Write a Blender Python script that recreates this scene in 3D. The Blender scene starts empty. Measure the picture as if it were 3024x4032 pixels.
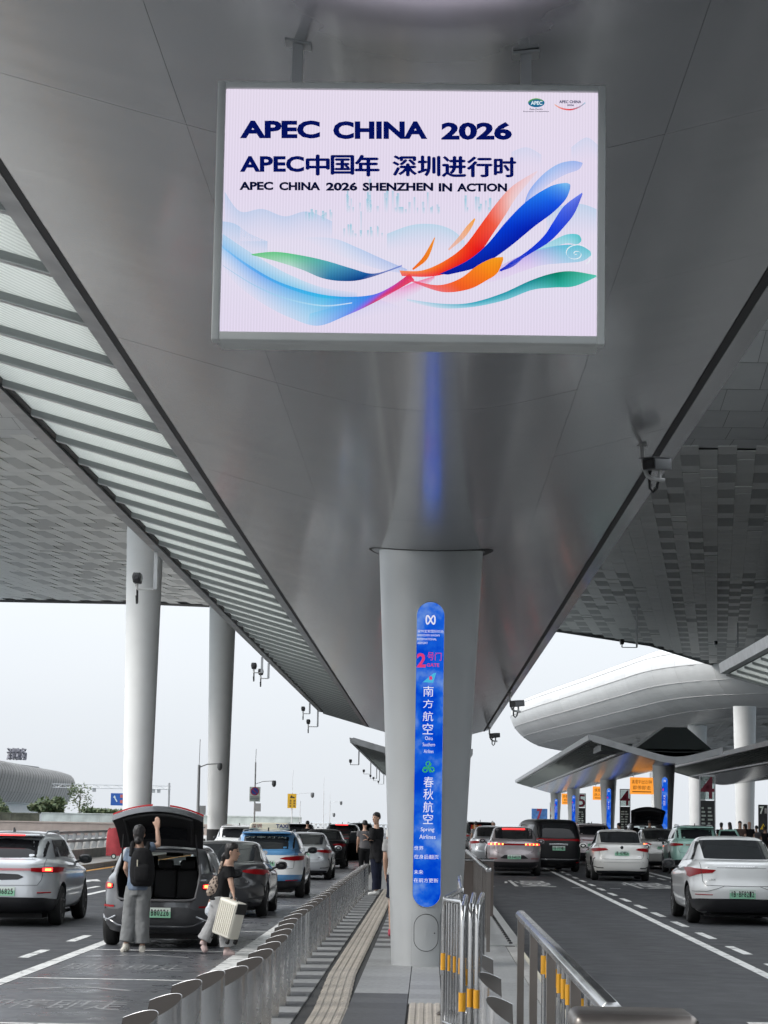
import bpy, bmesh, math, random
from mathutils import Vector, Matrix, noise
random.seed(7)
SC = bpy.context.scene
COL = SC.collection
rad = math.radians

# ---------------------------------------------------------------- camera, sky, sun, exposure
def setup_view():
    cam = bpy.data.cameras.new('camera'); o = bpy.data.objects.new('camera', cam); COL.objects.link(o)
    cam.sensor_fit = 'VERTICAL'; cam.sensor_height = 36.0; cam.sensor_width = 27.0
    cam.lens = 9114.0 / 4032.0 * 36.0
    cam.clip_start = 0.1; cam.clip_end = 6000
    yaw, pitch, roll = rad(1.2406), rad(7.5422), rad(1.0)
    f = Vector((-math.sin(yaw) * math.cos(pitch), math.cos(yaw) * math.cos(pitch), math.sin(pitch)))
    r = Vector((math.cos(yaw), math.sin(yaw), 0)); u = r.cross(f)
    r2 = r * math.cos(roll) + u * math.sin(roll); u2 = u * math.cos(roll) - r * math.sin(roll)
    m = Matrix((r2, u2, -f)).transposed().to_4x4(); m.translation = Vector((0, 0, 1.72))
    o.matrix_world = m
    SC.camera = o
    w = bpy.data.worlds.new('World'); SC.world = w; w.use_nodes = True
    nt = w.node_tree; nt.nodes.clear()
    out = nt.nodes.new('ShaderNodeOutputWorld'); bg = nt.nodes.new('ShaderNodeBackground')
    sky = nt.nodes.new('ShaderNodeTexSky'); sky.sky_type = 'NISHITA'; sky.sun_disc = False
    sky.sun_elevation = rad(36); sky.sun_rotation = rad(250); sky.air_density = 1.0; sky.dust_density = 4.0
    bg.inputs['Strength'].default_value = 0.1
    # thick bright overcast: the clear sky is mostly hidden by an even pale cloud deck
    mix = nt.nodes.new('ShaderNodeMixRGB'); mix.inputs['Fac'].default_value = 0.9
    tc = nt.nodes.new('ShaderNodeTexCoord'); mp = nt.nodes.new('ShaderNodeMapping'); mp.inputs['Scale'].default_value = (1, 1, 3)
    nz = nt.nodes.new('ShaderNodeTexNoise'); nz.inputs['Scale'].default_value = 2.2; nz.inputs['Detail'].default_value = 5
    cr = nt.nodes.new('ShaderNodeValToRGB')
    cr.color_ramp.elements[0].color = (5.05, 5.35, 5.7, 1); cr.color_ramp.elements[0].position = 0.3
    cr.color_ramp.elements[1].color = (5.5, 5.75, 6.05, 1); cr.color_ramp.elements[1].position = 0.7
    L = nt.links.new
    L(tc.outputs['Generated'], mp.inputs['Vector']); L(mp.outputs[0], nz.inputs['Vector']); L(nz.outputs['Fac'], cr.inputs[0])
    # overcast luminance law: the zenith is brighter than the horizon (1 + 2 sin h)
    sp = nt.nodes.new('ShaderNodeSeparateXYZ'); L(tc.outputs['Generated'], sp.inputs[0])
    cl = nt.nodes.new('ShaderNodeMapRange'); cl.inputs[1].default_value = 0.0; cl.inputs[2].default_value = 1.0; cl.inputs[3].default_value = 1.0; cl.inputs[4].default_value = 2.8
    L(sp.outputs['Z'], cl.inputs[0])
    ov = nt.nodes.new('ShaderNodeVectorMath'); ov.operation = 'SCALE'; L(cr.outputs[0], ov.inputs[0]); L(cl.outputs[0], ov.inputs['Scale'])
    L(sky.outputs[0], mix.inputs[1]); L(ov.outputs[0], mix.inputs[2]); L(mix.outputs[0], bg.inputs['Color']); L(bg.outputs[0], out.inputs['Surface'])
    s = bpy.data.lights.new('sun', 'SUN'); s.energy = 1.2; s.angle = rad(25); s.color = (1.0, 0.97, 0.93)
    so = bpy.data.objects.new('sun', s); COL.objects.link(so)
    d = Vector((-math.cos(rad(36)) * math.sin(rad(70)), math.cos(rad(36)) * math.cos(rad(70)) * -1, math.sin(rad(36))))
    so.rotation_euler = d.to_track_quat('Z', 'Y').to_euler()
    SC.view_settings.view_transform = 'Standard'; SC.view_settings.look = 'None'
    SC.view_settings.exposure = 0.7; SC.view_settings.gamma = 1.0; SC.view_settings.use_curve_mapping = False
    SC.render.engine = 'CYCLES'
    SC.cycles.use_denoising = True; SC.cycles.use_adaptive_sampling = True; SC.cycles.adaptive_threshold = 0.035
    SC.cycles.max_bounces = 6; SC.cycles.diffuse_bounces = 3; SC.cycles.glossy_bounces = 3
    SC.cycles.transmission_bounces = 4; SC.cycles.transparent_max_bounces = 12
    SC.cycles.sample_clamp_indirect = 6
    SC.cycles.caustics_reflective = False; SC.cycles.caustics_refractive = False
setup_view()

# ---------------------------------------------------------------- materials
MATS = {}
def mat(name, col, rough=0.6, metal=0.0, noise_amt=0.0, nscale=8.0, bump=0.0, bscale=60.0, coat=0.0, spec=0.5, rand=0.0, rnoise=0.0, dirt=None):
    if name in MATS: return MATS[name]
    m = bpy.data.materials.new(name); m.use_nodes = True; nt = m.node_tree; N = nt.nodes.new; L = nt.links.new
    p = nt.nodes['Principled BSDF']
    p.inputs['Base Color'].default_value = (*col, 1); p.inputs['Roughness'].default_value = rough
    p.inputs['Metallic'].default_value = metal; p.inputs['Coat Weight'].default_value = coat
    p.inputs['Coat Roughness'].default_value = 0.06; p.inputs['Specular IOR Level'].default_value = spec
    tc = N('ShaderNodeTexCoord')
    if noise_amt > 0 or rand > 0:
        nz = N('ShaderNodeTexNoise'); nz.inputs['Scale'].default_value = nscale; nz.inputs['Detail'].default_value = 6
        L(tc.outputs['Object'], nz.inputs['Vector'])
        mr = N('ShaderNodeMapRange'); mr.inputs[1].default_value = 0.25; mr.inputs[2].default_value = 0.75
        mr.inputs[3].default_value = 1 - noise_amt; mr.inputs[4].default_value = 1 + noise_amt
        L(nz.outputs['Fac'], mr.inputs[0])
        val = mr.outputs[0]
        if rand > 0:
            oi = N('ShaderNodeObjectInfo'); m2 = N('ShaderNodeMapRange'); m2.inputs[3].default_value = 1 - rand; m2.inputs[4].default_value = 1 + rand
            L(oi.outputs['Random'], m2.inputs[0]); mu = N('ShaderNodeMath'); mu.operation = 'MULTIPLY'
            L(val, mu.inputs[0]); L(m2.outputs[0], mu.inputs[1]); val = mu.outputs[0]
        hs = N('ShaderNodeVectorMath'); hs.operation = 'SCALE'; hs.inputs[0].default_value = col
        L(val, hs.inputs['Scale']); L(hs.outputs[0], p.inputs['Base Color'])
    if rnoise > 0:
        n3 = N('ShaderNodeTexNoise'); n3.inputs['Scale'].default_value = 3.0; n3.inputs['Detail'].default_value = 5
        L(tc.outputs['Object'], n3.inputs['Vector'])
        m3 = N('ShaderNodeMapRange'); m3.inputs[1].default_value = 0.3; m3.inputs[2].default_value = 0.7
        m3.inputs[3].default_value = max(0.02, rough - rnoise); m3.inputs[4].default_value = min(1, rough + rnoise)
        L(n3.outputs['Fac'], m3.inputs[0]); L(m3.outputs[0], p.inputs['Roughness'])
    if bump > 0:
        n2 = N('ShaderNodeTexNoise'); n2.inputs['Scale'].default_value = bscale; n2.inputs['Detail'].default_value = 4
        L(tc.outputs['Object'], n2.inputs['Vector'])
        b = N('ShaderNodeBump'); b.inputs['Strength'].default_value = bump; b.inputs['Distance'].default_value = 0.01
        L(n2.outputs['Fac'], b.inputs['Height']); L(b.outputs[0], p.inputs['Normal'])
    MATS[name] = m
    return m
def emit(name, col, strength=1.0):
    if name in MATS: return MATS[name]
    m = bpy.data.materials.new(name); m.use_nodes = True; nt = m.node_tree
    p = nt.nodes['Principled BSDF']; p.inputs['Base Color'].default_value = (*[c * 0.3 for c in col], 1)
    p.inputs['Emission Color'].default_value = (*col, 1); p.inputs['Emission Strength'].default_value = strength
    p.inputs['Roughness'].default_value = 0.3
    MATS[name] = m
    return m

# ---------------------------------------------------------------- mesh helpers
class MB:
    def __init__(self): self.v = []; self.f = []; self.m = []; self.k = 0
    def add(self, vs, fs, k=None):
        b = len(self.v); self.v += [tuple(p) for p in vs]; kk = self.k if k is None else k
        for f in fs: self.f.append(tuple(b + i for i in f)); self.m.append(kk)
        return self
    def box(self, x0, x1, y0, y1, z0, z1, M=None):
        vs = [(x, y, z) for z in (z0, z1) for y in (y0, y1) for x in (x0, x1)]
        if M is not None: vs = [M @ Vector(p) for p in vs]
        return self.add(vs, [(0, 2, 3, 1), (4, 5, 7, 6), (0, 1, 5, 4), (2, 6, 7, 3), (0, 4, 6, 2), (1, 3, 7, 5)])
    def bar(self, p, q, w, h, up=(0, 0, 1)):
        p = Vector(p); q = Vector(q); d = (q - p); L = d.length; d.normalize(); up = Vector(up)
        s = d.cross(up)
        if s.length < 1e-5: s = d.cross(Vector((0, 1, 0)))
        s.normalize(); u = s.cross(d)
        vs = [c + s * a * w / 2 + u * b * h / 2 for c in (p, q) for a, b in ((-1, -1), (1, -1), (1, 1), (-1, 1))]
        return self.add(vs, [(0, 1, 2, 3), (7, 6, 5, 4), (0, 4, 5, 1), (1, 5, 6, 2), (2, 6, 7, 3), (3, 7, 4, 0)])
    def tube(self, pts, r, seg=8, cap=True, closed=False):
        pts = [Vector(p) for p in pts]; n = len(pts); rs = r if isinstance(r, (list, tuple)) else [r] * n
        rings = []; ref = None
        for i, p in enumerate(pts):
            if closed: t = pts[(i + 1) % n] - pts[i - 1]
            else: t = pts[min(i + 1, n - 1)] - pts[max(i - 1, 0)]
            t.normalize()
            if ref is None:
                ref = Vector((0, 0, 1)) if abs(t.z) < 0.9 else Vector((1, 0, 0))
            s = t.cross(ref); s.normalize(); ref = s.cross(t)
            rings.append([p + (s * math.cos(a) + ref * math.sin(a)) * rs[i] for a in [2 * math.pi * j / seg for j in range(seg)]])
        vs = [q for rg in rings for q in rg]; fs = []
        for i in range(n if closed else n - 1):
            j2 = (i + 1) % n
            for j in range(seg):
                fs.append((i * seg + j, i * seg + (j + 1) % seg, j2 * seg + (j + 1) % seg, j2 * seg + j))
        if cap and not closed:
            fs.append(tuple(range(seg - 1, -1, -1))); fs.append(tuple((n - 1) * seg + j for j in range(seg)))
        return self.add(vs, fs)
    def lathe(self, prof, seg=24, c=(0, 0, 0), axis='z'):
        vs = []
        for r, z in prof:
            for j in range(seg):
                a = 2 * math.pi * j / seg; x, y = r * math.cos(a), r * math.sin(a)
                vs.append((c[0] + x, c[1] + y, c[2] + z) if axis == 'z' else (c[0] + z, c[1] + x, c[2] + y) if axis == 'x' else (c[0] + x, c[1] + z, c[2] + y))
        fs = []
        for i in range(len(prof) - 1):
            for j in range(seg):
                fs.append((i * seg + j, i * seg + (j + 1) % seg, (i + 1) * seg + (j + 1) % seg, (i + 1) * seg + j))
        fs.append(tuple(range(seg - 1, -1, -1))); fs.append(tuple((len(prof) - 1) * seg + j for j in range(seg)))
        return self.add(vs, fs)
    def prism(self, poly, fn, d0, d1):
        """extrude a 2-D polygon; fn(a, b, d) -> xyz"""
        n = len(poly); vs = [fn(a, b, d) for d in (d0, d1) for a, b in poly]
        fs = [tuple(range(n - 1, -1, -1)), tuple(range(n, 2 * n))] + [(i, (i + 1) % n, n + (i + 1) % n, n + i) for i in range(n)]
        return self.add(vs, fs)
    def grid(self, rows, closed=False):
        nv = len(rows[0]); vs = [p for r in rows for p in r]; fs = []
        for i in range(len(rows) - 1):
            for j in range(nv if closed else nv - 1):
                fs.append((i * nv + j, i * nv + (j + 1) % nv, (i + 1) * nv + (j + 1) % nv, (i + 1) * nv + j))
        return self.add(vs, fs)
    def mesh(self, name, mats, smooth=False):
        me = bpy.data.meshes.new(name); me.from_pydata(self.v, [], self.f)
        for m in (mats if isinstance(mats, (list, tuple)) else [mats]): me.materials.append(m)
        if isinstance(mats, (list, tuple)) and len(mats) > 1: me.polygons.foreach_set('material_index', self.m)
        bm = bmesh.new(); bm.from_mesh(me); bmesh.ops.recalc_face_normals(bm, faces=bm.faces)
        if smooth:
            ang = rad(smooth if smooth is not True else 40)
            for f in bm.faces: f.smooth = True
            for e in bm.edges:
                if len(e.link_faces) == 2 and e.calc_face_angle(0) > ang: e.smooth = False
        bm.to_mesh(me); bm.free(); me.update()
        return me
    def build(self, name, mats, parent=None, smooth=False, loc=None, rz=0.0):
        return obj(name, self.mesh(name, mats, smooth), parent, loc, rz)
def obj(name, me, parent=None, loc=None, rz=0.0):
    o = bpy.data.objects.new(name, me); COL.objects.link(o)
    if parent is not None: o.parent = parent
    if loc is not None: o.location = loc
    if rz: o.rotation_euler = (0, 0, rz)
    return o
def tag(o, label=None, cat=None, group=None, kind=None):
    if label: o['label'] = label
    if cat: o['category'] = cat
    if group: o['group'] = group
    if kind: o['kind'] = kind
    return o
def thing(name, label, cat, loc=(0, 0, 0), rz=0.0, group=None):
    o = bpy.data.objects.new(name, None); COL.objects.link(o); o.location = loc; o.rotation_euler = (0, 0, rz)
    o.empty_display_size = 0.2
    return tag(o, label, cat, group)
def copy_tree(o, parent=None):
    c = o.copy(); COL.objects.link(c); c.parent = parent
    for ch in [x for x in bpy.data.objects if x.parent == o]: copy_tree(ch, c)
    return c
def bevel(o, w=0.01, seg=2, ang=40):
    b = o.modifiers.new('bevel', 'BEVEL'); b.width = w; b.segments = seg; b.limit_method = 'ANGLE'; b.angle_limit = rad(ang)
    for p in o.data.polygons: p.use_smooth = True
    b.harden_normals = False
    return o
_tc = {}
TMP = bpy.data.scenes.new('scratch')     # small scratch scene so that evaluating glyphs and booleans stays quick
def evaluated(o):
    vl = TMP.view_layers[0]; vl.update(); dg = vl.depsgraph; dg.update()
    return bpy.data.meshes.new_from_object(o.evaluated_get(dg))
def text_mesh(s, bold=0.0):
    """flat glyph outlines as (verts, faces), 1 unit = font size, baseline at 0, starting at x = 0"""
    k = (s, bold)
    if k not in _tc:
        cu = bpy.data.curves.new('t', 'FONT'); cu.body = s; cu.size = 1; cu.resolution_u = 3; cu.offset = bold
        cu.fill_mode = 'BOTH'
        o = bpy.data.objects.new('t', cu); TMP.collection.objects.link(o)
        me = evaluated(o)
        vs = [(v.co.x, v.co.y) for v in me.vertices]; fs = [tuple(p.vertices) for p in me.polygons]
        x0 = min(v[0] for v in vs); x1 = max(v[0] for v in vs); y0 = min(v[1] for v in vs); y1 = max(v[1] for v in vs)
        _tc[k] = ([((x - x0) / (x1 - x0), (y - y0) / (y1 - y0)) for x, y in vs], fs, (x1 - x0) / (y1 - y0))
        bpy.data.objects.remove(o); bpy.data.curves.remove(cu); bpy.data.meshes.remove(me)
    return _tc[k]
def put_text(mb, s, fn, x0, x1, y0, y1, bold=0.0, k=None):
    if ord(s[0]) > 0x2E80 and bold <= .025: bold = 0.0
    if ord(s[0]) > 0x2E80 and bold > 0.025:   # dense glyphs: thicken by slight shifts instead of outline offset
        h = (y1 - y0); e = (bold - .008) * .6
        for a, b in ((-e, 0), (e, 0), (0, e * .7), (0, -e * .7)):
            vs, fs, asp = text_mesh(s, 0.0)
            dx = a * abs(x1 - x0) / max(1, len(s)); dy = b * h
            mb.add([fn(x0 + (x1 - x0) * p + dx, y0 + (y1 - y0) * q + dy) for p, q in vs], fs, k)
        return mb
    return put_text1(mb, s, fn, x0, x1, y0, y1, bold, k)
def put_text1(mb, s, fn, x0, x1, y0, y1, bold=0.0, k=None):
    """fit the string into the rectangle; fn(x, y) -> xyz"""
    vs, fs, asp = text_mesh(s, bold)
    mb.add([fn(x0 + (x1 - x0) * a, y0 + (y1 - y0) * b) for a, b in vs], fs, k)
    return mb
def catmull(pts, n):
    out = []
    P = [pts[0]] + list(pts) + [pts[-1]]
    for i in range(1, len(P) - 2):
        for j in range(n):
            t = j / n
            out.append(tuple(0.5 * ((2 * b) + (-a + c) * t + (2 * a - 5 * b + 4 * c - d) * t * t + (-a + 3 * b - 3 * c + d) * t ** 3)
                             for a, b, c, d in zip(P[i - 1], P[i], P[i + 1], P[i + 2])))
    out.append(tuple(pts[-1]))
    return out

# ---------------------------------------------------------------- ground, roads, platform
def asphalt_material(name, col, rough):
    m = mat(name, col, rough, bump=0.2 if rough > .5 else 0.0, bscale=80, rnoise=0.1); nt = m.node_tree; N = nt.nodes.new; L = nt.links.new
    geo = N('ShaderNodeNewGeometry'); acc = None
    for sc, st, lo, hi in (((0.9, 0.035, 1), 3, .8, 1.2), ((.35, .2, 1), 5, .88, 1.12), ((22, 22, 22), 3, .92, 1.08)):
        mp = N('ShaderNodeMapping'); mp.inputs['Scale'].default_value = sc; L(geo.outputs['Position'], mp.inputs['Vector'])
        nz = N('ShaderNodeTexNoise'); nz.inputs['Scale'].default_value = 1.0; nz.inputs['Detail'].default_value = st; L(mp.outputs[0], nz.inputs['Vector'])
        mr = N('ShaderNodeMapRange'); mr.inputs[1].default_value = .32; mr.inputs[2].default_value = .68; mr.inputs[3].default_value = lo; mr.inputs[4].default_value = hi; L(nz.outputs['Fac'], mr.inputs[0])
        if acc is None: acc = mr.outputs[0]
        else:
            mu = N('ShaderNodeMath'); mu.operation = 'MULTIPLY'; L(acc, mu.inputs[0]); L(mr.outputs[0], mu.inputs[1]); acc = mu.outputs[0]
    # oil spots
    vo = N('ShaderNodeTexVoronoi'); vo.inputs['Scale'].default_value = 0.55; L(geo.outputs['Position'], vo.inputs['Vector'])
    mr = N('ShaderNodeMapRange'); mr.inputs[1].default_value = .04; mr.inputs[2].default_value = .16; mr.inputs[3].default_value = .6; mr.inputs[4].default_value = 1.0; L(vo.outputs['Distance'], mr.inputs[0])
    mu = N('ShaderNodeMath'); mu.operation = 'MULTIPLY'; L(acc, mu.inputs[0]); L(mr.outputs[0], mu.inputs[1])
    vm = N('ShaderNodeVectorMath'); vm.operation = 'SCALE'; vm.inputs[0].default_value = col; L(mu.outputs[0], vm.inputs['Scale']); L(vm.outputs[0], nt.nodes['Principled BSDF'].inputs['Base Color'])
    return m
asphalt = asphalt_material('asphalt', (0.029, 0.031, 0.035), 0.66)
asphalt_bay = asphalt_material('asphalt_bay', (0.095, 0.098, 0.108), 0.32)
def worn_paint_material(name, col, wear=.62, rough=.6, under=(.05, .052, .056)):
    m = mat(name, col, rough, noise_amt=0.15, nscale=7); nt = m.node_tree; N = nt.nodes.new; L = nt.links.new; p = nt.nodes['Principled BSDF']
    src = p.inputs['Base Color'].links[0].from_socket; geo = N('ShaderNodeNewGeometry')
    n1 = N('ShaderNodeTexNoise'); n1.inputs['Scale'].default_value = 5.0; n1.inputs['Detail'].default_value = 9; n1.inputs['Roughness'].default_value = .7; L(geo.outputs['Position'], n1.inputs['Vector'])
    mr = N('ShaderNodeMapRange'); mr.inputs[1].default_value = wear - .08; mr.inputs[2].default_value = wear + .06; L(n1.outputs['Fac'], mr.inputs[0])
    mx = N('ShaderNodeMixRGB'); mx.inputs[2].default_value = (*under, 1); L(mr.outputs[0], mx.inputs[0]); L(src, mx.inputs[1]); L(mx.outputs[0], p.inputs['Base Color'])
    return m
white_paint = worn_paint_material('white_paint', (0.64, 0.64, 0.62), .60)
worn_paint = worn_paint_material('worn_paint', (0.34, 0.34, 0.345), .56, .32, (.11, .113, .122))
yellow_paint = mat('yellow_paint', (0.62, 0.3, 0.06), 0.6, noise_amt=0.25, nscale=6)
granite_l = mat('granite_light', (0.27, 0.275, 0.275), 0.55, noise_amt=0.2, nscale=18, bump=0.08, rand=0.12)
granite_d = mat('granite_dark', (0.085, 0.087, 0.09), 0.55, noise_amt=0.2, nscale=18, bump=0.08, rand=0.12)
kerb_stone = mat('kerb_stone', (0.34, 0.335, 0.325), 0.6, noise_amt=0.2, nscale=5, bump=0.12, rand=0.1)
tactile_m = mat('tactile_beige', (0.40, 0.36, 0.31), 0.6, noise_amt=0.2, nscale=9, rand=0.07)
joint_m = mat('joint_dark', (0.04, 0.04, 0.04), 0.8)
concrete = mat('concrete', (0.36, 0.35, 0.33), 0.75, noise_amt=0.2, nscale=2.5, bump=0.15, rand=0.05)
steel = mat('stainless', (0.55, 0.55, 0.55), 0.2, metal=1.0, noise_amt=0.08, nscale=3, rnoise=0.07)
steel_d = mat('stainless_brushed', (0.22, 0.20, 0.185), 0.35, metal=0.9, noise_amt=0.12, nscale=5, rnoise=0.08)
alu = mat('aluminium_grey', (0.44, 0.45, 0.455), 0.36, metal=0.75, noise_amt=0.06, nscale=2, rnoise=0.08)
grey_paint = mat('grey_paint', (0.36, 0.37, 0.375), 0.45, noise_amt=0.06, nscale=2)
black_gloss = mat('black_gloss', (0.012, 0.012, 0.014), 0.12)
black_matt = mat('black_matt', (0.014, 0.014, 0.015), 0.6)
white_metal = mat('white_metal', (0.66, 0.67, 0.67), 0.42, noise_amt=0.05, nscale=1.5)
water_m = mat('water', (0.25, 0.3, 0.33), 0.12)

o = MB().add([(-6000, -300, -9), (6000, -300, -9), (6000, 6000, -9), (-6000, 6000, -9)], [(0, 1, 2, 3)]).build('water', water_m); tag(o, kind='structure')
ROAD = MB().box(-40, 60, -30, 470, -1.4, -0.15).build('road', asphalt); tag(ROAD, kind='structure')
def sheet(name, pts, z, m, parent=ROAD):
    return MB().add([(x, y, z) for x, y in pts], [tuple(range(len(pts)))]).build(name, m, parent)
def stripe(name, x0, y0, x1, y1, w, z=-0.1463, m=white_paint, parent=ROAD):
    return sheet(name, [(x0 - w / 2, y0), (x0 + w / 2, y0), (x1 + w / 2, y1), (x1 - w / 2, y1)], z, m, parent)
# set-down bay on the left: a smoother strip with its own paint
sheet('bay_surface', [(-4.62, 8), (-2.62, 8), (-2.62, 100), (-4.62, 100)], -0.1482, asphalt_bay)
stripe('bay_edge_line', -2.5, 8, -2.5, 110, 0.26)
stripe('lane_line', -4.72, 8, -4.72, 110, 0.17)
for k in range(-1, 12):
    y = 26.75 + 5.75 * k
    sheet('bay_line', [(-4.63, y - .06), (-2.63, y - .06), (-2.63, y + .06), (-4.63, y + .06)], -0.1452, white_paint)
    c = -3.7; yy = y + 4.6 if k >= 0 else y + 4.4
    sheet('bay_chevron', [(c - .55, yy - 0.42), (c, yy), (c + .55, yy - 0.42), (c + .55, yy - 0.24), (c, yy + .18), (c - .55, yy - 0.24)], -0.1452, worn_paint)
    if k < 3:
        mb = MB(); put_text(mb, '即停即走', lambda a, b: (a, b, -0.1456), c - .75, c + .75, y + 1.6, y + 2.7); mb.build('bay_lettering', worn_paint, ROAD)
for k in range(-4, 20):
    y = 31.3 + 4.0 * k
    stripe('lane_dash', -5.24, y - 0.9, -5.24, y + .9, 0.14)
for k in range(0, 12):
    stripe('lane_dash', -8.55, 52 + 6 * k, -8.55, 54.6 + 6 * k, 0.15)
stripe('lane_line', -7.9, 20, -7.9, 160, 0.15)
stripe('kerbside_yellow_line', -11.2, 20, -11.2, 200, 0.22, m=yellow_paint)
sheet('lane_arrow', [(-9.6, 62), (-9.35, 62), (-9.35, 65), (-9.1, 65), (-9.48, 67), (-9.85, 65), (-9.6, 65)], -0.1452, white_paint)
# right-hand carriageway
def rx(x, y): return x + 0.0066 * (y - 30)
stripe('lane_line', rx(4.26, 8), 8, rx(4.26, 250), 250, 0.15)
for k in range(-6, 30):
    y = 35.4 + 4.38 * k
    if y > 10: stripe('lane_dash', rx(4.63, y), y - 1.1, rx(4.63, y), y + 1.1, 0.14)
stripe('lane_line', rx(8.0, 20), 20, rx(8.0, 250), 250, 0.15)
for k in range(0, 26):
    y = 35.4 + 4.38 * k
    stripe('lane_dash', rx(7.55, y), y - 1.1, rx(7.55, y), y + 1.1, 0.14)
for xx in (2.75, 6.35):
    mb = MB(); put_text(mb, '慢', lambda a, b: (a, b, -0.1452), rx(xx, 70) - .72, rx(xx, 70) + .72, 67.5, 74); mb.build('road_lettering', mat('road_lettering', (.42, .42, .41), .6, noise_amt=.35, nscale=3), ROAD)
    for d in (-1.25, 1.25): stripe('lane_dash', rx(xx, 67) + d, 66.9, rx(xx, 67) + d, 67.3, 0.3, m=worn_paint)
# wide white marking at the lower right corner
sheet('crossing_bar', [(3.05, 19.2), (3.75, 19.2), (3.75, 22.6), (3.05, 22.6)], -0.1452, white_paint)

# platform between the carriageways
PLAT = MB().box(-1.85, 1.22, -6, 132, -0.15, -0.03).build('platform', concrete); tag(PLAT, kind='structure')
MB().add([(-1.85, -6, -0.014), (1.22, -6, -0.014), (1.22, 132, -0.014), (-1.85, 132, -0.014)], [(0, 1, 2, 3)]).build('joint_bed', joint_m, PLAT)
def tile_mesh(name, w, d, m, h=0.02):
    mb = MB(); g = 0.004
    mb.box(0, w - g, 0, d - g, -h, 0)
    return mb.mesh(name, m)
cols = [(-1.70, -1.14), (-0.72, -0.18), (0.15, 0.62), (0.62, 1.08)]
tm = {(i, k): tile_mesh('paving_tile', b - a, 0.62, m) for i, (a, b) in enumerate(cols) for k, m in ((0, granite_l), (1, granite_d))}
nr = 66
for r in range(nr):
    y = 16.6 + 0.62 * r
    for i, (a, b) in enumerate(cols):
        dark = (r % 2 == 0)
        if i >= 1: dark = y < 23.3 if i == 1 else False
        if i == 1 and y > 31: dark = (r % 2 == 0)
        obj('paving_tile', tm[(i, 1 if dark else 0)], PLAT, (a, y, 0))
MB().box(-1.70, 1.08, 57.7, 132, -0.02, 0).build('paving_far', granite_l, PLAT)
MB().box(-1.70, 1.08, -6, 16.59, -0.02, 0).build('paving_near', granite_l, PLAT)
mid = tile_mesh('paving_tile', 0.32, 0.62, granite_l)
for r in range(9, 18): obj('paving_tile', mid, PLAT, (-0.175, 16.6 + .62 * r, 0))
mid2 = tile_mesh('paving_tile', 0.33, 0.62, granite_d)
for r in range(18, nr): obj('paving_tile', mid2, PLAT, (-0.175, 16.6 + .62 * r, 0))
# ribbed tactile paving
def tactile_mesh(w, d):
    mb = MB(); mb.box(0, w, 0, d - .004, -0.02, 0.001)
    n = 4; p = w / n
    for i in range(n):
        x0 = i * p + p * .14; x1 = (i + 1) * p - p * .14
        mb.prism([(x0, 0.001), (x0 + .008, 0.009), (x1 - .008, 0.009), (x1, 0.001)], lambda a, b, t: (a, t, b), 0.0, d - .004)
    return mb.mesh('tactile_paving', tactile_m)
tmesh = tactile_mesh(0.30, 0.62)
def tx(y):
    if y < 21.5: return -1.02
    if y < 26: return -1.02 - 0.07 * (y - 21.5) / 4.5
    return -1.09
for r in range(nr):
    y = 16.6 + .62 * r
    obj('tactile_paving', tmesh, PLAT, (tx(y + .3), y, 0.001))
tm2 = tactile_mesh(0.30, 0.62)
for r in range(0, 9): obj('tactile_paving', tm2, PLAT, (-0.16, 16.6 + .62 * r, 0.001))
# kerb stones
ks = MB().box(0, .15, 0, 1.19, -.15, 0.0).mesh('kerb_stone', kerb_stone)
ks2 = MB().box(0, .14, 0, 1.19, -.15, 0.0).mesh('kerb_stone', kerb_stone)
for r in range(0, 60):
    y = 8 + 1.2 * r
    obj('kerb_stone', ks, PLAT, (-1.855, y, 0.002))
for r in range(0, 22): obj('kerb_stone', ks2, PLAT, (1.085, 6 + 1.2 * r, 0.002))
# bolted kerb plates on the right edge, farther on
plate_m = mat('kerb_plate', (0.42, 0.43, 0.43), 0.4, metal=0.5, noise_amt=0.12, nscale=3, rand=0.08)
for k in range(14):
    y = 32.5 + 3.0 * k
    pl = MB().prism([(0.80, 0.012), (1.20, 0.022), (1.30, 0.05), (1.32, 0.02), (1.32, -.148), (1.22, -.148), (1.22, 0.004), (0.8, 0.004)], lambda a, b, t: (a, t, b), y, y + 2.985).build('kerb_plate', plate_m, PLAT)
    mb = MB()
    for j in range(5): mb.lathe([(0.028, 0.0), (0.028, 0.02), (0.012, 0.03)], 8, (1.16, y + .3 + .6 * j, 0.018))
    mb.build('bolt', black_matt, pl)
MB().box(1.23, 1.3, 6, 32.48, -.149, -.02).build('kerb_stripe', mat('kerb_cream', (0.55, 0.52, 0.42), 0.6, noise_amt=.2), PLAT)

# left pavement and viaduct edge
SIDE = MB().box(-24, -11.75, 20, 300, -0.149, 0.0).build('pavement', concrete); tag(SIDE, kind='structure')
ks3 = MB().box(0, .22, 0, 1.49, -.148, 0.012).mesh('kerb_stone', kerb_stone)
for r in range(60): obj('kerb_stone', ks3, SIDE, (-11.76, 50 + 1.5 * r, 0.0))
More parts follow.
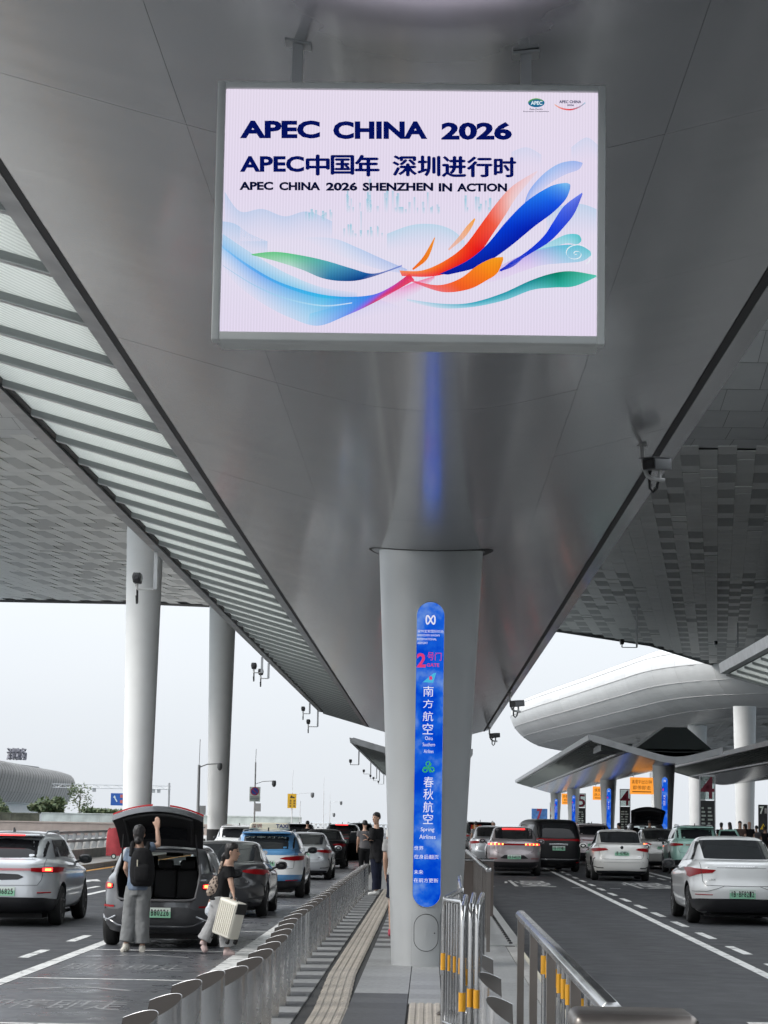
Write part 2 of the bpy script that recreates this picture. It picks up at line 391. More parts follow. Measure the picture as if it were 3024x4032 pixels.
# far parapet across the end of the viaduct
def parapet(name, label, p, q, h=1.15, pitch=0.62):
    p = Vector(p); q = Vector(q); d = q - p; L = d.length; rz = math.atan2(d.y, d.x)
    t = thing(name, label, 'parapet', p, rz)
    MB().box(0, L, -.12, .12, 0, h * .45).build('base_wall', white_metal, t)
    MB().box(0, L, -.13, .13, h * .86, h).build('top_rail', white_metal, t)
    mb = MB(); n = int(L / pitch)
    for i in range(n): mb.box(i * pitch, i * pitch + pitch * .55, -.08, .08, h * .44, h * .87)
    tag(mb.build('baluster_row', white_metal, t), kind='stuff')
    return t
parapet('parapet', 'white balustrade across the far end of the left carriageway', (-30, 296, -.15), (1.0, 300, -.15))
parapet('parapet', 'white balustrade across the far end behind the right carriageway', (1.6, 300, -.15), (40, 312, -.15))

# ---------------------------------------------------------------- canopies
def soffit_material():
    m = bpy.data.materials.new('soffit_metal'); m.use_nodes = True; nt = m.node_tree; N = nt.nodes.new; L = nt.links.new
    p = nt.nodes['Principled BSDF']
    p.inputs['Metallic'].default_value = 0.62
    p.inputs['Specular IOR Level'].default_value = 0.5; p.inputs['Coat Weight'].default_value = 0.26; p.inputs['Coat Roughness'].default_value = 0.085
    geo = N('ShaderNodeNewGeometry')
    oi = N('ShaderNodeObjectInfo')
    mr = N('ShaderNodeMapRange'); mr.inputs[3].default_value = 0.97; mr.inputs[4].default_value = 1.03; L(oi.outputs['Random'], mr.inputs[0])
    n1 = N('ShaderNodeTexNoise'); n1.inputs['Scale'].default_value = 0.9; n1.inputs['Detail'].default_value = 6; L(geo.outputs['Position'], n1.inputs['Vector'])
    m1 = N('ShaderNodeMapRange'); m1.inputs[1].default_value = .3; m1.inputs[2].default_value = .7; m1.inputs[3].default_value = .95; m1.inputs[4].default_value = 1.05; L(n1.outputs['Fac'], m1.inputs[0])
    mu = N('ShaderNodeMath'); mu.operation = 'MULTIPLY'; L(mr.outputs[0], mu.inputs[0]); L(m1.outputs[0], mu.inputs[1])
    vm = N('ShaderNodeVectorMath'); vm.operation = 'SCALE'; vm.inputs[0].default_value = (0.49, 0.495, 0.50); L(mu.outputs[0], vm.inputs['Scale']); L(vm.outputs[0], p.inputs['Base Color'])
    m3 = N('ShaderNodeMapRange'); m3.inputs[1].default_value = .3; m3.inputs[2].default_value = .7; m3.inputs[3].default_value = .21; m3.inputs[4].default_value = .245; L(n1.outputs['Fac'], m3.inputs[0]); L(m3.outputs[0], p.inputs['Roughness'])
    # slight oil-canning of the sheet metal
    mp = N('ShaderNodeMapping'); mp.inputs['Scale'].default_value = (0.55, 1.7, 0.55); L(geo.outputs['Position'], mp.inputs['Vector'])
    n2 = N('ShaderNodeTexNoise'); n2.inputs['Scale'].default_value = 1.0; n2.inputs['Detail'].default_value = 2; L(mp.outputs[0], n2.inputs['Vector'])
    b = N('ShaderNodeBump'); b.inputs['Strength'].default_value = 0.24; b.inputs['Distance'].default_value = 0.016; L(n2.outputs['Fac'], b.inputs['Height']); L(b.outputs[0], p.inputs['Normal'])
    return m
def frit_glass():
    m = bpy.data.materials.new('fritted_glass'); m.use_nodes = True; nt = m.node_tree; N = nt.nodes.new; L = nt.links.new
    p = nt.nodes['Principled BSDF']; out = nt.nodes['Material Output']
    p.inputs['Base Color'].default_value = (0.80, 0.83, 0.80, 1); p.inputs['Roughness'].default_value = 0.15
    tr = N('ShaderNodeBsdfTranslucent'); tr.inputs['Color'].default_value = (0.64, 0.65, 0.62, 1)
    tp = N('ShaderNodeBsdfTransparent'); tp.inputs['Color'].default_value = (0.66, 0.69, 0.68, 1)
    geo = N('ShaderNodeNewGeometry'); mp = N('ShaderNodeMapping'); mp.inputs['Rotation'].default_value = (0, 0, rad(38)); L(geo.outputs['Position'], mp.inputs['Vector'])
    wv = N('ShaderNodeTexWave'); wv.inputs['Scale'].default_value = 3.4; L(mp.outputs[0], wv.inputs['Vector'])
    cr = N('ShaderNodeMapRange'); cr.inputs[1].default_value = .45; cr.inputs[2].default_value = .55; cr.inputs[3].default_value = 0.16; cr.inputs[4].default_value = 0.42; L(wv.outputs['Fac'], cr.inputs[0])
    a = N('ShaderNodeMixShader'); L(cr.outputs[0], a.inputs[0]); L(tr.outputs[0], a.inputs[1]); L(tp.outputs[0], a.inputs[2])
    c = N('ShaderNodeMixShader'); c.inputs[0].default_value = 0.14; L(a.outputs[0], c.inputs[1]); L(p.outputs[0], c.inputs[2]); L(c.outputs[0], out.inputs['Surface'])
    return m
SOF = soffit_material(); FRIT = frit_glass()
pillar_m = mat('pillar_paint', (0.47, 0.485, 0.49), 0.36, metal=0.35, noise_amt=0.04, nscale=1.2, rnoise=0.06)
beam_m = mat('beam_grey', (0.27, 0.285, 0.285), 0.45, metal=0.3)
roof_dark = mat('roof_dark', (0.08, 0.095, 0.095), 0.5)
Z0 = 4.88
def sz(x):
    s = abs(x) - 0.45     # flat keel, then an even rise to both sides
    return Z0 + 0.14 * (math.sqrt(s * s + 0.1225) + s)
XL, XR, XO, XF = -2.52, 2.24, -4.63, 2.50
def pr(z):  # pillar radius
    t = min(max(z / 5.0, 0), 1.05); return 0.405 + 0.23 * t ** 1.05
def panel_cols():
    return [(-2.50, -1.222), (-1.22, 1.14), (1.142, 2.215)]
PILLAR_ME = None
def pillar_mesh():
    mb = MB(); n = 24
    mb.lathe([(pr(5.35 * i / n), 5.35 * i / n) for i in range(n + 1)], 64)
    return mb.mesh('pillar', pillar_m, True)
def canopy(label, kx, y0, y1, yaw, pillars, row=3.4, beam=1.71, fine=True):
    t = thing('canopy', label, 'canopy', (kx, y0, 0), yaw); L = y1 - y0
    # soffit panels: three per bay, each a bent sheet of its own
    nrow = max(1, int(round(L / row))); rl = L / nrow
    for a, b in panel_cols():
        mb = MB(); n = 24 if a < 0 < b else 4
        xs = [a + (b - a) * i / n for i in range(n + 1)]
        up = [(x, sz(x)) for x in xs]; lo = [(x, sz(x) + 0.03) for x in reversed(xs)]
        mb.prism(up + lo, lambda p, q, d: (p, d, q), 0.0025, rl - 0.0025)
        me = mb.mesh('soffit_panel', SOF, 30)
        for r in range(nrow):
            o = obj('soffit_panel', me, t, (0, r * rl, random.uniform(0, .0006))); o.rotation_euler = (rad(random.uniform(-.012, .012)), 0, 0)
    # black joint channels, edge trims
    MB().prism([(XL - .07, sz(XL) + .012), (XL + .02, sz(XL) - .008), (XL + .02, sz(XL) + .1), (XL - .07, sz(XL) + .12)], lambda p, q, d: (p, d, q), 0, L).build('gutter_channel', black_matt, t)
    MB().prism([(XR - .02, sz(XR) - .012), (XR + .05, sz(XR) - .01), (XR + .05, sz(XR) + .12), (XR - .02, sz(XR) + .1)], lambda p, q, d: (p, d, q), 0, L).build('gutter_channel', black_matt, t)
    MB().prism([(XR + .055, sz(XR) + .005), (XF, sz(XF)), (XF, sz(XF) + .34), (XR + .055, sz(XR) + .3)], lambda p, q, d: (p, d, q), 0, L).build('edge_fascia', SOF, t)
    MB().prism([(XL - .19, sz(XL) + .04), (XL - .045, sz(XL) + .002), (XL - .045, sz(XL) + .3), (XL - .19, sz(XL) + .34)], lambda p, q, d: (p, d, q), 0, L).build('inner_frame', alu, t)
    MB().prism([(XO, sz(XO) + .02), (XO + .17, sz(XO)), (XO + .17, sz(XO) + .26), (XO - .05, sz(XO) + .3)], lambda p, q, d: (p, d, q), 0, L).build('edge_fascia', alu, t)
    MB().prism([(XO + .175, sz(XO) + .03), (XO + .26, sz(XO) + .012), (XO + .26, sz(XO) + .1), (XO + .175, sz(XO) + .1)], lambda p, q, d: (p, d, q), 0, L).build('gutter_channel', black_matt, t)
    # roof skin above the metal part
    prof = [(XL - .2, sz(XL) + .36), (-1.2, sz(-1.2) + .45), (0, sz(0) + .62), (1.2, sz(1.2) + .45), (XF - .01, sz(XF) + .36)]
    MB().prism(prof + [(x, z - .03) for x, z in reversed(prof)], lambda p, q, d: (p, d, q), 0.02, L - .02).build('roof_skin', roof_dark, t)
    # end fascias
    for yy in (0, L):
        xs = [XO + .17 + (XL - .21 - XO - .17) * i / 2 for i in range(3)] + [XL + .02 + (XF - XL - .02) * i / 20 for i in range(21)]
        poly = [(x, sz(x) - .004) for x in xs] + [(x, sz(x) + .36 + (0.0 if abs(x) > 1.6 else 0.0)) for x in reversed(xs)]
        MB().prism(poly, lambda p, q, d: (p, d, q), yy - .05 if yy == 0 else yy + .003, yy - .003 if yy == 0 else yy + .05).build('end_fascia', alu, t)
    # glazed strip: beams and panes
    nb = max(1, int(round(L / beam))); bl = L / nb
    x0, x1 = XO + .27, XL - .215
    bm_ = MB().prism([(x0, sz(x0) + .03), (x1, sz(x1) + .03), (x1, sz(x1) + .095), (x0, sz(x0) + .095)], lambda p, q, d: (p, d, q), -.03, .03).mesh('beam', beam_m)
    bf = MB().prism([(x0, sz(x0) + .018), (x1, sz(x1) + .018), (x1, sz(x1) + .028), (x0, sz(x0) + .028)], lambda p, q, d: (p, d, q), -.045, .045).mesh('beam_flange', alu)
    pm = MB().prism([(x0, sz(x0) + .10), (x1, sz(x1) + .10), (x1, sz(x1) + .12), (x0, sz(x0) + .12)], lambda p, q, d: (p, d, q), .02, bl - .02).mesh('glass_pane', FRIT)
    for i in range(nb + 1):
        yb = min(max(i * bl, .06), L - .06)
        if fine:
            b = obj('beam', bm_, t, (0, yb, 0)); obj('beam_flange', bf, b)
        else: obj('beam', bm_, t, (0, yb, 0))
        if i < nb: obj('glass_pane', pm, t, (0, i * bl, 0))
    global PILLAR_ME
    if PILLAR_ME is None: PILLAR_ME = pillar_mesh()
    for py in pillars:
        po = obj('pillar', PILLAR_ME, t, (.005, py - y0, 0))
        if fine:
            rows = [[(q * .76 * math.cos(a), q * .69 * math.sin(a), sz(q * .76 * math.cos(a)) - .0025) for a in [2 * math.pi * i / 48 for i in range(48)]] for q in (.55, 1.0)]
            MB().grid(rows, closed=True).build('collar_gap', black_matt, po)
    return t
CAN = canopy('long grey metal canopy overhead with glazed left edge, directly above the screen', -.03, -6, 96.5, 0, [28.12, 77], row=3.42)

GLASS_WALL = mat('blocker_glass', (.03, .035, .04), .08)
# the next canopies along this platform and the platform to the right
canopy('far canopy tip showing on both sides of the main pillar', -.03, 135, 232, 0, [160, 208], fine=False)
# ---------------------------------------------------------------- terminal roofs
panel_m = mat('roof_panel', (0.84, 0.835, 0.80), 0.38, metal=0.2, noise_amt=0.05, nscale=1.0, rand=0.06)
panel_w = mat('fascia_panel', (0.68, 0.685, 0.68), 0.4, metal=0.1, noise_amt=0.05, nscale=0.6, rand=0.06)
panel_shade = mat('roof_panel_shaded', (0.60, 0.60, 0.58), 0.45, metal=0.1)  # darker panel copy: shade of tiles tilted one way, put into the colour
back_m = mat('roof_backing', (0.30, 0.30, 0.29), 0.7)
def edge_y(x):
    pts = [(-60, 159), (-20, 160), (-6, 164), (9.7, 178), (18, 191), (26, 214), (34, 224), (60, 232)]
    for (a, b), (c, d) in zip(pts, pts[1:]):
        if x <= c: return b + (d - b) * (x - a) / (c - a)
    return pts[-1][1]
def left_x(y): return -17.5 - 0.22 * max(0, y - 86)
def roof_z(y): return 16.3 + (0.018 * (88 - y) ** 2 if y < 88 else 0.0)
def terminal_roof():
    t = thing('terminal_roof', 'vast tiled roof soffit high over both carriageways behind the canopy', 'roof')
    # backing sheet
    xs = [-34 + 2 * i for i in range(48)]; rows = []
    for k in range(30):
        r_ = []
        for x in xs:
            y = 70 + (edge_y(x) - 70) * k / 29; xx = max(x, left_x(y)); r_.append((xx, y, roof_z(y) + .22 + (.6 if xx > x else 0)))
        rows.append(r_)
    MB().grid(rows).build('backing_sheet', back_m, t)
    mb = MB(); mb.grid([[(x, edge_y(x) + .4, 16.25) for x in xs], [(x, edge_y(x) + .5, 16.8) for x in xs], [(x, edge_y(x) - 3, 18.6) for x in xs], [(max(x, left_x(edge_y(x) - 40)), edge_y(x) - 40, 20) for x in xs], [(max(x, left_x(70)), 70, 28) for x in xs]]).build('roof_skin', panel_w, t, True)
    MB().grid([[(x, edge_y(x) - .3, 16.28) for x in xs], [(x, edge_y(x) + .42, 16.2) for x in xs]]).build('edge_trim', black_matt, t)
    w, d = 0.74, 2.45; a = rad(-7); ca, sa = math.cos(a), math.sin(a)
    me = MB().box(-w / 2 + .004, w / 2 - .004, -d / 2 + .015, d / 2 - .015, 0, .03).mesh('roof_panel', panel_m)
    rnd = random.Random(5); cand = []; rest = MB()
    tiltcol = {}
    for i in range(-90, 110):
        for j in range(10, 110):
            u, v = i * w, 60 + j * d + (0.5 * d if i % 2 else 0)
            x, y = u * ca - (v - 130) * sa, u * sa + (v - 130) * ca + 130
            if y < 89.5 or y > edge_y(x) - 1.0 or x < left_x(y) or x > 52: continue
            key = (i // 2, j // 8); ck = i // 2
            if ck not in tiltcol: tiltcol[ck] = rnd.random() < .72
            if key not in tiltcol: tiltcol[key] = rnd.random() < .8
            if tiltcol[ck] and tiltcol[key] and (i % 2 == 0 or rnd.random() < .2): tl = rad(1.9) * (1 if (j % 2) else -1) * rnd.uniform(.6, 1.15)
            else: tl = rad(rnd.uniform(-.3, .3))
            M = Matrix.Translation((x, y, 16.3)) @ Matrix.Rotation(a, 4, 'Z') @ Matrix.Rotation(tl, 4, 'X')
            r = x / y
            vis = (-.19 < r < -.1 and y < 158) or (.062 < r < .147)
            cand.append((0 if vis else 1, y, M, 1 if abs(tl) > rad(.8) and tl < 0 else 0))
    cand.sort(key=lambda c: (c[0], c[1]))
    me2 = me.copy(); me2.materials[0] = panel_shade
    for k, (vv, y, M, shd) in enumerate(cand):
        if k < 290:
            o = obj('roof_panel', me2 if shd else me, t); o.matrix_local = M
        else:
            rest.k = shd; rest.box(-w / 2 + .004, w / 2 - .004, -d / 2 + .015, d / 2 - .015, 0, .03, M)
    tag(rest.build('roof_panels_far', [panel_m, panel_shade], t), kind='stuff')
    rows = [[(left_x(y) - ins, y, roof_z(y) + dz) for y in [86 + 4 * i for i in range(19)]] for ins, dz in ((0, -.02), (.5, .15), (.9, .6), (1.0, 1.2), (.6, 2.0))]
    MB().grid(rows).build('side_bullnose', panel_w, t, True)
    # larger panels where the soffit curves up towards the light
    big = MB()
    for i in range(-16, 30):
        for j in range(8):
            x0, x1 = i * 1.5, i * 1.5 + 1.48; y0, y1 = 73.2 + 2.05 * j, 73.2 + 2.05 * (j + 1) - .03
            sk = .35 * j
            mb = MB(); mb.grid([[(x0 + sk, y0, roof_z(y0)), (x1 + sk, y0, roof_z(y0))], [(x0 + sk, y1, roof_z(y1)), (x1 + sk, y1, roof_z(y1))]])
            r = x0 / y0
            if (-.2 < r < -.15 or .12 < r < .15): mb.build('curved_panel', panel_w, t)
            else: big.grid([[(x0 + sk, y0, roof_z(y0)), (x1 + sk, y0, roof_z(y0))], [(x0 + sk, y1, roof_z(y1)), (x1 + sk, y1, roof_z(y1))]])
    tag(big.build('curved_panels_far', panel_w, t), kind='stuff')
terminal_roof()
def bulge_ring(t, outline, sect, seglen, mat_, backing, name='fascia_panel', soffit=None, gap=0.1, seams=0.0, vg=.03):
    """panelled bulging edge: outline in plan (open curve, interior on the right-hand side), sect = [(inset, z)]"""
    pts = catmull(outline, 8); d = [0]; fine_s = catmull(sect, 8)
    for a, b in zip(pts, pts[1:]): d.append(d[-1] + math.dist(a, b))
    def at(s):
        for i in range(len(d) - 1):
            if s <= d[i + 1] or i == len(d) - 2:
                q = (s - d[i]) / max(1e-6, d[i + 1] - d[i]); return Vector((pts[i][0] + (pts[i + 1][0] - pts[i][0]) * q, pts[i][1] + (pts[i + 1][1] - pts[i][1]) * q, 0))
    def P(s, v, extra=0.0):
        p = at(s); tn = (at(min(d[-1], s + 1.5)) - at(max(0, s - 1.5))).normalized(); n = Vector((tn.y, -tn.x, 0))
        fv = v * 8; i = min(int(fv), len(fine_s) - 2); q = fv - i
        ins = fine_s[i][0] + (fine_s[i + 1][0] - fine_s[i][0]) * q; z = fine_s[i][1] + (fine_s[i + 1][1] - fine_s[i][1]) * q
        return p + n * (ins + extra) + Vector((0, 0, z))
    n = int(d[-1] / seglen); sl = d[-1] / n
    for i in range(n):
        for j in range(len(sect) - 1):
            g = gap / sl
            rows = [[P((i + g + (1 - 2 * g) * a / 3) * sl, j + vg + (1 - 2 * vg) * b / 4) for a in range(4)] for b in range(5)]
            MB().grid(rows).build(name, mat_, t, True)
    rows = [[P(d[-1] * k / (n * 2), v * .25, .12) for k in range(n * 2 + 1)] for v in range(4 * (len(sect) - 1) + 1)]
    MB().grid(rows).build('backing_sheet', backing, t, True)
    if seams:
        for v in range(1, len(sect) - 1): MB().tube([P(d[-1] * k / (n * 2), v, -.02) for k in range(n * 2 + 1)], seams, 5).build('seam', backing, t)
    if soffit is not None:
        edge = [P(d[-1] * k / (n * 2), len(sect) - 1) for k in range(n * 2 + 1)]
        MB().add([(p.x, p.y, soffit) for p in edge], [tuple(range(len(edge)))]).build('soffit_sheet', panel_m, t)
    top = [P(d[-1] * k / (n * 2), 0) for k in range(n * 2 + 1)]
    MB().add([(p.x, p.y, p.z + .02) for p in top], [tuple(range(len(top)))]).build('roof_skin', mat_, t)
    return P
tr2 = thing('terminal_roof', 'rounded white roof nose with curved seams beyond the right carriageway', 'roof')
sect = [(1.6, 18.6), (.35, 17.7), (0.0, 16.4), (.6, 14.9), (1.9, 13.6), (3.9, 12.5), (6.8, 11.9)]
out2 = [(62, 355), (40, 354), (22, 349), (13.5, 342), (11.4, 330), (13.2, 305), (16.5, 272), (19.3, 243), (21.3, 225), (25, 214.5), (31, 210), (40, 207), (62, 206)]
bulge_ring(tr2, out2[::-1], sect, 6.2, panel_w, mat('seam_grey', (0.42, 0.42, 0.42), .6), soffit=11.9, seams=.045, gap=.01, vg=.01)
# soffit tiles of the far roof
def pchip_x(y):
    k = [(210, 24), (222, 21.5), (243, 19.3), (272, 16.5), (305, 13.2), (330, 11.4), (345, 20)]
    for (a, b), (c, d) in zip(k, k[1:]):
        if y <= c: return b + (d - b) * (y - a) / (c - a)
    return 40
mbt = MB(); rnd = random.Random(3)
for i in range(60):
    for j in range(36):
        x = 10 + i * .8 + .2 * (j % 3); y = 226 + j * 3.1
        if x < pchip_x(y) + 8.8: continue
        mbt.box(-.38, .38, -1.5, 1.5, -.05, -.02, Matrix.Translation((x, y, 11.88)) @ Matrix.Rotation(rad(rnd.choice((-2, 0, 0, 2))), 4, 'X'))
tag(mbt.build('soffit_panels_far', panel_m, tr2), kind='stuff')
# big round columns
col_m = mat('column_white', (0.86, 0.87, 0.86), 0.45, noise_amt=0.05, nscale=0.8)
def column(label, x, y, r0, r1, h, group='tall round terminal columns'):
    t = thing('terminal_column', label, 'column', (x, y, 0), 0, group)
    MB().lathe([(r0 + (r1 - r0) * (i / 10), .9 + (h - .9) * i / 10) for i in range(11)], 40).build('shaft', col_m, t, True)
    MB().lathe([(r0 + .03, -.1), (r0 + .03, .88), (r0, .9)], 40).build('base_band', black_matt, t, True)
column('nearer tall white column rising behind the car with the open tailgate', -12.93, 103, .61, .86, 16.4)
column('slimmer white column farther off, left of the taxi', -12.9, 142, .60, .86, 16.4)
column('white column under the far roof, beside the seven sign', 27.5, 204, .78, 1.0, 12)
column('white column right behind the large red numeral four', 27.7, 242, .78, 1.0, 12)
column('pale column half hidden behind the far canopy pillar', 27.7, 283, .78, 1.0, 12)

# right-hand platform with its canopies
PR = MB().box(9.9, 15.2, 20, 330, -0.149, 0.0).build('platform', granite_l); tag(PR, kind='structure')
YW = -0.0095
canopy('glazed canopy corner jutting in at the right edge of the view', 12.45, 6, 67.5, YW, [30, 52], fine=True)
FC = canopy('far winged canopy over orange signs on the right platform', 13.1, 124.5, 268, YW, [131.5, 178, 229, 268 - .6], fine=False, beam=2.4)
c2_ = canopy('canopy corner with pale glazing cut by the right picture edge', 23.2, 121, 190, YW, [140], fine=False)
# plant housing on the far canopy's roof
mb = MB(); mb.add([(-1.9, 3, 5.75), (2.3, 3, 5.75), (2.3, 12, 5.75), (-1.9, 12, 5.75), (-.2, 4.2, 7.0), (1.0, 4.2, 7.0), (1.0, 10, 7.0), (-.2, 10, 7.0)], [(0, 1, 5, 4), (1, 2, 6, 5), (2, 3, 7, 6), (3, 0, 4, 7), (4, 5, 6, 7)]).build('plant_housing', roof_dark, FC)
MB().box(-3.9, -2.2, 1.2, 8, 5.55, 5.95).build('duct_cover', roof_dark, FC)

# unseen terminal front, added right of the view to block sky light
tb = thing('terminal_blocker', 'unseen glazed terminal front added on the right to block sky light', 'building', (36, -90, 0))
MB().box(0, 4, 0, 270, 0, 17).build('blocker_wall', mat('blocker_wall_grey', (.16, .17, .18), .4), tb)
gl = MB().box(-.06, -.01, 0, 5.6, 1, 15.5).mesh('glazing_panel', GLASS_WALL)
for i in range(45): obj('glazing_panel', gl, tb, (0, 1 + 6 * i, 0))

# ---------------------------------------------------------------- LED screen
def led_material(name, col=None):
    """self-lit LED face; colour from the 'Col' attribute with alpha, fine vertical LED columns"""
    m = bpy.data.materials.new(name); m.use_nodes = True; nt = m.node_tree; N = nt.nodes.new; L = nt.links.new
    nt.nodes.remove(nt.nodes['Principled BSDF']); out = nt.nodes['Material Output']
    em = N('ShaderNodeEmission'); tp = N('ShaderNodeBsdfTransparent'); mx = N('ShaderNodeMixShader')
    at = N('ShaderNodeAttribute'); at.attribute_name = 'Col'
    tc = N('ShaderNodeTexCoord'); wv = N('ShaderNodeTexWave'); wv.inputs['Scale'].default_value = 26; wv.bands_direction = 'X'
    L(tc.outputs['Object'], wv.inputs['Vector'])
    mr = N('ShaderNodeMapRange'); mr.inputs[3].default_value = .93; mr.inputs[4].default_value = 1.03; L(wv.outputs['Fac'], mr.inputs[0])
    vm = N('ShaderNodeVectorMath'); vm.operation = 'SCALE'; L(at.outputs['Color'], vm.inputs[0]); L(mr.outputs[0], vm.inputs['Scale'])
    L(vm.outputs[0], em.inputs['Color']); em.inputs['Strength'].default_value = LEDK
    L(at.outputs['Alpha'], mx.inputs[0]); L(tp.outputs[0], mx.inputs[1]); L(em.outputs[0], mx.inputs[2]); L(mx.outputs[0], out.inputs['Surface'])
    return m
LEDK = 0.60
LED = led_material('led_face'); LED.cycles.emission_sampling = 'NONE'
LEDG = led_material('led_ground')
def lin(r, g, b, a=1.0):
    f = lambda c: c / 12.92 if c <= .04045 else ((c + .055) / 1.055) ** 2.4
    return (f(r), f(g), f(b), a)
def colour(me, cols):
    ca = me.color_attributes.new('Col', 'FLOAT_COLOR', 'POINT')
    for i, c in enumerate(cols): ca.data[i].color = c
SX0, SX1, SZ0, SZ1, SY = -.888, .655, 3.686, 4.717, 9.3
def art(x, y, lay=0):
    """artwork coordinates (measured on a 1659 px wide view of the screen) -> screen plane"""
    top = 103 + 15 * (x - 95) / 1492; bot = 1082 + 20 * (x - 68) / 1510; v = (y - top) / (bot - top)
    lx = 95 - 27 * v; rx_ = 1587 - 9 * v; u = (x - lx) / (rx_ - lx)
    return (SX0 + (SX1 - SX0) * u, SY - .002 - .0006 * lay, SZ1 - (SZ1 - SZ0) * v)
SCR = thing('led_screen', 'large hanging LED screen reading APEC CHINA 2026 in a grey frame', 'screen', (0, 0, 0))
frame_m = mat('screen_frame', (0.74, 0.765, 0.75), 0.5, metal=0.0, noise_amt=0.06, nscale=4)
mb = MB()
X0, X1, ZA, ZB = -.921, .686, 3.652, 4.745
mb.box(X0, SX0, SY - .02, SY + .06, ZA, ZB).box(SX1, X1, SY - .02, SY + .06, ZA, ZB).box(SX0, SX1, SY - .02, SY + .06, ZA, SZ0).box(SX0, SX1, SY - .02, SY + .06, SZ1, ZB)
bevel(mb.build('frame', frame_m, SCR), .004)
MB().box(X0 + .02, X1 - .02, SY + .062, SY + .24, ZA + .012, ZB - .02).build('housing', frame_m, SCR)
for px in (-.60, .36):
    b = MB().box(px - .022, px + .022, SY + .08, SY + .13, ZB - .03, sz(px) + .01).build('hanger_post', alu, SCR)
    MB().prism([(px - .055, sz(px - .055) - .012), (px + .055, sz(px + .055) - .012), (px + .055, sz(px + .055)), (px - .055, sz(px - .055))], lambda p, q, d: (p, d, q), SY + .06, SY + .15).build('hanger_plate', alu, b)
PICW = (232 / 255, 221 / 255, 240 / 255)
def screen_part(name, rows, cols, lay):
    """grid ribbon; rows of art points with colours"""
    mb = MB(); mb.grid([[art(*p, lay) for p in r] for r in rows])
    me = bpy.data.meshes.new(name); me.from_pydata(mb.v, [], mb.f); me.materials.append(LEDG if name == 'picture_ground' else LED); colour(me, [c for r in cols for c in r])
    return obj(name, me, SCR)
screen_part('picture_ground', [[(95 - 27 * v + (1492 + 18 * v) * i / 26, 103 + 979 * v + (15 + 5 * v) * i / 26) for i in range(27)] for v in (0, .4, .7, 1)],
            [[lin(232 / 255, 222 / 255, 240 / 255)] * 27, [lin(230 / 255, 220 / 255, 241 / 255)] * 27, [lin(.90, .88, .95)] * 27, [lin(.90, .86, .945)] * 27], -2)
def ribbon(name, A, B, stops, lay, n=7):
    """A, B: edge polylines; stops: [(t, rgbaA, rgbaB)]"""
    k = max(len(A), len(B))
    def rs(P):
        return catmull(P, n)
    a, b = rs(A), rs(B); m = min(len(a), len(b)); rows = []; cols = []
    def pick(P, t):
        f = t * (len(P) - 1); i = min(int(f), len(P) - 2); q = f - i
        return tuple(P[i][c] + (P[i + 1][c] - P[i][c]) * q for c in (0, 1))
    M = 44
    for i in range(M + 1):
        t = i / M; pa, pb = pick(a, t), pick(b, t)
        for (t0, ca0, cb0), (t1, ca1, cb1) in zip(stops, stops[1:]):
            if t <= t1 + 1e-6: break
        q = (t - t0) / max(1e-6, t1 - t0); q = min(max(q, 0), 1)
        ca = [ca0[c] + (ca1[c] - ca0[c]) * q for c in range(4)]; cb = [cb0[c] + (cb1[c] - cb0[c]) * q for c in range(4)]
        rows.append([(pa[0] + (pb[0] - pa[0]) * s / 4, pa[1] + (pb[1] - pa[1]) * s / 4) for s in range(5)])
        cols.append([lin(*[ca[c] + (cb[c] - ca[c]) * s / 4 for c in range(4)]) for s in range(5)])
    return screen_part(name, rows, cols, lay)
def hill(top, base, ct, cb, lay):
    t = catmull(top, 6)
    screen_part('painted_hill', [t, [(x, base) for x, y in t]], [[lin(*ct)] * len(t), [lin(*cb)] * len(t)], lay)
hill([(88, 520), (150, 600), (240, 590), (330, 620), (420, 600), (520, 640)], 720, (.68, .80, .93, .6), (.80, .85, .95, 0), 0)
hill([(80, 640), (130, 650), (190, 690), (260, 720)], 790, (.66, .80, .93, .7), (.80, .85, .95, 0), 0)
hill([(740, 690), (820, 660), (880, 650), (950, 655), (1010, 680), (1050, 720)], 760, (.70, .85, .93, .75), (.80, .85, .95, 0), 0)
hill([(1380, 600), (1450, 575), (1520, 570), (1580, 590)], 700, (.70, .83, .93, .7), (.80, .85, .95, 0), 0)
hill([(1240, 360), (1300, 340), (1360, 370)], 420, (.78, .84, .95, .5), (.85, .85, .95, 0), 0)
hill([(1480, 340), (1540, 300), (1585, 330)], 400, (.76, .84, .95, .5), (.85, .85, .95, 0), 0)
rnd = random.Random(11)
for (xa, xb, base, hmin, hmax, n) in ((560, 780, 605, 20, 90, 18), (650, 740, 605, 60, 150, 4), (780, 960, 610, 15, 70, 14), (890, 910, 610, 80, 100, 1), (1040, 1190, 605, 20, 70, 12), (560, 720, 705, 15, 60, 14), (620, 650, 705, 80, 110, 1), (410, 520, 640, 10, 50, 12)):
    for i in range(n):
        x = rnd.uniform(xa, xb); w = rnd.uniform(5, 10); h = rnd.uniform(hmin, hmax)
        al = rnd.uniform(.5, .85)
        screen_part('painted_tower', [[(x, base), (x + w, base)], [(x, base - h), (x + w, base - h)]], [[lin(.72, .86, .92, .05)] * 2, [lin(.58, .79, .87, al)] * 2], 1 + .1 * i)
R = ribbon; T = 0.0
R('light_wave', [(380, 705), (520, 708), (620, 745), (720, 790), (820, 832)], [(400, 712), (520, 765), (620, 805), (720, 835), (820, 850)], [(0, (.75, .88, .97, 0), (.75, .88, .97, 0)), (.4, (.55, .80, .95, .45), (.75, .88, .97, .1)), (1, (.35, .6, .9, .5), (.5, .7, .95, .3))], 2)
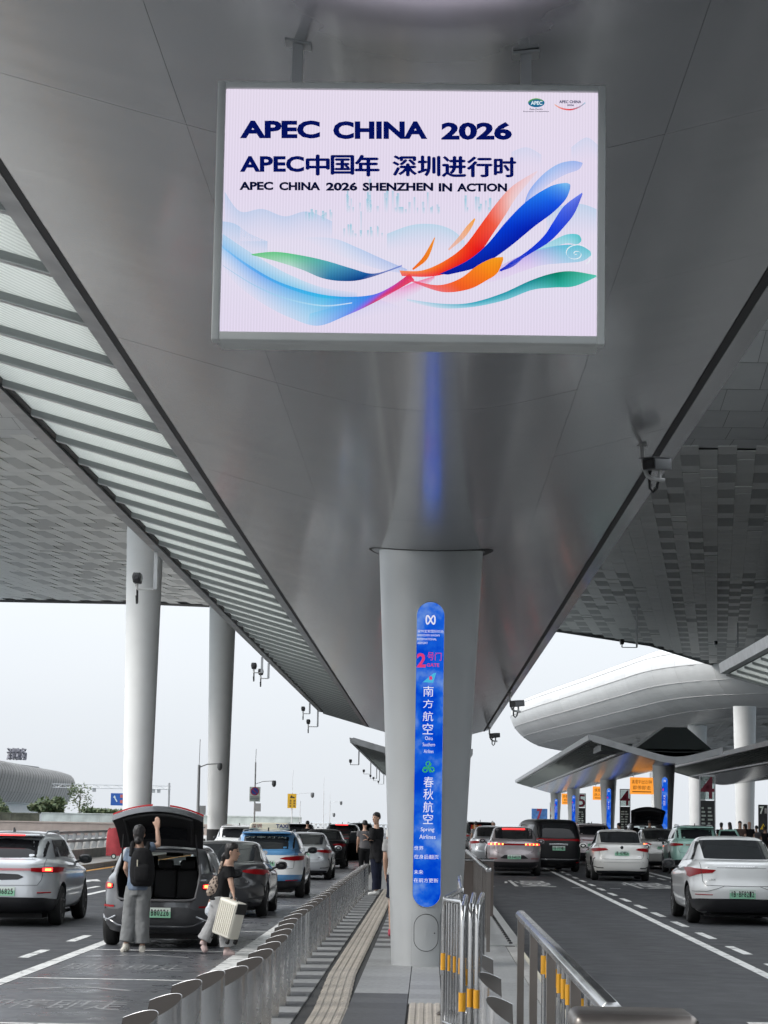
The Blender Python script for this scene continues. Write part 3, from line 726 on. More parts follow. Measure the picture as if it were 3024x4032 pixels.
R('blue_wave', [(78, 740), (180, 812), (300, 880), (440, 925), (560, 942), (680, 935), (760, 900), (830, 850)], [(76, 830), (150, 905), (250, 975), (350, 1025), (460, 1058), (570, 1020), (690, 965), (850, 876)],
  [(0, (.50, .78, .97, .7), (.8, .88, .97, 0)), (.2, (.25, .62, .95, .85), (.78, .88, .97, .2)), (.5, (.08, .72, .92, .95), (.55, .85, .97, .45)), (.70, (.22, .52, .93, 1), (.30, .58, .95, .85)), (.78, (.50, .38, .92, 1), (.55, .35, .9, .9)), (.86, (.75, .30, .80, 1), (.85, .2, .35, 1)), (1, (.90, .18, .25, 1), (.93, .3, .45, 1))], 3)
R('cyan_wave_line', [(80, 815), (200, 890), (330, 945), (480, 975), (600, 965)], [(80, 819), (200, 895), (330, 951), (480, 981), (600, 969)], [(0, (.4, .75, .9, .3), (.4, .75, .9, .3)), (1, (.9, .95, 1, .8), (.9, .95, 1, .8))], 4)
R('green_leaf', [(195, 772), (290, 763), (400, 778), (500, 800), (600, 830), (690, 850), (800, 815)], [(198, 776), (300, 802), (400, 835), (480, 868), (560, 880), (650, 872), (800, 822)],
  [(0, (.35, .78, .45, .9), (.35, .78, .45, .9)), (.25, (.30, .78, .50, .95), (.55, .85, .7, .6)), (.55, (.25, .65, .75, .95), (.15, .45, .65, 1)), (.8, (.08, .35, .65, 1), (.03, .22, .5, 1)), (1, (.2, .35, .8, .6), (.2, .35, .8, .6))], 5)
R('cyan_veil', [(80, 690), (200, 770), (340, 850), (480, 905), (620, 925)], [(78, 745), (190, 830), (320, 900), (470, 945), (620, 950)], [(0, (.6, .82, .95, .5), (.35, .72, .95, .7)), (.6, (.6, .88, .96, .45), (.2, .75, .92, .8)), (1, (.6, .8, .95, .1), (.3, .65, .95, .4))], 2.5)
R('blue_mist', [(430, 1010), (560, 975), (680, 950), (800, 985)], [(420, 1060), (560, 1045), (690, 1020), (800, 1010)], [(0, (.55, .8, .97, .5), (.8, .88, .97, 0)), (.5, (.6, .72, .96, .5), (.8, .85, .97, 0)), (1, (.8, .8, .96, 0), (.85, .85, .97, 0))], 2.6)
R('pink_glow', [(700, 950), (780, 915), (850, 885), (930, 860)], [(690, 985), (790, 965), (870, 920), (930, 870)], [(0, (.95, .6, .85, .1), (.95, .7, .9, 0)), (.5, (.95, .45, .75, .75), (.95, .7, .9, 0)), (1, (.95, .35, .5, .9), (.95, .5, .7, .3))], 4)
R('orange_petal', [(840, 832), (880, 790), (905, 750), (931, 704)], [(846, 836), (895, 800), (917, 760), (933, 707)], [(0, (.95, .4, .1, 1), (.95, .45, .1, 1)), (1, (.95, .6, .2, 1), (.95, .6, .2, 1))], 6)
R('orange_petal', [(985, 752), (1030, 700), (1060, 660), (1092, 627)], [(988, 758), (1045, 712), (1077, 670), (1094, 634)], [(0, (.97, .6, .3, .5), (.97, .6, .3, .5)), (1, (.97, .65, .2, 1), (.97, .65, .2, 1))], 6)
R('red_feather', [(790, 838), (880, 838), (970, 800), (1050, 740), (1115, 655), (1178, 570), (1245, 497), (1342, 437)], [(800, 860), (920, 862), (1015, 835), (1105, 775), (1165, 690), (1218, 610), (1262, 540), (1345, 441)],
  [(0, (.98, .55, .15, .9), (.95, .25, .3, .9)), (.22, (.98, .5, .15, 1), (.93, .1, .15, 1)), (.45, (.96, .25, .12, 1), (.9, .06, .12, 1)), (.62, (.96, .3, .2, 1), (.95, .35, .2, .95)), (.8, (.97, .6, .5, .75), (.98, .75, .65, .5)), (1, (.98, .75, .7, .3), (.98, .8, .75, .2))], 7)
R('pale_feather', [(1284, 608), (1306, 525), (1362, 455), (1425, 410), (1485, 396), (1524, 404)], [(1287, 606), (1330, 545), (1395, 487), (1455, 452), (1508, 432), (1525, 408)], [(0, (.45, .6, .95, .9), (.7, .78, .95, .3)), (.5, (.5, .72, .96, .75), (.72, .78, .96, .55)), (1, (.5, .65, .93, .8), (.6, .7, .95, .7))], 6)
R('blue_feather', [(950, 852), (1060, 800), (1140, 735), (1220, 640), (1300, 560), (1390, 502), (1450, 486), (1473, 490)], [(985, 855), (1110, 822), (1220, 752), (1330, 662), (1402, 608), (1452, 558), (1471, 520), (1475, 496)],
  [(0, (.05, .12, .6, 1), (.05, .12, .6, 1)), (.4, (.02, .25, .85, 1), (.03, .12, .68, 1)), (.65, (.15, .5, .95, 1), (.08, .3, .88, 1)), (.85, (.45, .75, .96, .95), (.3, .6, .93, .95)), (1, (.5, .75, .95, .9), (.35, .55, .85, 1))], 8)
R('small_blue_feather', [(1190, 836), (1300, 762), (1368, 700), (1408, 640), (1452, 577), (1522, 525)], [(1198, 842), (1312, 772), (1392, 722), (1452, 660), (1492, 607), (1524, 531)], [(0, (.1, .2, .8, 1), (.1, .2, .8, 1)), (.5, (.08, .25, .9, 1), (.12, .25, .85, 1)), (1, (.45, .55, .95, .95), (.35, .4, .85, 1))], 8)
R('orange_leaf', [(820, 872), (940, 897), (1030, 872), (1100, 820), (1160, 790), (1205, 784)], [(840, 884), (960, 924), (1065, 914), (1135, 880), (1182, 848), (1206, 795)], [(0, (.93, .3, .5, .9), (.93, .3, .5, .7)), (.35, (.98, .4, .15, 1), (.95, .35, .15, 1)), (.7, (.98, .6, .12, 1), (.98, .5, .1, 1)), (1, (.98, .65, .15, 1), (.93, .55, .1, 1))], 9)
R('blue_sliver', [(1185, 845), (1240, 800), (1300, 770)], [(1190, 842), (1245, 822), (1300, 775)], [(0, (.1, .15, .75, 1), (.1, .15, .75, 1)), (1, (.15, .3, .85, .8), (.15, .3, .85, .8))], 8)
R('teal_petal', [(1330, 757), (1400, 720), (1458, 694), (1505, 694), (1519, 714)], [(1335, 760), (1410, 742), (1460, 729), (1500, 733), (1517, 722)], [(0, (.5, .85, .9, .5), (.5, .85, .9, .5)), (.6, (.35, .8, .85, .95), (.55, .85, .9, .8)), (1, (.3, .75, .75, 1), (.35, .75, .8, 1))], 7)
R('teal_cloud_petal', [(960, 895), (1130, 850), (1250, 790), (1340, 755), (1430, 737), (1510, 737), (1557, 762)], [(960, 905), (1150, 885), (1280, 842), (1360, 817), (1440, 809), (1520, 801), (1559, 776)], [(0, (.9, .7, .9, .1), (.9, .75, .95, 0)), (.4, (.72, .62, .92, .8), (.88, .75, .95, .4)), (.7, (.3, .75, .85, .95), (.6, .8, .93, .7)), (1, (.4, .78, .82, .95), (.5, .82, .87, .9))], 6)
R('green_petal', [(820, 952), (950, 970), (1070, 968), (1200, 930), (1310, 880), (1400, 850), (1480, 841), (1577, 857)], [(820, 960), (950, 988), (1080, 984), (1210, 957), (1320, 916), (1410, 906), (1490, 901), (1579, 863)], [(0, (.6, .85, .93, .5), (.75, .9, .95, .2)), (.3, (.15, .65, .75, 1), (.45, .8, .88, .8)), (.55, (.05, .55, .6, 1), (.3, .75, .8, .9)), (.75, (.03, .5, .4, 1), (.2, .7, .65, 1)), (1, (.35, .8, .7, 1), (.4, .8, .75, 1))], 7)
sp = [(1495 + (6 + 3.0 * k / 3) * math.cos(k * .5) * (k / 14 + .2), 770 + (6 + k) * .8 * math.sin(k * .5) * (k / 14 + .2) * .9) for k in range(28)]
R('cloud_curl', sp, [(x + 3, y + 3) for x, y in sp], [(0, (.93, .96, .98, .9), (.93, .96, .98, .9)), (1, (.93, .96, .98, .9), (.93, .96, .98, .9))], 10)
def screen_text(name, s, x0, x1, y0, y1, col, bold, lay=12):
    mb = MB(); put_text(mb, s, lambda a, b: art(a, b, lay), x0, x1, y1, y0, bold)
    me = bpy.data.meshes.new(name); me.from_pydata(mb.v, [], mb.f); me.materials.append(LED); colour(me, [lin(*col)] * len(mb.v))
    return obj(name, me, SCR)
NAVY = (.02, .07, .36, 1)
for w, a, b in (('APEC', 150, 472), ('CHINA', 525, 903), ('2026', 959, 1242)): screen_text('headline_word', w, a, b, 234 + (a - 150) * .007, 307 + (a - 150) * .007, NAVY, .045)
for w, a, b, t, bt in (('APEC', 150, 408, 378, 443), ('中', 418, 508, 374, 455), ('国', 518, 606, 376, 452), ('年', 614, 708, 375, 459), ('深', 766, 858, 377, 458), ('圳', 866, 952, 378, 458), ('进', 964, 1056, 380, 462), ('行', 1064, 1160, 382, 462), ('时', 1172, 1256, 384, 462)):
    screen_text('slogan_character', w, a, b, t, bt, NAVY, .036 if w == 'APEC' else .075)
for w, a, b in (('APEC', 148, 284), ('CHINA', 308, 473), ('2026', 496, 622), ('SHENZHEN', 643, 926), ('IN', 948, 1002), ('ACTION', 1021, 1222)): screen_text('subtitle_word', w, a, b, 482 + (a - 148) * .007, 516 + (a - 148) * .007, (.03, .06, .2, 1), .045)
# emblem row
n = 28
el = [(1340 + 33 * math.cos(2 * math.pi * i / n), 161 + 18 * math.sin(2 * math.pi * i / n)) for i in range(n)]
def disc(name, pts, col, lay):
    me = bpy.data.meshes.new(name); me.from_pydata([art(x, y, lay) for x, y in pts], [], [tuple(range(len(pts)))]); me.materials.append(LED); colour(me, [lin(*col)] * len(pts)); return obj(name, me, SCR)
disc('globe_emblem', el, (.08, .42, .58, 1), 11)
R('globe_band', [(1308, 156), (1322, 146), (1345, 143), (1368, 152)], [(1310, 166), (1326, 155), (1346, 151), (1366, 158)], [(0, (.35, .65, .25, 1), (.1, .4, .6, 1)), (1, (.55, .75, .3, 1), (.1, .35, .6, 1))], 12)
screen_text('globe_lettering', 'APEC', 1318, 1364, 154, 170, (.9, .95, .97, 1), .03, 13)
screen_text('emblem_caption', 'Asia-Pacific', 1312, 1366, 184, 190, (.05, .1, .2, 1), .02)
screen_text('emblem_caption', 'Economic Cooperation', 1288, 1390, 194, 200, (.05, .1, .2, 1), .02)
screen_text('emblem_caption', 'APEC CHINA', 1432, 1520, 151, 163, (.05, .1, .3, 1), .03)
screen_text('emblem_caption', '2026', 1463, 1490, 167, 174, (.05, .1, .3, 1), .03)
R('emblem_swoosh', [(1412, 165), (1440, 180), (1476, 186), (1510, 176), (1535, 158)], [(1414, 172), (1440, 187), (1476, 192), (1510, 182), (1537, 163)], [(0, (.95, .7, .5, .6), (.95, .7, .5, .6)), (.5, (.9, .2, .25, 1), (.9, .2, .25, 1)), (1, (.4, .75, .85, .6), (.4, .75, .85, .6))], 12)

# ---------------------------------------------------------------- vehicles
def glass_mat(name, tint, rough=0.04, trans=0.0):
    m = bpy.data.materials.new(name); m.use_nodes = True; nt = m.node_tree; N = nt.nodes.new; L = nt.links.new
    p = nt.nodes['Principled BSDF']; p.inputs['Base Color'].default_value = (*tint, 1); p.inputs['Roughness'].default_value = rough
    p.inputs['Specular IOR Level'].default_value = 0.35
    if trans > 0:
        tp = N('ShaderNodeBsdfTransparent'); tp.inputs['Color'].default_value = (0.75, 0.82, 0.8, 1); mx = N('ShaderNodeMixShader'); mx.inputs[0].default_value = trans
        L(p.outputs[0], mx.inputs[1]); L(tp.outputs[0], mx.inputs[2]); L(mx.outputs[0], nt.nodes['Material Output'].inputs['Surface'])
    return m
GLASS_D = glass_mat('dark_glass', (0.012, 0.013, 0.015)); GLASS_M = glass_mat('mid_glass', (0.016, 0.018, 0.02)); GLASS_T = glass_mat('clear_glass', (0.04, 0.05, 0.05), trans=0.72)
tyre_m = mat('tyre', (0.012, 0.012, 0.012), 0.75); rim_m = mat('rim', (0.22, 0.22, 0.23), 0.3, metal=0.9); rim_d = mat('rim_dark', (0.04, 0.04, 0.042), 0.35, metal=0.6)
trim_m = mat('trim_black', (0.016, 0.016, 0.018), 0.4); plastic_m = mat('plastic_grey', (0.045, 0.046, 0.05), 0.5)
chrome = mat('chrome', (0.7, 0.7, 0.7), 0.12, metal=1.0)
red_lens = mat('red_lens', (0.30, 0.004, 0.008), 0.3, spec=.15); red_glow = emit('red_glow', (1.0, 0.03, 0.03), 2.6); amber_core = emit('brake_core', (1.0, 0.22, 0.04), 5.0)
plate_green = mat('plate_green', (0.30, 0.62, 0.42), 0.45); plate_ink = mat('plate_ink', (0.02, 0.03, 0.025), 0.5); plate_w = mat('plate_white', (0.66, 0.74, 0.68), 0.45)
seat_m = mat('seat_cloth', (0.012, 0.012, 0.013), 0.8)
def paint(name, col, metal=0.35, rough=0.3): return mat('paint_' + name, col, rough, metal=metal, coat=1.0, noise_amt=0.03, nscale=2)
P_WHITE = paint('white', (0.80, 0.81, 0.80), 0.0); P_CREAM = paint('cream', (0.74, 0.73, 0.69), 0.0); P_SILVER = paint('silver', (0.52, 0.54, 0.56), 0.45)
P_GREY = paint('grey', (0.095, 0.098, 0.107), 0.5); P_BLACK = mat('paint_black', (0.006, 0.006, 0.007), .35, spec=.3); P_MAUVE = paint('mauve', (0.42, 0.37, 0.38), 0.45)
P_MINT = paint('mint', (0.32, 0.55, 0.47), 0.1); P_BLUE = paint('taxi_blue', (0.07, 0.23, 0.45), 0.2); P_DARK = paint('charcoal', (0.03, 0.031, 0.034), 0.3); P_STONE = paint('stone', (0.40, 0.39, 0.37), 0.4)

def pchip(xs, ys, x):
    n = len(xs)
    if x <= xs[0]: return ys[0]
    if x >= xs[-1]: return ys[-1]
    i = max(k for k in range(n - 1) if xs[k] <= x)
    d = [(ys[k + 1] - ys[k]) / (xs[k + 1] - xs[k]) for k in range(n - 1)]
    def slope(k):
        if k == 0: return d[0]
        if k == n - 1: return d[-1]
        return 0 if d[k - 1] * d[k] <= 0 else 2 * d[k - 1] * d[k] / (d[k - 1] + d[k])
    h = xs[i + 1] - xs[i]; t = (x - xs[i]) / h
    return ys[i] * (2 * t ** 3 - 3 * t ** 2 + 1) + slope(i) * h * (t ** 3 - 2 * t * t + t) + ys[i + 1] * (-2 * t ** 3 + 3 * t * t) + slope(i + 1) * h * (t ** 3 - t * t)

class Shape:
    """car body as a stack of superellipse slices: keys (z, rear y, front y, half width, exponent, front drop)"""
    def __init__(s, keys):
        s.k = keys; s.T = list(range(len(keys)))
        s.c = [[k[j] for k in keys] for j in range(6)]
        s.N = 60; m = (len(keys) - 1) * s.N
        s.tab = [tuple(pchip(s.T, s.c[j], i / s.N) for j in range(6)) for i in range(m + 1)]
    def ring(s, t):
        f = min(max(t * s.N, 0), len(s.tab) - 1.0001); i = int(f); q = f - i
        return tuple(a + (b - a) * q for a, b in zip(s.tab[i], s.tab[i + 1]))
    def t_of_z(s, z):
        a, b = 0, len(s.tab) - 1
        while b - a > 1:
            m = (a + b) // 2
            if s.tab[m][0] < z: a = m
            else: b = m
        za, zb = s.tab[a][0], s.tab[b][0]
        return (a + min(1, max(0, (z - za) / max(1e-9, zb - za)))) / s.N
    def pt(s, th, t):
        z, yr, yf, hw, n, dz = s.ring(t); sn, cs = math.sin(th), math.cos(th)
        x = hw * math.copysign(abs(sn) ** (2 / n), sn); hl = (yf - yr) / 2; y = (yr + yf) / 2 - hl * math.copysign(abs(cs) ** (2 / n), cs)
        q = (y - yr) / max(.01, yf - yr)
        return Vector((x, y, z + dz * max(0, q) ** 1.3))
    def rear(s, x, z, off=0.0):
        t = s.t_of_z(z); zz, yr, yf, hw, n, dz = s.ring(t)
        r = min(.9985, abs(x) / hw); th = math.asin(r ** (n / 2)); p = s.pt(math.copysign(th, x), t)
        if off:
            e = .01
            q1 = s.pt(math.copysign(th, x), min(len(s.k) - 1, t + e)); q0 = s.pt(math.copysign(th, x), max(0, t - e))
            dth = .01; r1 = s.pt(math.copysign(th, x) + dth, t); r0 = s.pt(math.copysign(th, x) - dth, t)
            nrm = (r1 - r0).cross(q1 - q0)
            if nrm.length > 1e-9:
                nrm.normalize(); c = Vector((0, (yr + yf) / 2, p.z))
                if nrm.dot(p - c) < 0: nrm = -nrm
                p = p + nrm * off
        return p
    def side(s, y, z, sgn, off=0.0):
        t = s.t_of_z(z); zz, yr, yf, hw, n, dz = s.ring(t); hl = (yf - yr) / 2; c = (yr + yf) / 2
        q = max(-.999, min(.999, (c - y) / hl)); cs = math.copysign(abs(q) ** (n / 2), q); sn = math.sqrt(max(0, 1 - cs * cs))
        x = hw * sn ** (2 / n); qq = (y - yr) / max(.01, yf - yr)
        return Vector((sgn * (x + off), y, zz + dz * max(0, qq) ** 1.3))
    def mesh(s, mats, zones=None, nseg=72, sub=5, smooth=34):
        mb = MB(); rings = []
        nt = (len(s.k) - 1) * sub
        # even sampling of the perimeter
        base = []
        for i in range(nt + 1):
            t = i / sub
            # sample by angle warped so corners get points
            ths = []
            for k in range(nseg):
                a = 2 * math.pi * k / nseg; n = s.ring(t)[4]
                ths.append(math.atan2(math.copysign(abs(math.sin(a)) ** (n / 2.6), math.sin(a)), math.copysign(abs(math.cos(a)) ** (n / 2.6), math.cos(a))))
            rings.append([s.pt(th, t) for th in ths])
        mb.grid(rings, closed=True)
        if zones: mb.m = [zones((rings[f // nseg][f % nseg] + rings[f // nseg + 1][(f + 1) % nseg]) / 2) for f in range(len(mb.f))]
        mb.add(rings[0], [tuple(reversed(range(nseg)))], 1); mb.add(rings[-1], [tuple(range(nseg))], 0)
        me = bpy.data.meshes.new('body'); me.from_pydata(mb.v, [], mb.f)
        for m in mats: me.materials.append(m)
        me.polygons.foreach_set('material_index', mb.m)
        bm = bmesh.new(); bm.from_mesh(me); bmesh.ops.remove_doubles(bm, verts=bm.verts, dist=1e-4); bmesh.ops.recalc_face_normals(bm, faces=bm.faces); bm.to_mesh(me); bm.free()
        return me
def boolean_cut(me, cutters, inner_mat=1, fn=None):
    o = bpy.data.objects.new('tmp', me); TMP.collection.objects.link(o); cs = []
    for c in cutters:
        co = bpy.data.objects.new('cut', c); TMP.collection.objects.link(co); cs.append(co)
        b = o.modifiers.new('b', 'BOOLEAN'); b.object = co; b.operation = 'DIFFERENCE'; b.solver = 'EXACT'
    new = evaluated(o)
    for x in cs + [o]: bpy.data.objects.remove(x)
    if fn:
        for p in new.polygons:
            if fn(p.center, p.normal): p.material_index = inner_mat
    return new
def shade(me, ang=32):
    bm = bmesh.new(); bm.from_mesh(me)
    for f in bm.faces: f.smooth = True
    for e in bm.edges:
        if len(e.link_faces) == 2 and (e.calc_face_angle(0) > rad(ang) or e.link_faces[0].material_index != e.link_faces[1].material_index): e.smooth = False
    bm.to_mesh(me); bm.free(); return me
WHEELS = {}
def wheel_parts(parent, x, y, r, sgn, w=0.22, dark=False):
    key = (round(r, 3), round(w, 3), dark)
    if key not in WHEELS:
        prof = [(r * .66, -w / 2 + .01), (r * .9, -w / 2), (r * .985, -w / 2 + .03), (r, -w / 2 + .06), (r, w / 2 - .06), (r * .985, w / 2 - .03), (r * .9, w / 2), (r * .66, w / 2 - .01)]
        ty = MB().lathe(prof, 40, axis='x').mesh('tyre', tyre_m, 35)
        mb = MB(); mb.lathe([(r * .67, -.06), (r * .67, w / 2 - .02), (r * .62, w / 2 - .015), (r * .6, w / 2 - .06), (r * .2, w / 2 - .05), (r * .16, w / 2 - .02), (r * .01, w / 2 - .02)], 40, axis='x')
        for k in range(5):
            a = 2 * math.pi * k / 5; ca, sa = math.cos(a), math.sin(a)
            mb.bar((w / 2 - .03, r * .12 * ca, r * .12 * sa), (w / 2 - .022, r * .63 * ca, r * .63 * sa), r * .16, .03, up=(1, 0, 0))
        WHEELS[key] = (ty, mb.mesh('rim', rim_d if dark else rim_m, 35), MB().lathe([(r * .6, w / 2 - .07), (r * .6, w / 2 - .062)], 32, axis='x').mesh('brake_disc', black_matt))
    ty, rm, bd = WHEELS[key]
    o = obj('wheel', ty, parent, (x, y, r)); o.scale = (sgn, 1, 1)
    obj('rim', rm, o); obj('brake_disc', bd, o)
def patch(mb, S, pts, off=0.006, n=5, mirror=False):
    """pts: stations [(x, zlo, zhi)] across the rear face"""
    P = []
    for (a, b) in zip(pts, pts[1:]):
        for i in range(n): q = i / n; P.append(tuple(a[c] + (b[c] - a[c]) * q for c in range(3)))
    P.append(pts[-1])
    for sg in ((1, -1) if mirror else (1,)):
        rows = [[S.rear(sg * x, lo + (hi - lo) * k / 4, off) for k in range(5)] for x, lo, hi in P]
        mb.grid(rows)
    return mb
def rpatch(name, S, pts, m, parent, off=0.006, mirror=False, n=5, smooth=50):
    if mirror:
        for sg in (1, -1): patch(MB(), S, [(sg * x, a, b) for x, a, b in pts], off, n).build(name, m, parent, smooth)
        return
    return patch(MB(), S, pts, off, n).build(name, m, parent, smooth)
def rline(name, S, pts, m, parent, r=.006, mirror=False, off=.002):
    for sg in ((1, -1) if mirror else (1,)):
        dense = []
        for a, b in zip(pts, pts[1:]): dense += [(a[0] + (b[0] - a[0]) * i / 6, a[1] + (b[1] - a[1]) * i / 6) for i in range(6)]
        dense.append(pts[-1])
        MB().tube([S.rear(sg * x, z, off) for x, z in dense], r, 6).build(name, m, parent, True)
def side_window(S, t, y0, y1, z0, z1, ytop0, ytop1, m, name='side_window'):
    for sg in (1, -1):
        rows = []
        for k in range(6):
            q = k / 5; z = z0 + (z1 - z0) * q; a = y0 + (ytop0 - y0) * q; b = y1 + (ytop1 - y1) * q
            rows.append([S.side(a + (b - a) * i / 8, z, sg, .008) for i in range(9)])
        MB().grid(rows).build(name, m, t, 50)
def number_plate(S, t, z, text, y=None, x=0.0, w=.44, h=.14, back=True):
    p = S.rear(x, z); yy = (y if y is not None else p.y - .025)
    pl = MB().box(x - w / 2, x + w / 2, yy - .006, yy, z - h / 2, z + h / 2).build('number_plate', plate_green, t)
    MB().box(x - w / 2, x + w / 2, yy - .008, yy - .0062, z + h * .12, z + h / 2).build('plate_top', plate_w, pl)
    mb = MB(); n = len(text); wd = w * .9; x0 = x - wd / 2; cw = wd / n
    for i, c in enumerate(text):
        if c == ' ': continue
        if c == '·': mb.box(x0 + cw * (i + .4), x0 + cw * (i + .6), yy - .0105, yy - .0085, z - .01, z + .01); continue
        put_text(mb, c, lambda a, b: (a, yy - .0095, b), x0 + cw * (i + .1), x0 + cw * (i + .9), z - h * .32, z + h * .32, .02)
    mb.build('plate_lettering', plate_ink, pl)
    return pl
def mirror_part(t, S, y, z, m, x=None, sides=(1, -1), sc=1.0):
    for sg in sides:
        b = S.side(y, z, sg); bx = abs(b.x)
        mb = MB(); rows = []
        for k in range(9):
            a = math.pi * k / 8; rr = math.sin(a) ** .6
            rows.append([(sg * (bx + .17 * sc - .12 * sc * math.cos(a)), y + .05 * math.cos(f) * rr, b.z + .07 + .085 * sc * math.sin(f) * rr) for f in [2 * math.pi * j / 16 for j in range(16)]])
        mb.grid(rows, closed=True); o = mb.build('wing_mirror', m, t, 60)
        MB().bar((sg * (bx - .02), y, b.z + .0), (sg * (bx + .1), y, b.z + .04), .06, .04).build('mirror_stalk', trim_m, o)
        MB().grid([[(sg * (bx + .17 * sc + .095 * sc * math.cos(a) * q), y - .046, b.z + .07 + .06 * sc * math.sin(a) * q) for a in [2 * math.pi * j / 14 for j in range(14)]] for q in (.05, 1)], closed=True).build('mirror_glass', GLASS_M, o)
def wheels(t, S, ya, yb, r, track, dark=False):
    MB().box(-.62, .62, ya - .45, yb + .45, .13, .26).build('underbody_blocker', black_matt, t)  # low box added beneath the car to darken the road under it
    for y in (ya, yb):
        for sg in (1, -1): wheel_parts(t, sg * track, y, r, sg, dark=dark)
def arches(ya, yb, r, track):
    cs = []
    for y in (ya, yb):
        for sg in (1, -1):
            c = MB(); R = r + .055
            c.lathe([(R, -.24), (R, .6)] if sg > 0 else [(R, -.6), (R, .24)], 40, (sg * track, y, r + .01), axis='x')
            cs.append(c.mesh('c', trim_m))
    def fn(c, n):
        for y in (ya, yb):
            d = math.hypot(c.y - y, c.z - r - .01)
            if d < r + .052 + .006 and abs(c.x) < 1.2 and (d < r + .045 or abs(n.x) < .2) and abs(math.hypot(c.y - y, c.z - r - .01) - (r + .055)) < .02 or (d < r + .05): return True
        return False
    return cs, fn
BODY = {}; SHAPES = {}
def car_body(key, keys, mats, ya, yb, r, track, zones=None, cuts=None):
    if key not in SHAPES: SHAPES[key] = Shape(keys)
    S = SHAPES[key]
    k = (key, tuple(m.name for m in mats))
    if k not in BODY:
        if key in BODY and not zones:
            me = BODY[key].copy()
            for i, m in enumerate(mats): me.materials[i] = m
        else:
            me = S.mesh(mats, zones); cs, fn = arches(ya, yb, r, track)
            me = boolean_cut(me, cs, 1, fn)
            if cuts:
                cm, fn2 = cuts(S); me = boolean_cut(me, cm, 1, fn2)
            shade(me); BODY[key] = me
        BODY[k] = me
    return S, BODY[k]
SEDAN = [(.17, .30, 4.50, .70, 5, 0), (.24, .10, 4.62, .83, 5, 0), (.40, .02, 4.70, .885, 5, 0), (.58, .0, 4.72, .905, 5.2, 0), (.76, .05, 4.70, .905, 5, -.02), (.93, .07, 4.60, .885, 5, -.14), (1.02, .10, 4.45, .84, 5, -.20),
         (1.055, .22, 4.2, .80, 5, -.16), (1.075, .52, 3.75, .755, 5, -.05), (1.15, .74, 3.42, .715, 5, -.03), (1.30, 1.14, 3.02, .655, 5, -.02), (1.41, 1.50, 2.66, .59, 4.5, 0), (1.452, 1.75, 2.45, .48, 4, 0), (1.47, 2.05, 2.2, .2, 3, 0)]
SUV = [(.22, .28, 4.28, .72, 5, 0), (.30, .08, 4.40, .84, 5, 0), (.48, .0, 4.48, .90, 5.2, 0), (.70, .02, 4.50, .92, 5.2, 0), (.90, .05, 4.48, .92, 5, -.03), (1.05, .06, 4.38, .90, 5, -.14), (1.12, .10, 4.2, .85, 5, -.17),
       (1.16, .16, 3.75, .81, 5, -.08), (1.22, .20, 3.45, .785, 5, -.03), (1.40, .38, 3.08, .72, 5.2, -.02), (1.52, .52, 2.75, .655, 5.2, 0), (1.58, .72, 2.5, .56, 4.5, 0), (1.615, 1.2, 2.1, .3, 3.5, 0)]
FASTBACK = [(.20, .28, 4.50, .72, 5, 0), (.28, .10, 4.62, .84, 5, 0), (.45, .02, 4.70, .895, 5, 0), (.62, .0, 4.72, .915, 5.2, 0), (.82, .03, 4.70, .92, 5, -.03), (.98, .03, 4.60, .90, 5, -.14), (1.07, .07, 4.4, .85, 5, -.18),
            (1.10, .22, 3.95, .80, 5, -.10), (1.15, .38, 3.55, .765, 5, -.04), (1.30, .78, 3.08, .70, 5, -.02), (1.43, 1.25, 2.72, .63, 4.6, 0), (1.49, 1.6, 2.45, .51, 4, 0), (1.515, 2.0, 2.2, .2, 3, 0)]
VAN = [(.20, .25, 4.95, .74, 6, 0), (.28, .06, 5.05, .87, 6, 0), (.48, .0, 5.12, .93, 6.5, 0), (.75, .01, 5.14, .945, 6.5, -.02), (.98, .03, 5.10, .945, 6.5, -.10), (1.08, .05, 4.9, .93, 6.5, -.1),
       (1.14, .08, 4.45, .915, 6.5, -.04), (1.35, .15, 4.2, .88, 6.5, -.01), (1.58, .26, 3.85, .82, 6.5, 0), (1.70, .36, 3.5, .75, 6, 0), (1.755, .6, 3.1, .62, 5, 0), (1.775, 1.4, 2.6, .3, 4, 0)]
def fin(t): 
    MB().prism([(0, 0), (.12, .0), (.0, .07)], lambda a, b, d: (d, a, b), -.012, .012).build('roof_fin', trim_m, t)

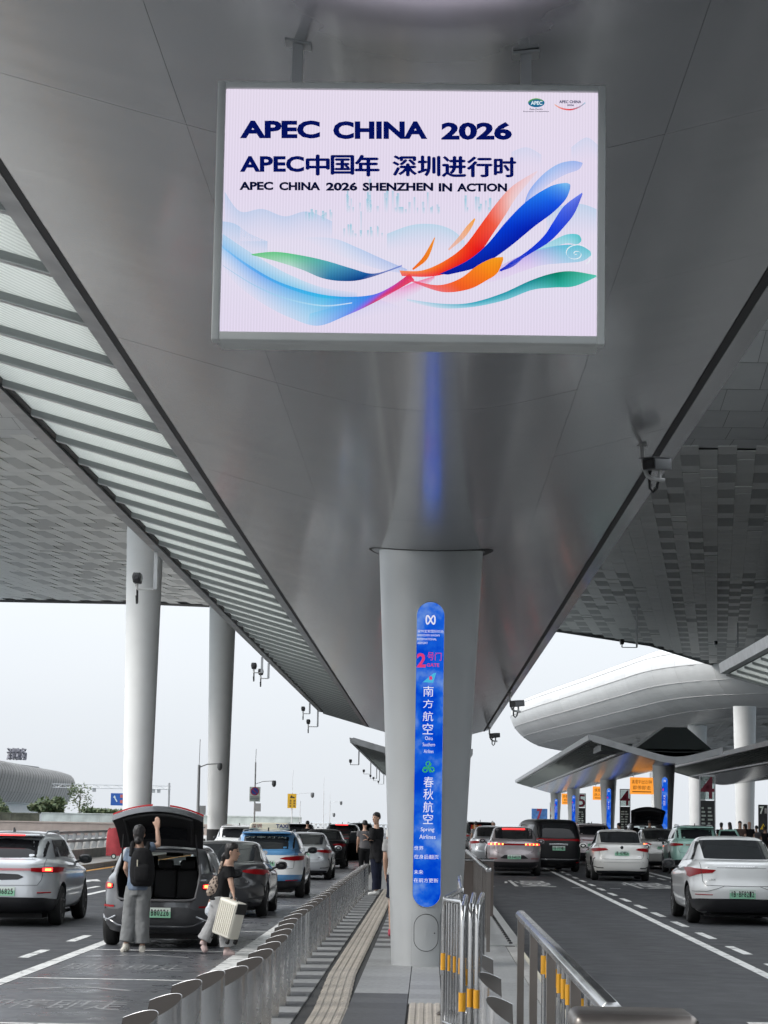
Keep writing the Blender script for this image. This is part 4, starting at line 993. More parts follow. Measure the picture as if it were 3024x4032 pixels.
def make_sedan(label, p, plate, lights='plain', glass=GLASS_D, loc=(0, 0, 0), rz=0, group=None, name='sedan_car', plate_z=.42, detail='a', sc=1.0):
    t = thing(name, label, 'car', loc, rz, group); t.scale = (sc, sc, sc)
    S, me = car_body('sedan', SEDAN, (p, trim_m), .95, 3.70, .325, .78)
    obj('body', me, t)
    wheels(t, S, .95, 3.70, .325, .775)
    zs = [1.085, 1.12, 1.2, 1.3, 1.385]
    rpatch('rear_window', S, [(-.60, 1.10, 1.375), (-.585, 1.092, 1.39), (-.4, 1.088, 1.40), (0, 1.086, 1.408), (.4, 1.088, 1.40), (.585, 1.092, 1.39), (.60, 1.10, 1.375)], glass, t, .004)
    side_window(S, t, 1.20, 2.12, 1.075, 1.37, 1.52, 2.12, glass); side_window(S, t, 2.17, 3.22, 1.07, 1.37, 2.17, 2.72, glass)
    MB().grid([[S.pt(math.pi + th, tt) + Vector((0, .006, .004)) for th in [-.9 + 1.8 * i / 12 for i in range(13)]] for tt in [8.3 + 2.5 * k / 6 for k in range(7)]]).build('windscreen', glass, t, 50)
    if detail == 'a':     # wide notched lamps, red reflector lines
        rpatch('tail_light', S, [(.46, .905, .91), (.52, .86, .915), (.70, .845, .925), (.79, .82, .935), (.865, .78, .96), (.885, .80, .95)], red_lens, t, .008, mirror=True)
        rline('lamp_seam', S, [(.70, .85), (.70, .925)], trim_m, t, .004, mirror=True, off=.009)
        rline('boot_seam', S, [(.72, 1.03), (.70, .90), (.685, .72), (.63, .655), (0, .645)], trim_m, t, .004, mirror=True)
        rline('bumper_crease', S, [(.84, .55), (.62, .555), (.45, .60), (.32, .645)], trim_m, t, .0035, mirror=True)
        rline('reflector', S, [(.80, .50), (.52, .50)], red_lens, t, .008, mirror=True, off=.001)
        rpatch('diffuser', S, [(-.865, .36, .41), (-.80, .28, .43), (-.72, .24, .44), (0, .235, .445), (.72, .24, .44), (.80, .28, .43), (.865, .36, .41)], trim_m, t, .028)
        number_plate(S, t, .52, plate, w=.46, h=.15)
        mb = MB(); put_text(mb, 'BUILD YOUR DREAMS', lambda a, b: (a, S.rear(a, b).y - .012, b), -.28, .28, .965, .985, .02); mb.build('boot_lettering', chrome, t)
        rline('spoiler_line', S, [(-.6, .95), (.6, .95)], mat('shadow_gap', (.2, .2, .2), .5), t, .004)
        mb = MB(); put_text(mb, '比亚迪', lambda a, b: (a, S.rear(a, b).y - .012, b), -.6, -.47, .735, .77, .02); mb.build('badge_lettering', chrome, t)
    else:                 # slim lamps, vertical vents
        rpatch('tail_light', S, [(.42, .895, .90), (.50, .875, .935), (.66, .85, .945), (.82, .835, .94), (.875, .87, .93)], red_lens, t, .008, mirror=True)
        rline('bumper_vent', S, [(.80, .66), (.845, .62), (.85, .42), (.74, .38), (.56, .375)], trim_m, t, .014, mirror=True, off=.0)
        rline('boot_seam', S, [(.70, 1.03), (.68, .88), (.66, .70), (.6, .63), (0, .62)], trim_m, t, .004, mirror=True)
        rline('bumper_crease', S, [(-.8, .54), (0, .53), (.8, .54)], trim_m, t, .003)
        rpatch('diffuser', S, [(-.74, .24, .30), (0, .23, .31), (.74, .24, .30)], trim_m, t, .02)
        number_plate(S, t, .80, plate, w=.44, h=.14)
        e = S.rear(0, .97); MB().lathe([(.045, 0), (.045, .012), (.03, .016)], 20, (0, e.y - .02, .96), axis='y').build('round_emblem', black_gloss, t)
        MB().lathe([(.052, 0), (.052, .008)], 20, (0, e.y - .012, .96), axis='y').build('emblem_ring', chrome, t)
        mb = MB(); put_text(mb, 'i3', lambda a, b: (a, S.rear(a, b).y - .01, b), .5, .56, .69, .72, .02); mb.build('badge_lettering', chrome, t)
    rpatch('sill', S, [(-.6, .175, .235), (0, .172, .23), (.6, .175, .235)], trim_m, t, .004)
    mirror_part(t, S, 3.12, 1.02, trim_m if detail == 'a' else p)
    o = MB().box(-.55, .55, .55, .75, .2, .34).build('exhaust_box', trim_m, t)
    return t, S
def make_fastback(label, p, plate, loc, rz=0, sc=1.0):
    t = thing('hatchback_car', label, 'car', loc, rz); t.scale = (sc,) * 3
    S, me = car_body('fastback', FASTBACK, (p, trim_m), .98, 3.78, .345, .785)
    obj('body', me, t); wheels(t, S, .98, 3.78, .345, .785)
    rpatch('rear_window', S, [(-.62, 1.16, 1.42), (-.60, 1.135, 1.445), (0, 1.12, 1.465), (.60, 1.135, 1.445), (.62, 1.16, 1.42)], GLASS_D, t, .005)
    side_window(S, t, .98, 2.15, 1.13, 1.40, 1.45, 2.15, GLASS_M); side_window(S, t, 2.2, 3.3, 1.12, 1.40, 2.2, 2.78, GLASS_M)
    rpatch('light_bar', S, [(-.885, .955, .985), (-.8, .945, .99), (0, .935, .985), (.8, .945, .99), (.885, .955, .985)], red_lens, t, .008)
    for sg in (1, -1):
        for k in range(8):
            x = sg * (.36 + .062 * k); MB().grid([[S.rear(x, .945, .011), S.rear(x, .99, .011)], [S.rear(x + .042 * sg, .945, .011), S.rear(x + .042 * sg, .99, .011)]]).build('tail_light', red_glow if k % 2 else amber_core, t)
    rpatch('brake_light', S, [(-.38, 1.405, 1.44), (0, 1.41, 1.445), (.38, 1.405, 1.44)], red_glow, t, .012)
    rline('lip_line', S, [(-.7, 1.03), (0, 1.045), (.7, 1.03)], mat('shadow_gap', (.2, .2, .2), .5), t, .004)
    rline('boot_seam', S, [(.66, .92), (.63, .75), (.5, .70)], trim_m, t, .004, mirror=True)
    rpatch('plate_recess', S, [(-.45, .535, .545), (-.32, .525, .635), (0, .52, .64), (.32, .525, .635), (.45, .535, .545)], trim_m, t, .005)
    number_plate(S, t, .58, plate, w=.44, h=.13)
    rpatch('diffuser', S, [(-.82, .36, .44), (-.6, .26, .43), (0, .25, .42), (.6, .26, .43), (.82, .36, .44)], trim_m, t, .008)
    rline('reflector', S, [(.80, .53), (.55, .53)], red_lens, t, .01, mirror=True, off=.001)
    MB().box(-.012, .012, S.rear(0, 1.01).y - .02, S.rear(0, 1.01).y + .01, .985, 1.03).build('emblem', chrome, t)
    mirror_part(t, S, 3.2, 1.08, p)
    return t, S
def suv_common(t, S, p, glass, mirror_m, rails=True, wind=None):
    side_window(S, t, .78, 2.02, 1.19, 1.47, .92, 2.02, glass); side_window(S, t, 2.07, 3.15, 1.18, 1.47, 2.07, 2.72, glass)
    MB().grid([[S.pt(math.pi + th, tt) + Vector((0, .006, .004)) for th in [-.9 + 1.8 * i / 12 for i in range(13)]] for tt in [8.2 + 1.9 * k / 6 for k in range(7)]]).build('windscreen', wind or glass, t, 50)
    mirror_part(t, S, 2.95, 1.14, mirror_m)
    if rails:
        for sg in (1, -1): MB().tube([(sg * .60, .8, 1.575), (sg * .60, .95, 1.615), (sg * .585, 2.2, 1.625), (sg * .57, 2.45, 1.58)], .016, 8).build('roof_rail', alu, t, True)
def make_suv(label, p, plate, loc, rz=0, sc=1.0, style='a', glass=GLASS_D, name='suv_car', group=None, cat='car'):
    t = thing(name, label, cat, loc, rz, group); t.scale = (sc,) * 3
    if style == 'taxi':
        def zones(c):
            if c.z > 1.0 and c.y > .3 and c.z < 1.16: return 0 if c.z < 1.08 else 2
            if c.z > 1.02: return 2
            if c.z > .58: return 0
            return 2 if c.z > .40 else 1
        S, me = car_body('suvtaxi', SUV, (P_WHITE, trim_m, P_BLUE), .98, 3.62, .345, .80, zones)
    else:
        S, me = car_body('suv', SUV, (p, trim_m), .98, 3.62, .345, .80)
    obj('body', me, t); wheels(t, S, .98, 3.62, .345, .80, dark=(style == 'a'))
    rpatch('rear_window', S, [(-.68, 1.20, 1.42), (-.655, 1.18, 1.455), (0, 1.165, 1.49), (.655, 1.18, 1.455), (.68, 1.20, 1.42)], glass, t, .005)
    mb = MB(); mb.prism([(-.60, 1.535), (.60, 1.535), (.57, 1.575), (-.57, 1.575)], lambda a, b, d: (a, d, b), .30, .75); bevel(mb.build('spoiler', P_BLUE if style == 'taxi' else p, t), .012)
    suv_common(t, S, p, glass, trim_m)
    f = MB().prism([(0, 0), (.14, 0), (.02, .075)], lambda a, b, d: (d, 1.0 + a, 1.605 + b), -.014, .014).build('roof_fin', trim_m, t)
    if style == 'a':
        rpatch('light_bar', S, [(-.60, .955, .995), (0, .95, .99), (.60, .955, .995)], mat('pink_lens', (.5, .16, .18), .15, coat=1), t, .01)
        rpatch('tail_light', S, [(.48, .94, 1.0), (.62, .93, 1.005), (.86, .92, 1.02), (.90, .94, 1.01)], red_lens, t, .011, mirror=True)
        rpatch('brake_light', S, [(.66, .945, 1.0), (.80, .94, 1.005)], red_glow, t, .014, mirror=True); rpatch('brake_core', S, [(.70, .955, .99), (.78, .955, .99)], amber_core, t, .017, mirror=True)
        MB().box(-.32, .32, .292, .298, 1.545, 1.568).build('high_brake_light', red_glow, t)
        rpatch('emblem_recess', S, [(-.36, .84, .85), (-.27, .80, .89), (0, .79, .90), (.27, .80, .89), (.36, .84, .85)], black_gloss, t, .006)
        rline('boot_seam', S, [(.70, 1.16), (.685, 1.0), (.66, .80), (.6, .71), (0, .70)], trim_m, t, .004, mirror=True)
        rline('reflector', S, [(.80, .585), (.60, .58)], red_lens, t, .012, mirror=True, off=.001)
        rpatch('bumper_cladding', S, [(-.89, .36, .46), (-.7, .25, .50), (0, .24, .50), (.7, .25, .50), (.89, .36, .46)], trim_m, t, .022)
        number_plate(S, t, .60, plate, w=.46, h=.15)
    elif style == 'taxi':
        rpatch('tail_light', S, [(.36, .945, .955), (.48, .92, .985), (.70, .90, 1.01), (.86, .915, 1.025), (.895, .94, 1.015)], red_lens, t, .01, mirror=True)
        rpatch('bumper_cladding', S, [(-.89, .34, .40), (-.7, .25, .42), (0, .24, .42), (.7, .25, .42), (.89, .34, .40)], trim_m, t, .022)
        rline('boot_seam', S, [(.72, 1.16), (.70, .95), (.68, .72), (0, .66)], trim_m, t, .004, mirror=True)
        rline('reflector', S, [(.78, .44), (.5, .43)], red_lens, t, .012, mirror=True, off=.012)
        number_plate(S, t, .84, plate, w=.46, h=.14)
        MB().lathe([(.055, 0), (.055, .012)], 20, (0, S.rear(0, 1.09).y - .02, 1.085), axis='y').build('round_emblem', chrome, t)
        mb = MB(); put_text(mb, '监督·4004', lambda a, b: (a, S.rear(a, b).y - .012, b), .24, .56, .735, .775, .02); mb.build('side_lettering', P_BLUE, t)
        mb = MB(); put_text(mb, '万家灯火', lambda a, b: (a, S.rear(a, b).y - .012, b), -.5, .5, 1.43, 1.475, .02); mb.build('window_lettering', plate_w, t)
    else:
        rpatch('tail_light', S, [(.5, .95, 1.0), (.66, .94, 1.02), (.86, .92, 1.03), (.90, .95, 1.0)], red_lens if style != 'lit' else red_glow, t, .01, mirror=True)
        if style == 'lit': MB().box(-.28, .28, .292, .298, 1.545, 1.568).build('high_brake_light', red_glow, t)
        rpatch('light_bar', S, [(-.6, .955, .985), (.6, .955, .985)], red_lens, t, .008)
        rpatch('bumper_cladding', S, [(-.89, .36, .44), (-.7, .25, .48), (0, .24, .48), (.7, .25, .48), (.89, .36, .44)], trim_m, t, .022)
        rline('boot_seam', S, [(.70, 1.16), (.685, 1.0), (.66, .80), (.6, .71), (0, .70)], trim_m, t, .004, mirror=True)
        number_plate(S, t, .80, plate, w=.44, h=.14)
    return t, S
def make_van(label, p, plate, loc, rz=0, sc=1.0):
    t = thing('passenger_van', label, 'van', loc, rz); t.scale = (sc,) * 3
    S, me = car_body('van', VAN, (p, trim_m), 1.0, 4.05, .35, .81)
    obj('body', me, t); wheels(t, S, 1.0, 4.05, .35, .81)
    rpatch('rear_window', S, [(-.74, 1.17, 1.55), (0, 1.15, 1.62), (.74, 1.17, 1.55)], GLASS_D, t, .005)
    for a, b in ((.5, 1.7), (1.75, 2.75), (2.8, 3.75)): side_window(S, t, a, b, 1.14, 1.58, a + .06, min(b, 3.55), GLASS_M)
    rpatch('light_bar', S, [(-.88, 1.04, 1.12), (-.4, 1.055, 1.115), (0, 1.06, 1.11), (.4, 1.055, 1.115), (.88, 1.04, 1.12)], red_lens, t, .009)
    rpatch('chrome_trim', S, [(-.34, .90, .955), (0, .91, .965), (.34, .90, .955)], chrome, t, .012)
    rpatch('chrome_trim', S, [(-.92, .42, .46), (-.5, .41, .45), (0, .41, .45), (.5, .41, .45), (.92, .42, .46)], chrome, t, .012)
    number_plate(S, t, .80, plate, w=.46, h=.15)
    rline('reflector', S, [(.84, .33), (.66, .33)], red_lens, t, .016, mirror=True, off=.001)
    mirror_part(t, S, 4.0, 1.1, p)
    return t, S
def tailgate(t, p, hinge=(0, .60, 1.545), ang=33, w0=.66, w1=.715, L=.88, crown=.13, light=True):
    """open tailgate: local u across, v from hinge to lip; raised about the hinge"""
    a = rad(ang); dirn = Vector((0, -math.cos(a), math.sin(a))); out = Vector((0, math.sin(a), math.cos(a)))
    H = Vector(hinge); rows_in = []; rows_out = []
    for k in range(11):
        v = k / 10; ri = []; ro = []
        for j in range(17):
            u = -1 + j / 8; x = u * (w0 + (w1 - w0) * v); s = L * v * (1 - .10 * v * u * u); bow = crown * (1 - u * u) * (.35 + .65 * v) + .06 * math.sin(math.pi * v)
            q = H + dirn * s + out * bow + Vector((x, 0, 0))
            ri.append(q); ro.append(q + out * (.05 + .03 * v))
        rows_in.append(ri); rows_out.append(ro)
    mb = MB(); mb.k = 0; mb.grid(rows_out)
    sides = MB(); 
    def edge(A, B): sides.grid([A, B])
    edge(rows_in[-1], rows_out[-1]); edge(rows_in[0], rows_out[0]); edge([r[0] for r in rows_in], [r[0] for r in rows_out]); edge([r[-1] for r in rows_in], [r[-1] for r in rows_out])
    mb.v, mb.f, mb.m = mb.v + sides.v, mb.f + [tuple(i + len(mb.v) for i in f) for f in sides.f], mb.m + sides.m
    g = mb.build('tailgate', p, t, 40)
    ins = MB(); ins.grid([[q - out * .004 for q in r] for r in rows_in]); ins.build('inner_trim', mat('inner_trim', (.012, .012, .013), .55), g, 40)
    MB().grid([[rows_in[i][j] - out * .03 for j in range(3, 14)] for i in range(2, 6)]).build('tailgate_window', GLASS_D, g, 40)
    fr = MB(); fr.tube([rows_in[i][2] - out * .02 for i in range(1, 10)] + [rows_in[9][j] - out * .02 for j in range(3, 14)] + [rows_in[i][14] - out * .02 for i in range(9, 0, -1)], .03, 8); fr.build('trim_rim', black_matt, g, True)
    # lip: body-colour band with the lamp strip above it
    lip = MB(); lip.grid([[q - dirn * .0 + dirn * .012 - out * .015 for q in rows_in[-1]], [q + dirn * .02 + out * .05 for q in rows_in[-1]], [q + dirn * .012 + out * .085 for q in rows_in[-1]]]); lip.build('lip_panel', p, g, 40)
    if light:
        for s in (range(0, 8), range(10, 17)): MB().grid([[rows_in[-1][j] + dirn * .014 + out * .088 for j in s], [rows_in[-1][j] + dirn * .0 + out * .128 for j in s]]).build('lamp_strip', red_lens, g, 40)
    for sg in (1, -1):
        e = H + dirn * (L * .45) + Vector((sg * .57, 0, 0)); MB().tube([(sg * .62, .42, 1.18), e], .012, 8).build('gas_strut', black_matt, g, True)
    return rows_in
def make_open_suv(label, p, plate, loc, rz=0, sc=1.0, near=True, name='suv_car'):
    t = thing(name, label, 'car', loc, rz); t.scale = (sc,) * 3
    def cuts(S):
        cav = MB(); zs = [(.72, .56, -.4, 3.0), (.80, .60, -.4, 3.1), (1.15, .66, -.4, 3.1), (1.40, .60, -.4, 2.8), (1.505, .50, -.4, 2.5)]
        rows = [[(-w, a, z), (w, a, z), (w, b, z), (-w, b, z)] for z, w, a, b in zs]; cav.grid(rows, closed=True)
        cav.add(rows[0], [(3, 2, 1, 0)]); cav.add(rows[-1], [(0, 1, 2, 3)])
        c1 = cav.mesh('c', trim_m); bm = bmesh.new(); bm.from_mesh(c1); bmesh.ops.remove_doubles(bm, verts=bm.verts, dist=1e-4); bmesh.ops.recalc_face_normals(bm, faces=bm.faces); bm.to_mesh(c1); bm.free()
        c2 = MB().box(-.60, .60, 2.4, 4.3, 1.235, 1.46).mesh('c', trim_m)
        def fn(c, n):
            s = S.side(c.y, min(1.6, max(.3, c.z)), 1); r = S.rear(max(-.8, min(.8, c.x)), max(.3, min(1.58, c.z)))
            return s.x - abs(c.x) > .035 and c.y - r.y > .012 and .70 < c.z < 1.515
        return [c1, c2], fn
    S, me = car_body('suvopen', SUV, (p, trim_m), .98, 3.62, .345, .80, cuts=cuts)
    obj('body', me, t); wheels(t, S, .98, 3.62, .345, .80, dark=True)
    suv_common(t, S, p, GLASS_D, trim_m, rails=False, wind=GLASS_T)
    # interior
    fl = MB(); fl.box(-.58, .58, .12, 1.5, .70, .735); fl.build('boot_floor', seat_m, t)
    for x, w in ((-.36, .38), (.02, .36), (.38, .34)):
        s = MB(); s.box(x - w / 2, x + w / 2, 1.05, 1.2, .74, 1.20); s = bevel(s.build('seat_back', seat_m, t), .04, 3)
        h = MB().box(x - .12, x + .12, 1.08, 1.18, 1.21, 1.36); bevel(h.build('headrest', seat_m, s), .03, 3)
    for x in (-.36, .36):
        s = MB(); s.box(x - .24, x + .24, 2.05, 2.2, .75, 1.22); s = bevel(s.build('front_seat', seat_m, t), .05, 3)
        bevel(MB().box(x - .13, x + .13, 2.08, 2.18, 1.23, 1.40).build('headrest', seat_m, s), .03, 3)
    MB().box(-.14, .14, 2.55, 2.58, 1.395, 1.45).build('rear_view_mirror', black_matt, t)
    MB().box(-.64, .64, 2.95, 3.3, 1.08, 1.2).build('dashboard', seat_m, t)
    # opening seal
    seal = [(-.52, 1.475), (0, 1.50), (.52, 1.475), (.60, 1.36), (.655, 1.15), (.62, .86), (.54, .755), (0, .745), (-.54, .755), (-.62, .86), (-.655, 1.15), (-.60, 1.36)]
    MB().tube([S.rear(x, z, .002) for x, z in catmull(seal + [seal[0]], 4)[:-1]], .02, 8, closed=True).build('door_seal', mat('seal_grey', (.1, .1, .105), .5), t, True)
    if near:
        tailgate(t, p)
        rpatch('tail_light', S, [(.70, .93, .99), (.76, .91, 1.0), (.86, .90, 1.01), (.905, .92, 1.0)], red_lens, t, .01, mirror=True)
        rpatch('brake_light', S, [(.71, .935, .99), (.80, .93, .995)], red_glow, t, .014, mirror=True); rpatch('brake_core', S, [(.725, .945, .985), (.785, .945, .985)], amber_core, t, .018, mirror=True)
    else:
        tailgate(t, p, light=False)
        rpatch('tail_light', S, [(.70, .93, .99), (.90, .92, 1.0)], red_lens, t, .01, mirror=True)
    rpatch('reflector', S, [(.66, .635, .66), (.82, .63, .665), (.88, .635, .66)], red_lens, t, .012, mirror=True)
    rpatch('bumper_cladding', S, [(-.90, .40, .52), (-.86, .30, .60), (-.6, .26, .60), (-.5, .255, .64), (0, .25, .645), (.5, .255, .64), (.6, .26, .60), (.86, .30, .60), (.90, .40, .52)], plastic_m, t, .022)
    rline('skid_trim', S, [(.86, .45), (.72, .44), (.58, .37), (.48, .355), (0, .355)], P_GREY, t, .018, mirror=True, off=.022)
    rline('skid_trim', S, [(.87, .50), (.80, .42), (.62, .50)], P_SILVER, t, .014, mirror=True, off=.022)
    rline('skid_slot', S, [(-.3, .29), (.3, .29)], black_matt, t, .012, off=.022)
    number_plate(S, t, .56, plate, y=S.rear(0, .56).y - .04, w=.48, h=.155)
    return t, S
R_ = -.15
# left-hand lanes, nearest first
make_suv('silver-white crossover with thin rear light bar cut by the left edge', P_SILVER, '粤BD36825', (-7.02, 38.45, R_), sc=.96, style='a')
make_open_suv('grey crossover with its tailgate raised and a green plate B80226', P_GREY, '粤B·B80226', (-3.83, 32.95, R_), sc=.90)
make_sedan('dark charcoal saloon parked just ahead of the raised tailgate', P_DARK, '粤BD2107', loc=(-3.86, 43.2, R_), detail='b', sc=.95, glass=GLASS_M)
TX, TS = make_suv('blue and white taxi with a roof sign reading TAXI', P_WHITE, '粤BD91404', (-3.78, 54.0, R_), sc=.96, style='taxi', name='taxi', glass=GLASS_M, cat='taxi')
sgn = MB(); sgn.prism([(-.50, 0), (.50, 0), (.47, .15), (.40, .17), (-.40, .17), (-.47, .15)], lambda a, b, d: (a, d, 1.625 + b), 1.35, 1.62); sgn = bevel(sgn.build('roof_sign', mat('sign_cream', (.62, .58, .46), .4), TX), .03, 3)
mb = MB(); put_text(mb, '深圳', lambda a, b: (a, 1.346, b), -.44, -.20, 1.665, 1.765, .03); mb.build('sign_lettering', mat('sign_red', (.55, .03, .03), .5), sgn)
mb = MB(); put_text(mb, 'TAXI', lambda a, b: (a, 1.346, b), .16, .46, 1.67, 1.765, .03); mb.build('sign_lettering', mat('sign_navy', (.02, .03, .12), .5), sgn)
MB().box(-.47, -.30, 1.343, 1.3475, 1.655, 1.66).build('sign_rule', trim_m, sgn)
make_sedan('silver-grey saloon waiting directly ahead of the taxi', P_SILVER, '粤BF5520', loc=(-3.8, 70.2, R_), detail='b', sc=.96, glass=GLASS_M)
OD, OS = make_sedan('dark saloon with its right door swung open, beyond the silver saloon', P_BLACK, '粤BA7718', loc=(-3.95, 86, R_), detail='b', sc=.98)
dr = MB(); dr.prism([(0, .25), (.0, .95), (.12, 1.36), (.62, 1.38), (1.0, .98), (1.02, .3)], lambda a, b, d: (d, -a, b), -.03, .03)
d = dr.build('open_door', P_BLACK, OD, loc=(.90, 3.15, 0), rz=rad(52)); MB().prism([(.06, .98), (.16, 1.33), (.60, 1.35), (.92, .99)], lambda a, b, d_: (d_, -a, b), -.036, .036).build('door_window', GLASS_M, d)
MB().tube([(.0, 0, .26), (.0, -.02, .95), (0, -.14, 1.37), (0, -.62, 1.39), (0, -1.0, .99), (0, -1.03, .3)], .012, 6).build('door_trim', chrome, d)
make_suv('white crossover seen beyond the taxi in the second lane', P_WHITE, '粤B12345', (-6.5, 79, R_), sc=.97, style='b')
make_suv('black crossover far down the second lane left of the pillar', P_DARK, '粤B66310', (-6.55, 117, R_), sc=.97, style='b')
make_suv('dark crossover with red high brake light, left of the standing man', P_DARK, '粤B50881', (-3.9, 104, R_), sc=1.0, style='lit')
make_suv('black crossover farthest along the left bay behind the standing man', P_BLACK, '粤B50121', (-3.75, 124, R_), sc=1.0, style='b')
# right-hand lanes
make_fastback('mauve-silver fastback with a glowing red rear light bar', P_MAUVE, '粤B·F60229', (2.93, 80.2, R_), rz=rad(-.4), sc=.955)
make_van('tall black van with chrome strips and a green plate', P_BLACK, '粤B·F7910', (4.85, 87.4, R_), rz=rad(8.5), sc=.95)
make_sedan('cream-white saloon with round black emblem in the middle right lane', P_CREAM, '粤B·AE9126', loc=(6.22, 75.4, R_), rz=rad(-.4), detail='b', sc=.965, glass=GLASS_M)
make_sedan('white saloon with green plate BF8212, nearest on the right', P_WHITE, '粤B·BF8212', loc=(5.88, 44.0, R_), rz=rad(-.3), detail='a', sc=.965, glass=GLASS_M)
make_suv('mint green crossover behind the nearest white saloon', P_MINT, '粤BB3310', (10.0, 87.2, R_), rz=rad(-.5), sc=.97, style='b')
make_sedan('grey saloon with lit tail lamp between cream saloon and mint crossover', P_STONE, '粤BG4471', loc=(9.55, 95.5, R_), rz=rad(2), detail='b', sc=.97, glass=GLASS_M)
make_open_suv('black crossover with gaping tailgate under the far canopy', P_BLACK, '粤BC9012', (10.1, 108, R_), rz=rad(-.4), sc=1.02, near=False)
make_suv('pinkish-grey crossover half hidden behind the black van', P_MAUVE, '粤B72013', (7.15, 102, R_), rz=rad(-.4), sc=.97, style='b')
make_sedan('silver saloon showing left of the mauve fastback', P_SILVER, '粤B88123', loc=(2.55, 92.5, R_), rz=rad(-.4), detail='b', sc=.97)
BN, BS = make_suv('dark crossover with a red banner in the rear window, right of the pillar', P_DARK, '粤B31902', (2.55, 116, R_), rz=rad(-.4), sc=.97, style='b')
make_suv('dark crossover with brake light on, far down beside the far pillars', P_DARK, '粤B77120', (7.6, 119, R_), rz=rad(-.4), sc=.97, style='lit')

rpatch('red_banner', BS, [(-.45, 1.19, 1.44), (.05, 1.185, 1.45)], mat('banner_red', (.5, .02, .02), .5), BN, .012)
rpatch('gold_stroke', BS, [(-.36, 1.22, 1.42), (-.30, 1.22, 1.42)], mat('banner_gold', (.6, .35, .05), .5), BN, .016); rpatch('gold_stroke', BS, [(-.14, 1.22, 1.42), (-.08, 1.22, 1.42)], MATS['banner_gold'], BN, .016)

for o_ in [x for x in COL.objects if x.parent is None and x.get('category') in ('car', 'van') and x.location.x > 1]:
    s = o_.scale[0]; o_.scale = (s * 1.09, s * 1.09, s * 1.16)
for x_, y_ in ((-.3, 0), (.25, 0)): pass
MT = next(o for o in COL.objects if o.get('label', '').startswith('mint green')); p_ = P_MINT
dr = MB(); dr.prism([(0, .35), (.0, 1.12), (.1, 1.48), (.72, 1.5), (.95, 1.1), (.9, .35)], lambda a, b, d: (d, -a, b), -.03, .03)
d = dr.build('open_door', P_MINT, MT, loc=(.92, 2.05, 0), rz=rad(62)); MB().prism([(.07, 1.13), (.15, 1.44), (.68, 1.45), (.88, 1.13)], lambda a, b, d_: (d_, -a, b), -.036, .036).build('door_window', GLASS_D, d)
GS = next(o for o in COL.objects if o.get('label', '').startswith('grey saloon with lit')); rpatch('brake_light', SHAPES['sedan'], [(.60, .86, .93), (.80, .85, .93)], red_glow, GS, .014, mirror=True); rpatch('brake_core', SHAPES['sedan'], [(.66, .87, .92), (.76, .87, .92)], amber_core, GS, .018, mirror=True)

# ---------------------------------------------------------------- LED strips on the pillars
def strip_material():
    m = bpy.data.materials.new('led_strip'); m.use_nodes = True; nt = m.node_tree; N = nt.nodes.new; L = nt.links.new
    nt.nodes.remove(nt.nodes['Principled BSDF']); em = N('ShaderNodeEmission'); L(em.outputs[0], nt.nodes['Material Output'].inputs['Surface'])
    tc = N('ShaderNodeTexCoord'); n1 = N('ShaderNodeTexNoise'); n1.inputs['Scale'].default_value = 2.3; n1.inputs['Detail'].default_value = 7; n1.inputs['Roughness'].default_value = .55
    L(tc.outputs['Object'], n1.inputs['Vector']); cr = N('ShaderNodeValToRGB'); e = cr.color_ramp.elements
    e[0].position = .42; e[0].color = (0.0, .055, .60, 1); e[1].position = .68; e[1].color = (.20, .36, .72, 1)
    k = e.new(.52); k.color = (.01, .12, .68, 1)
    L(n1.outputs['Fac'], cr.inputs[0]); L(cr.outputs[0], em.inputs['Color']); em.inputs['Strength'].default_value = LEDK
    return m
STRIP = strip_material()
W_LED = emit('led_white', (.72, .70, .82), LEDK); R_LED = emit('led_red', (.62, .03, .16), LEDK); G_LED = emit('led_green', (.02, .30, .14), LEDK); T_LED = emit('led_teal', (.05, .42, .66), LEDK)
for m_ in (W_LED, R_LED, G_LED, T_LED): m_.cycles.emission_sampling = 'NONE'
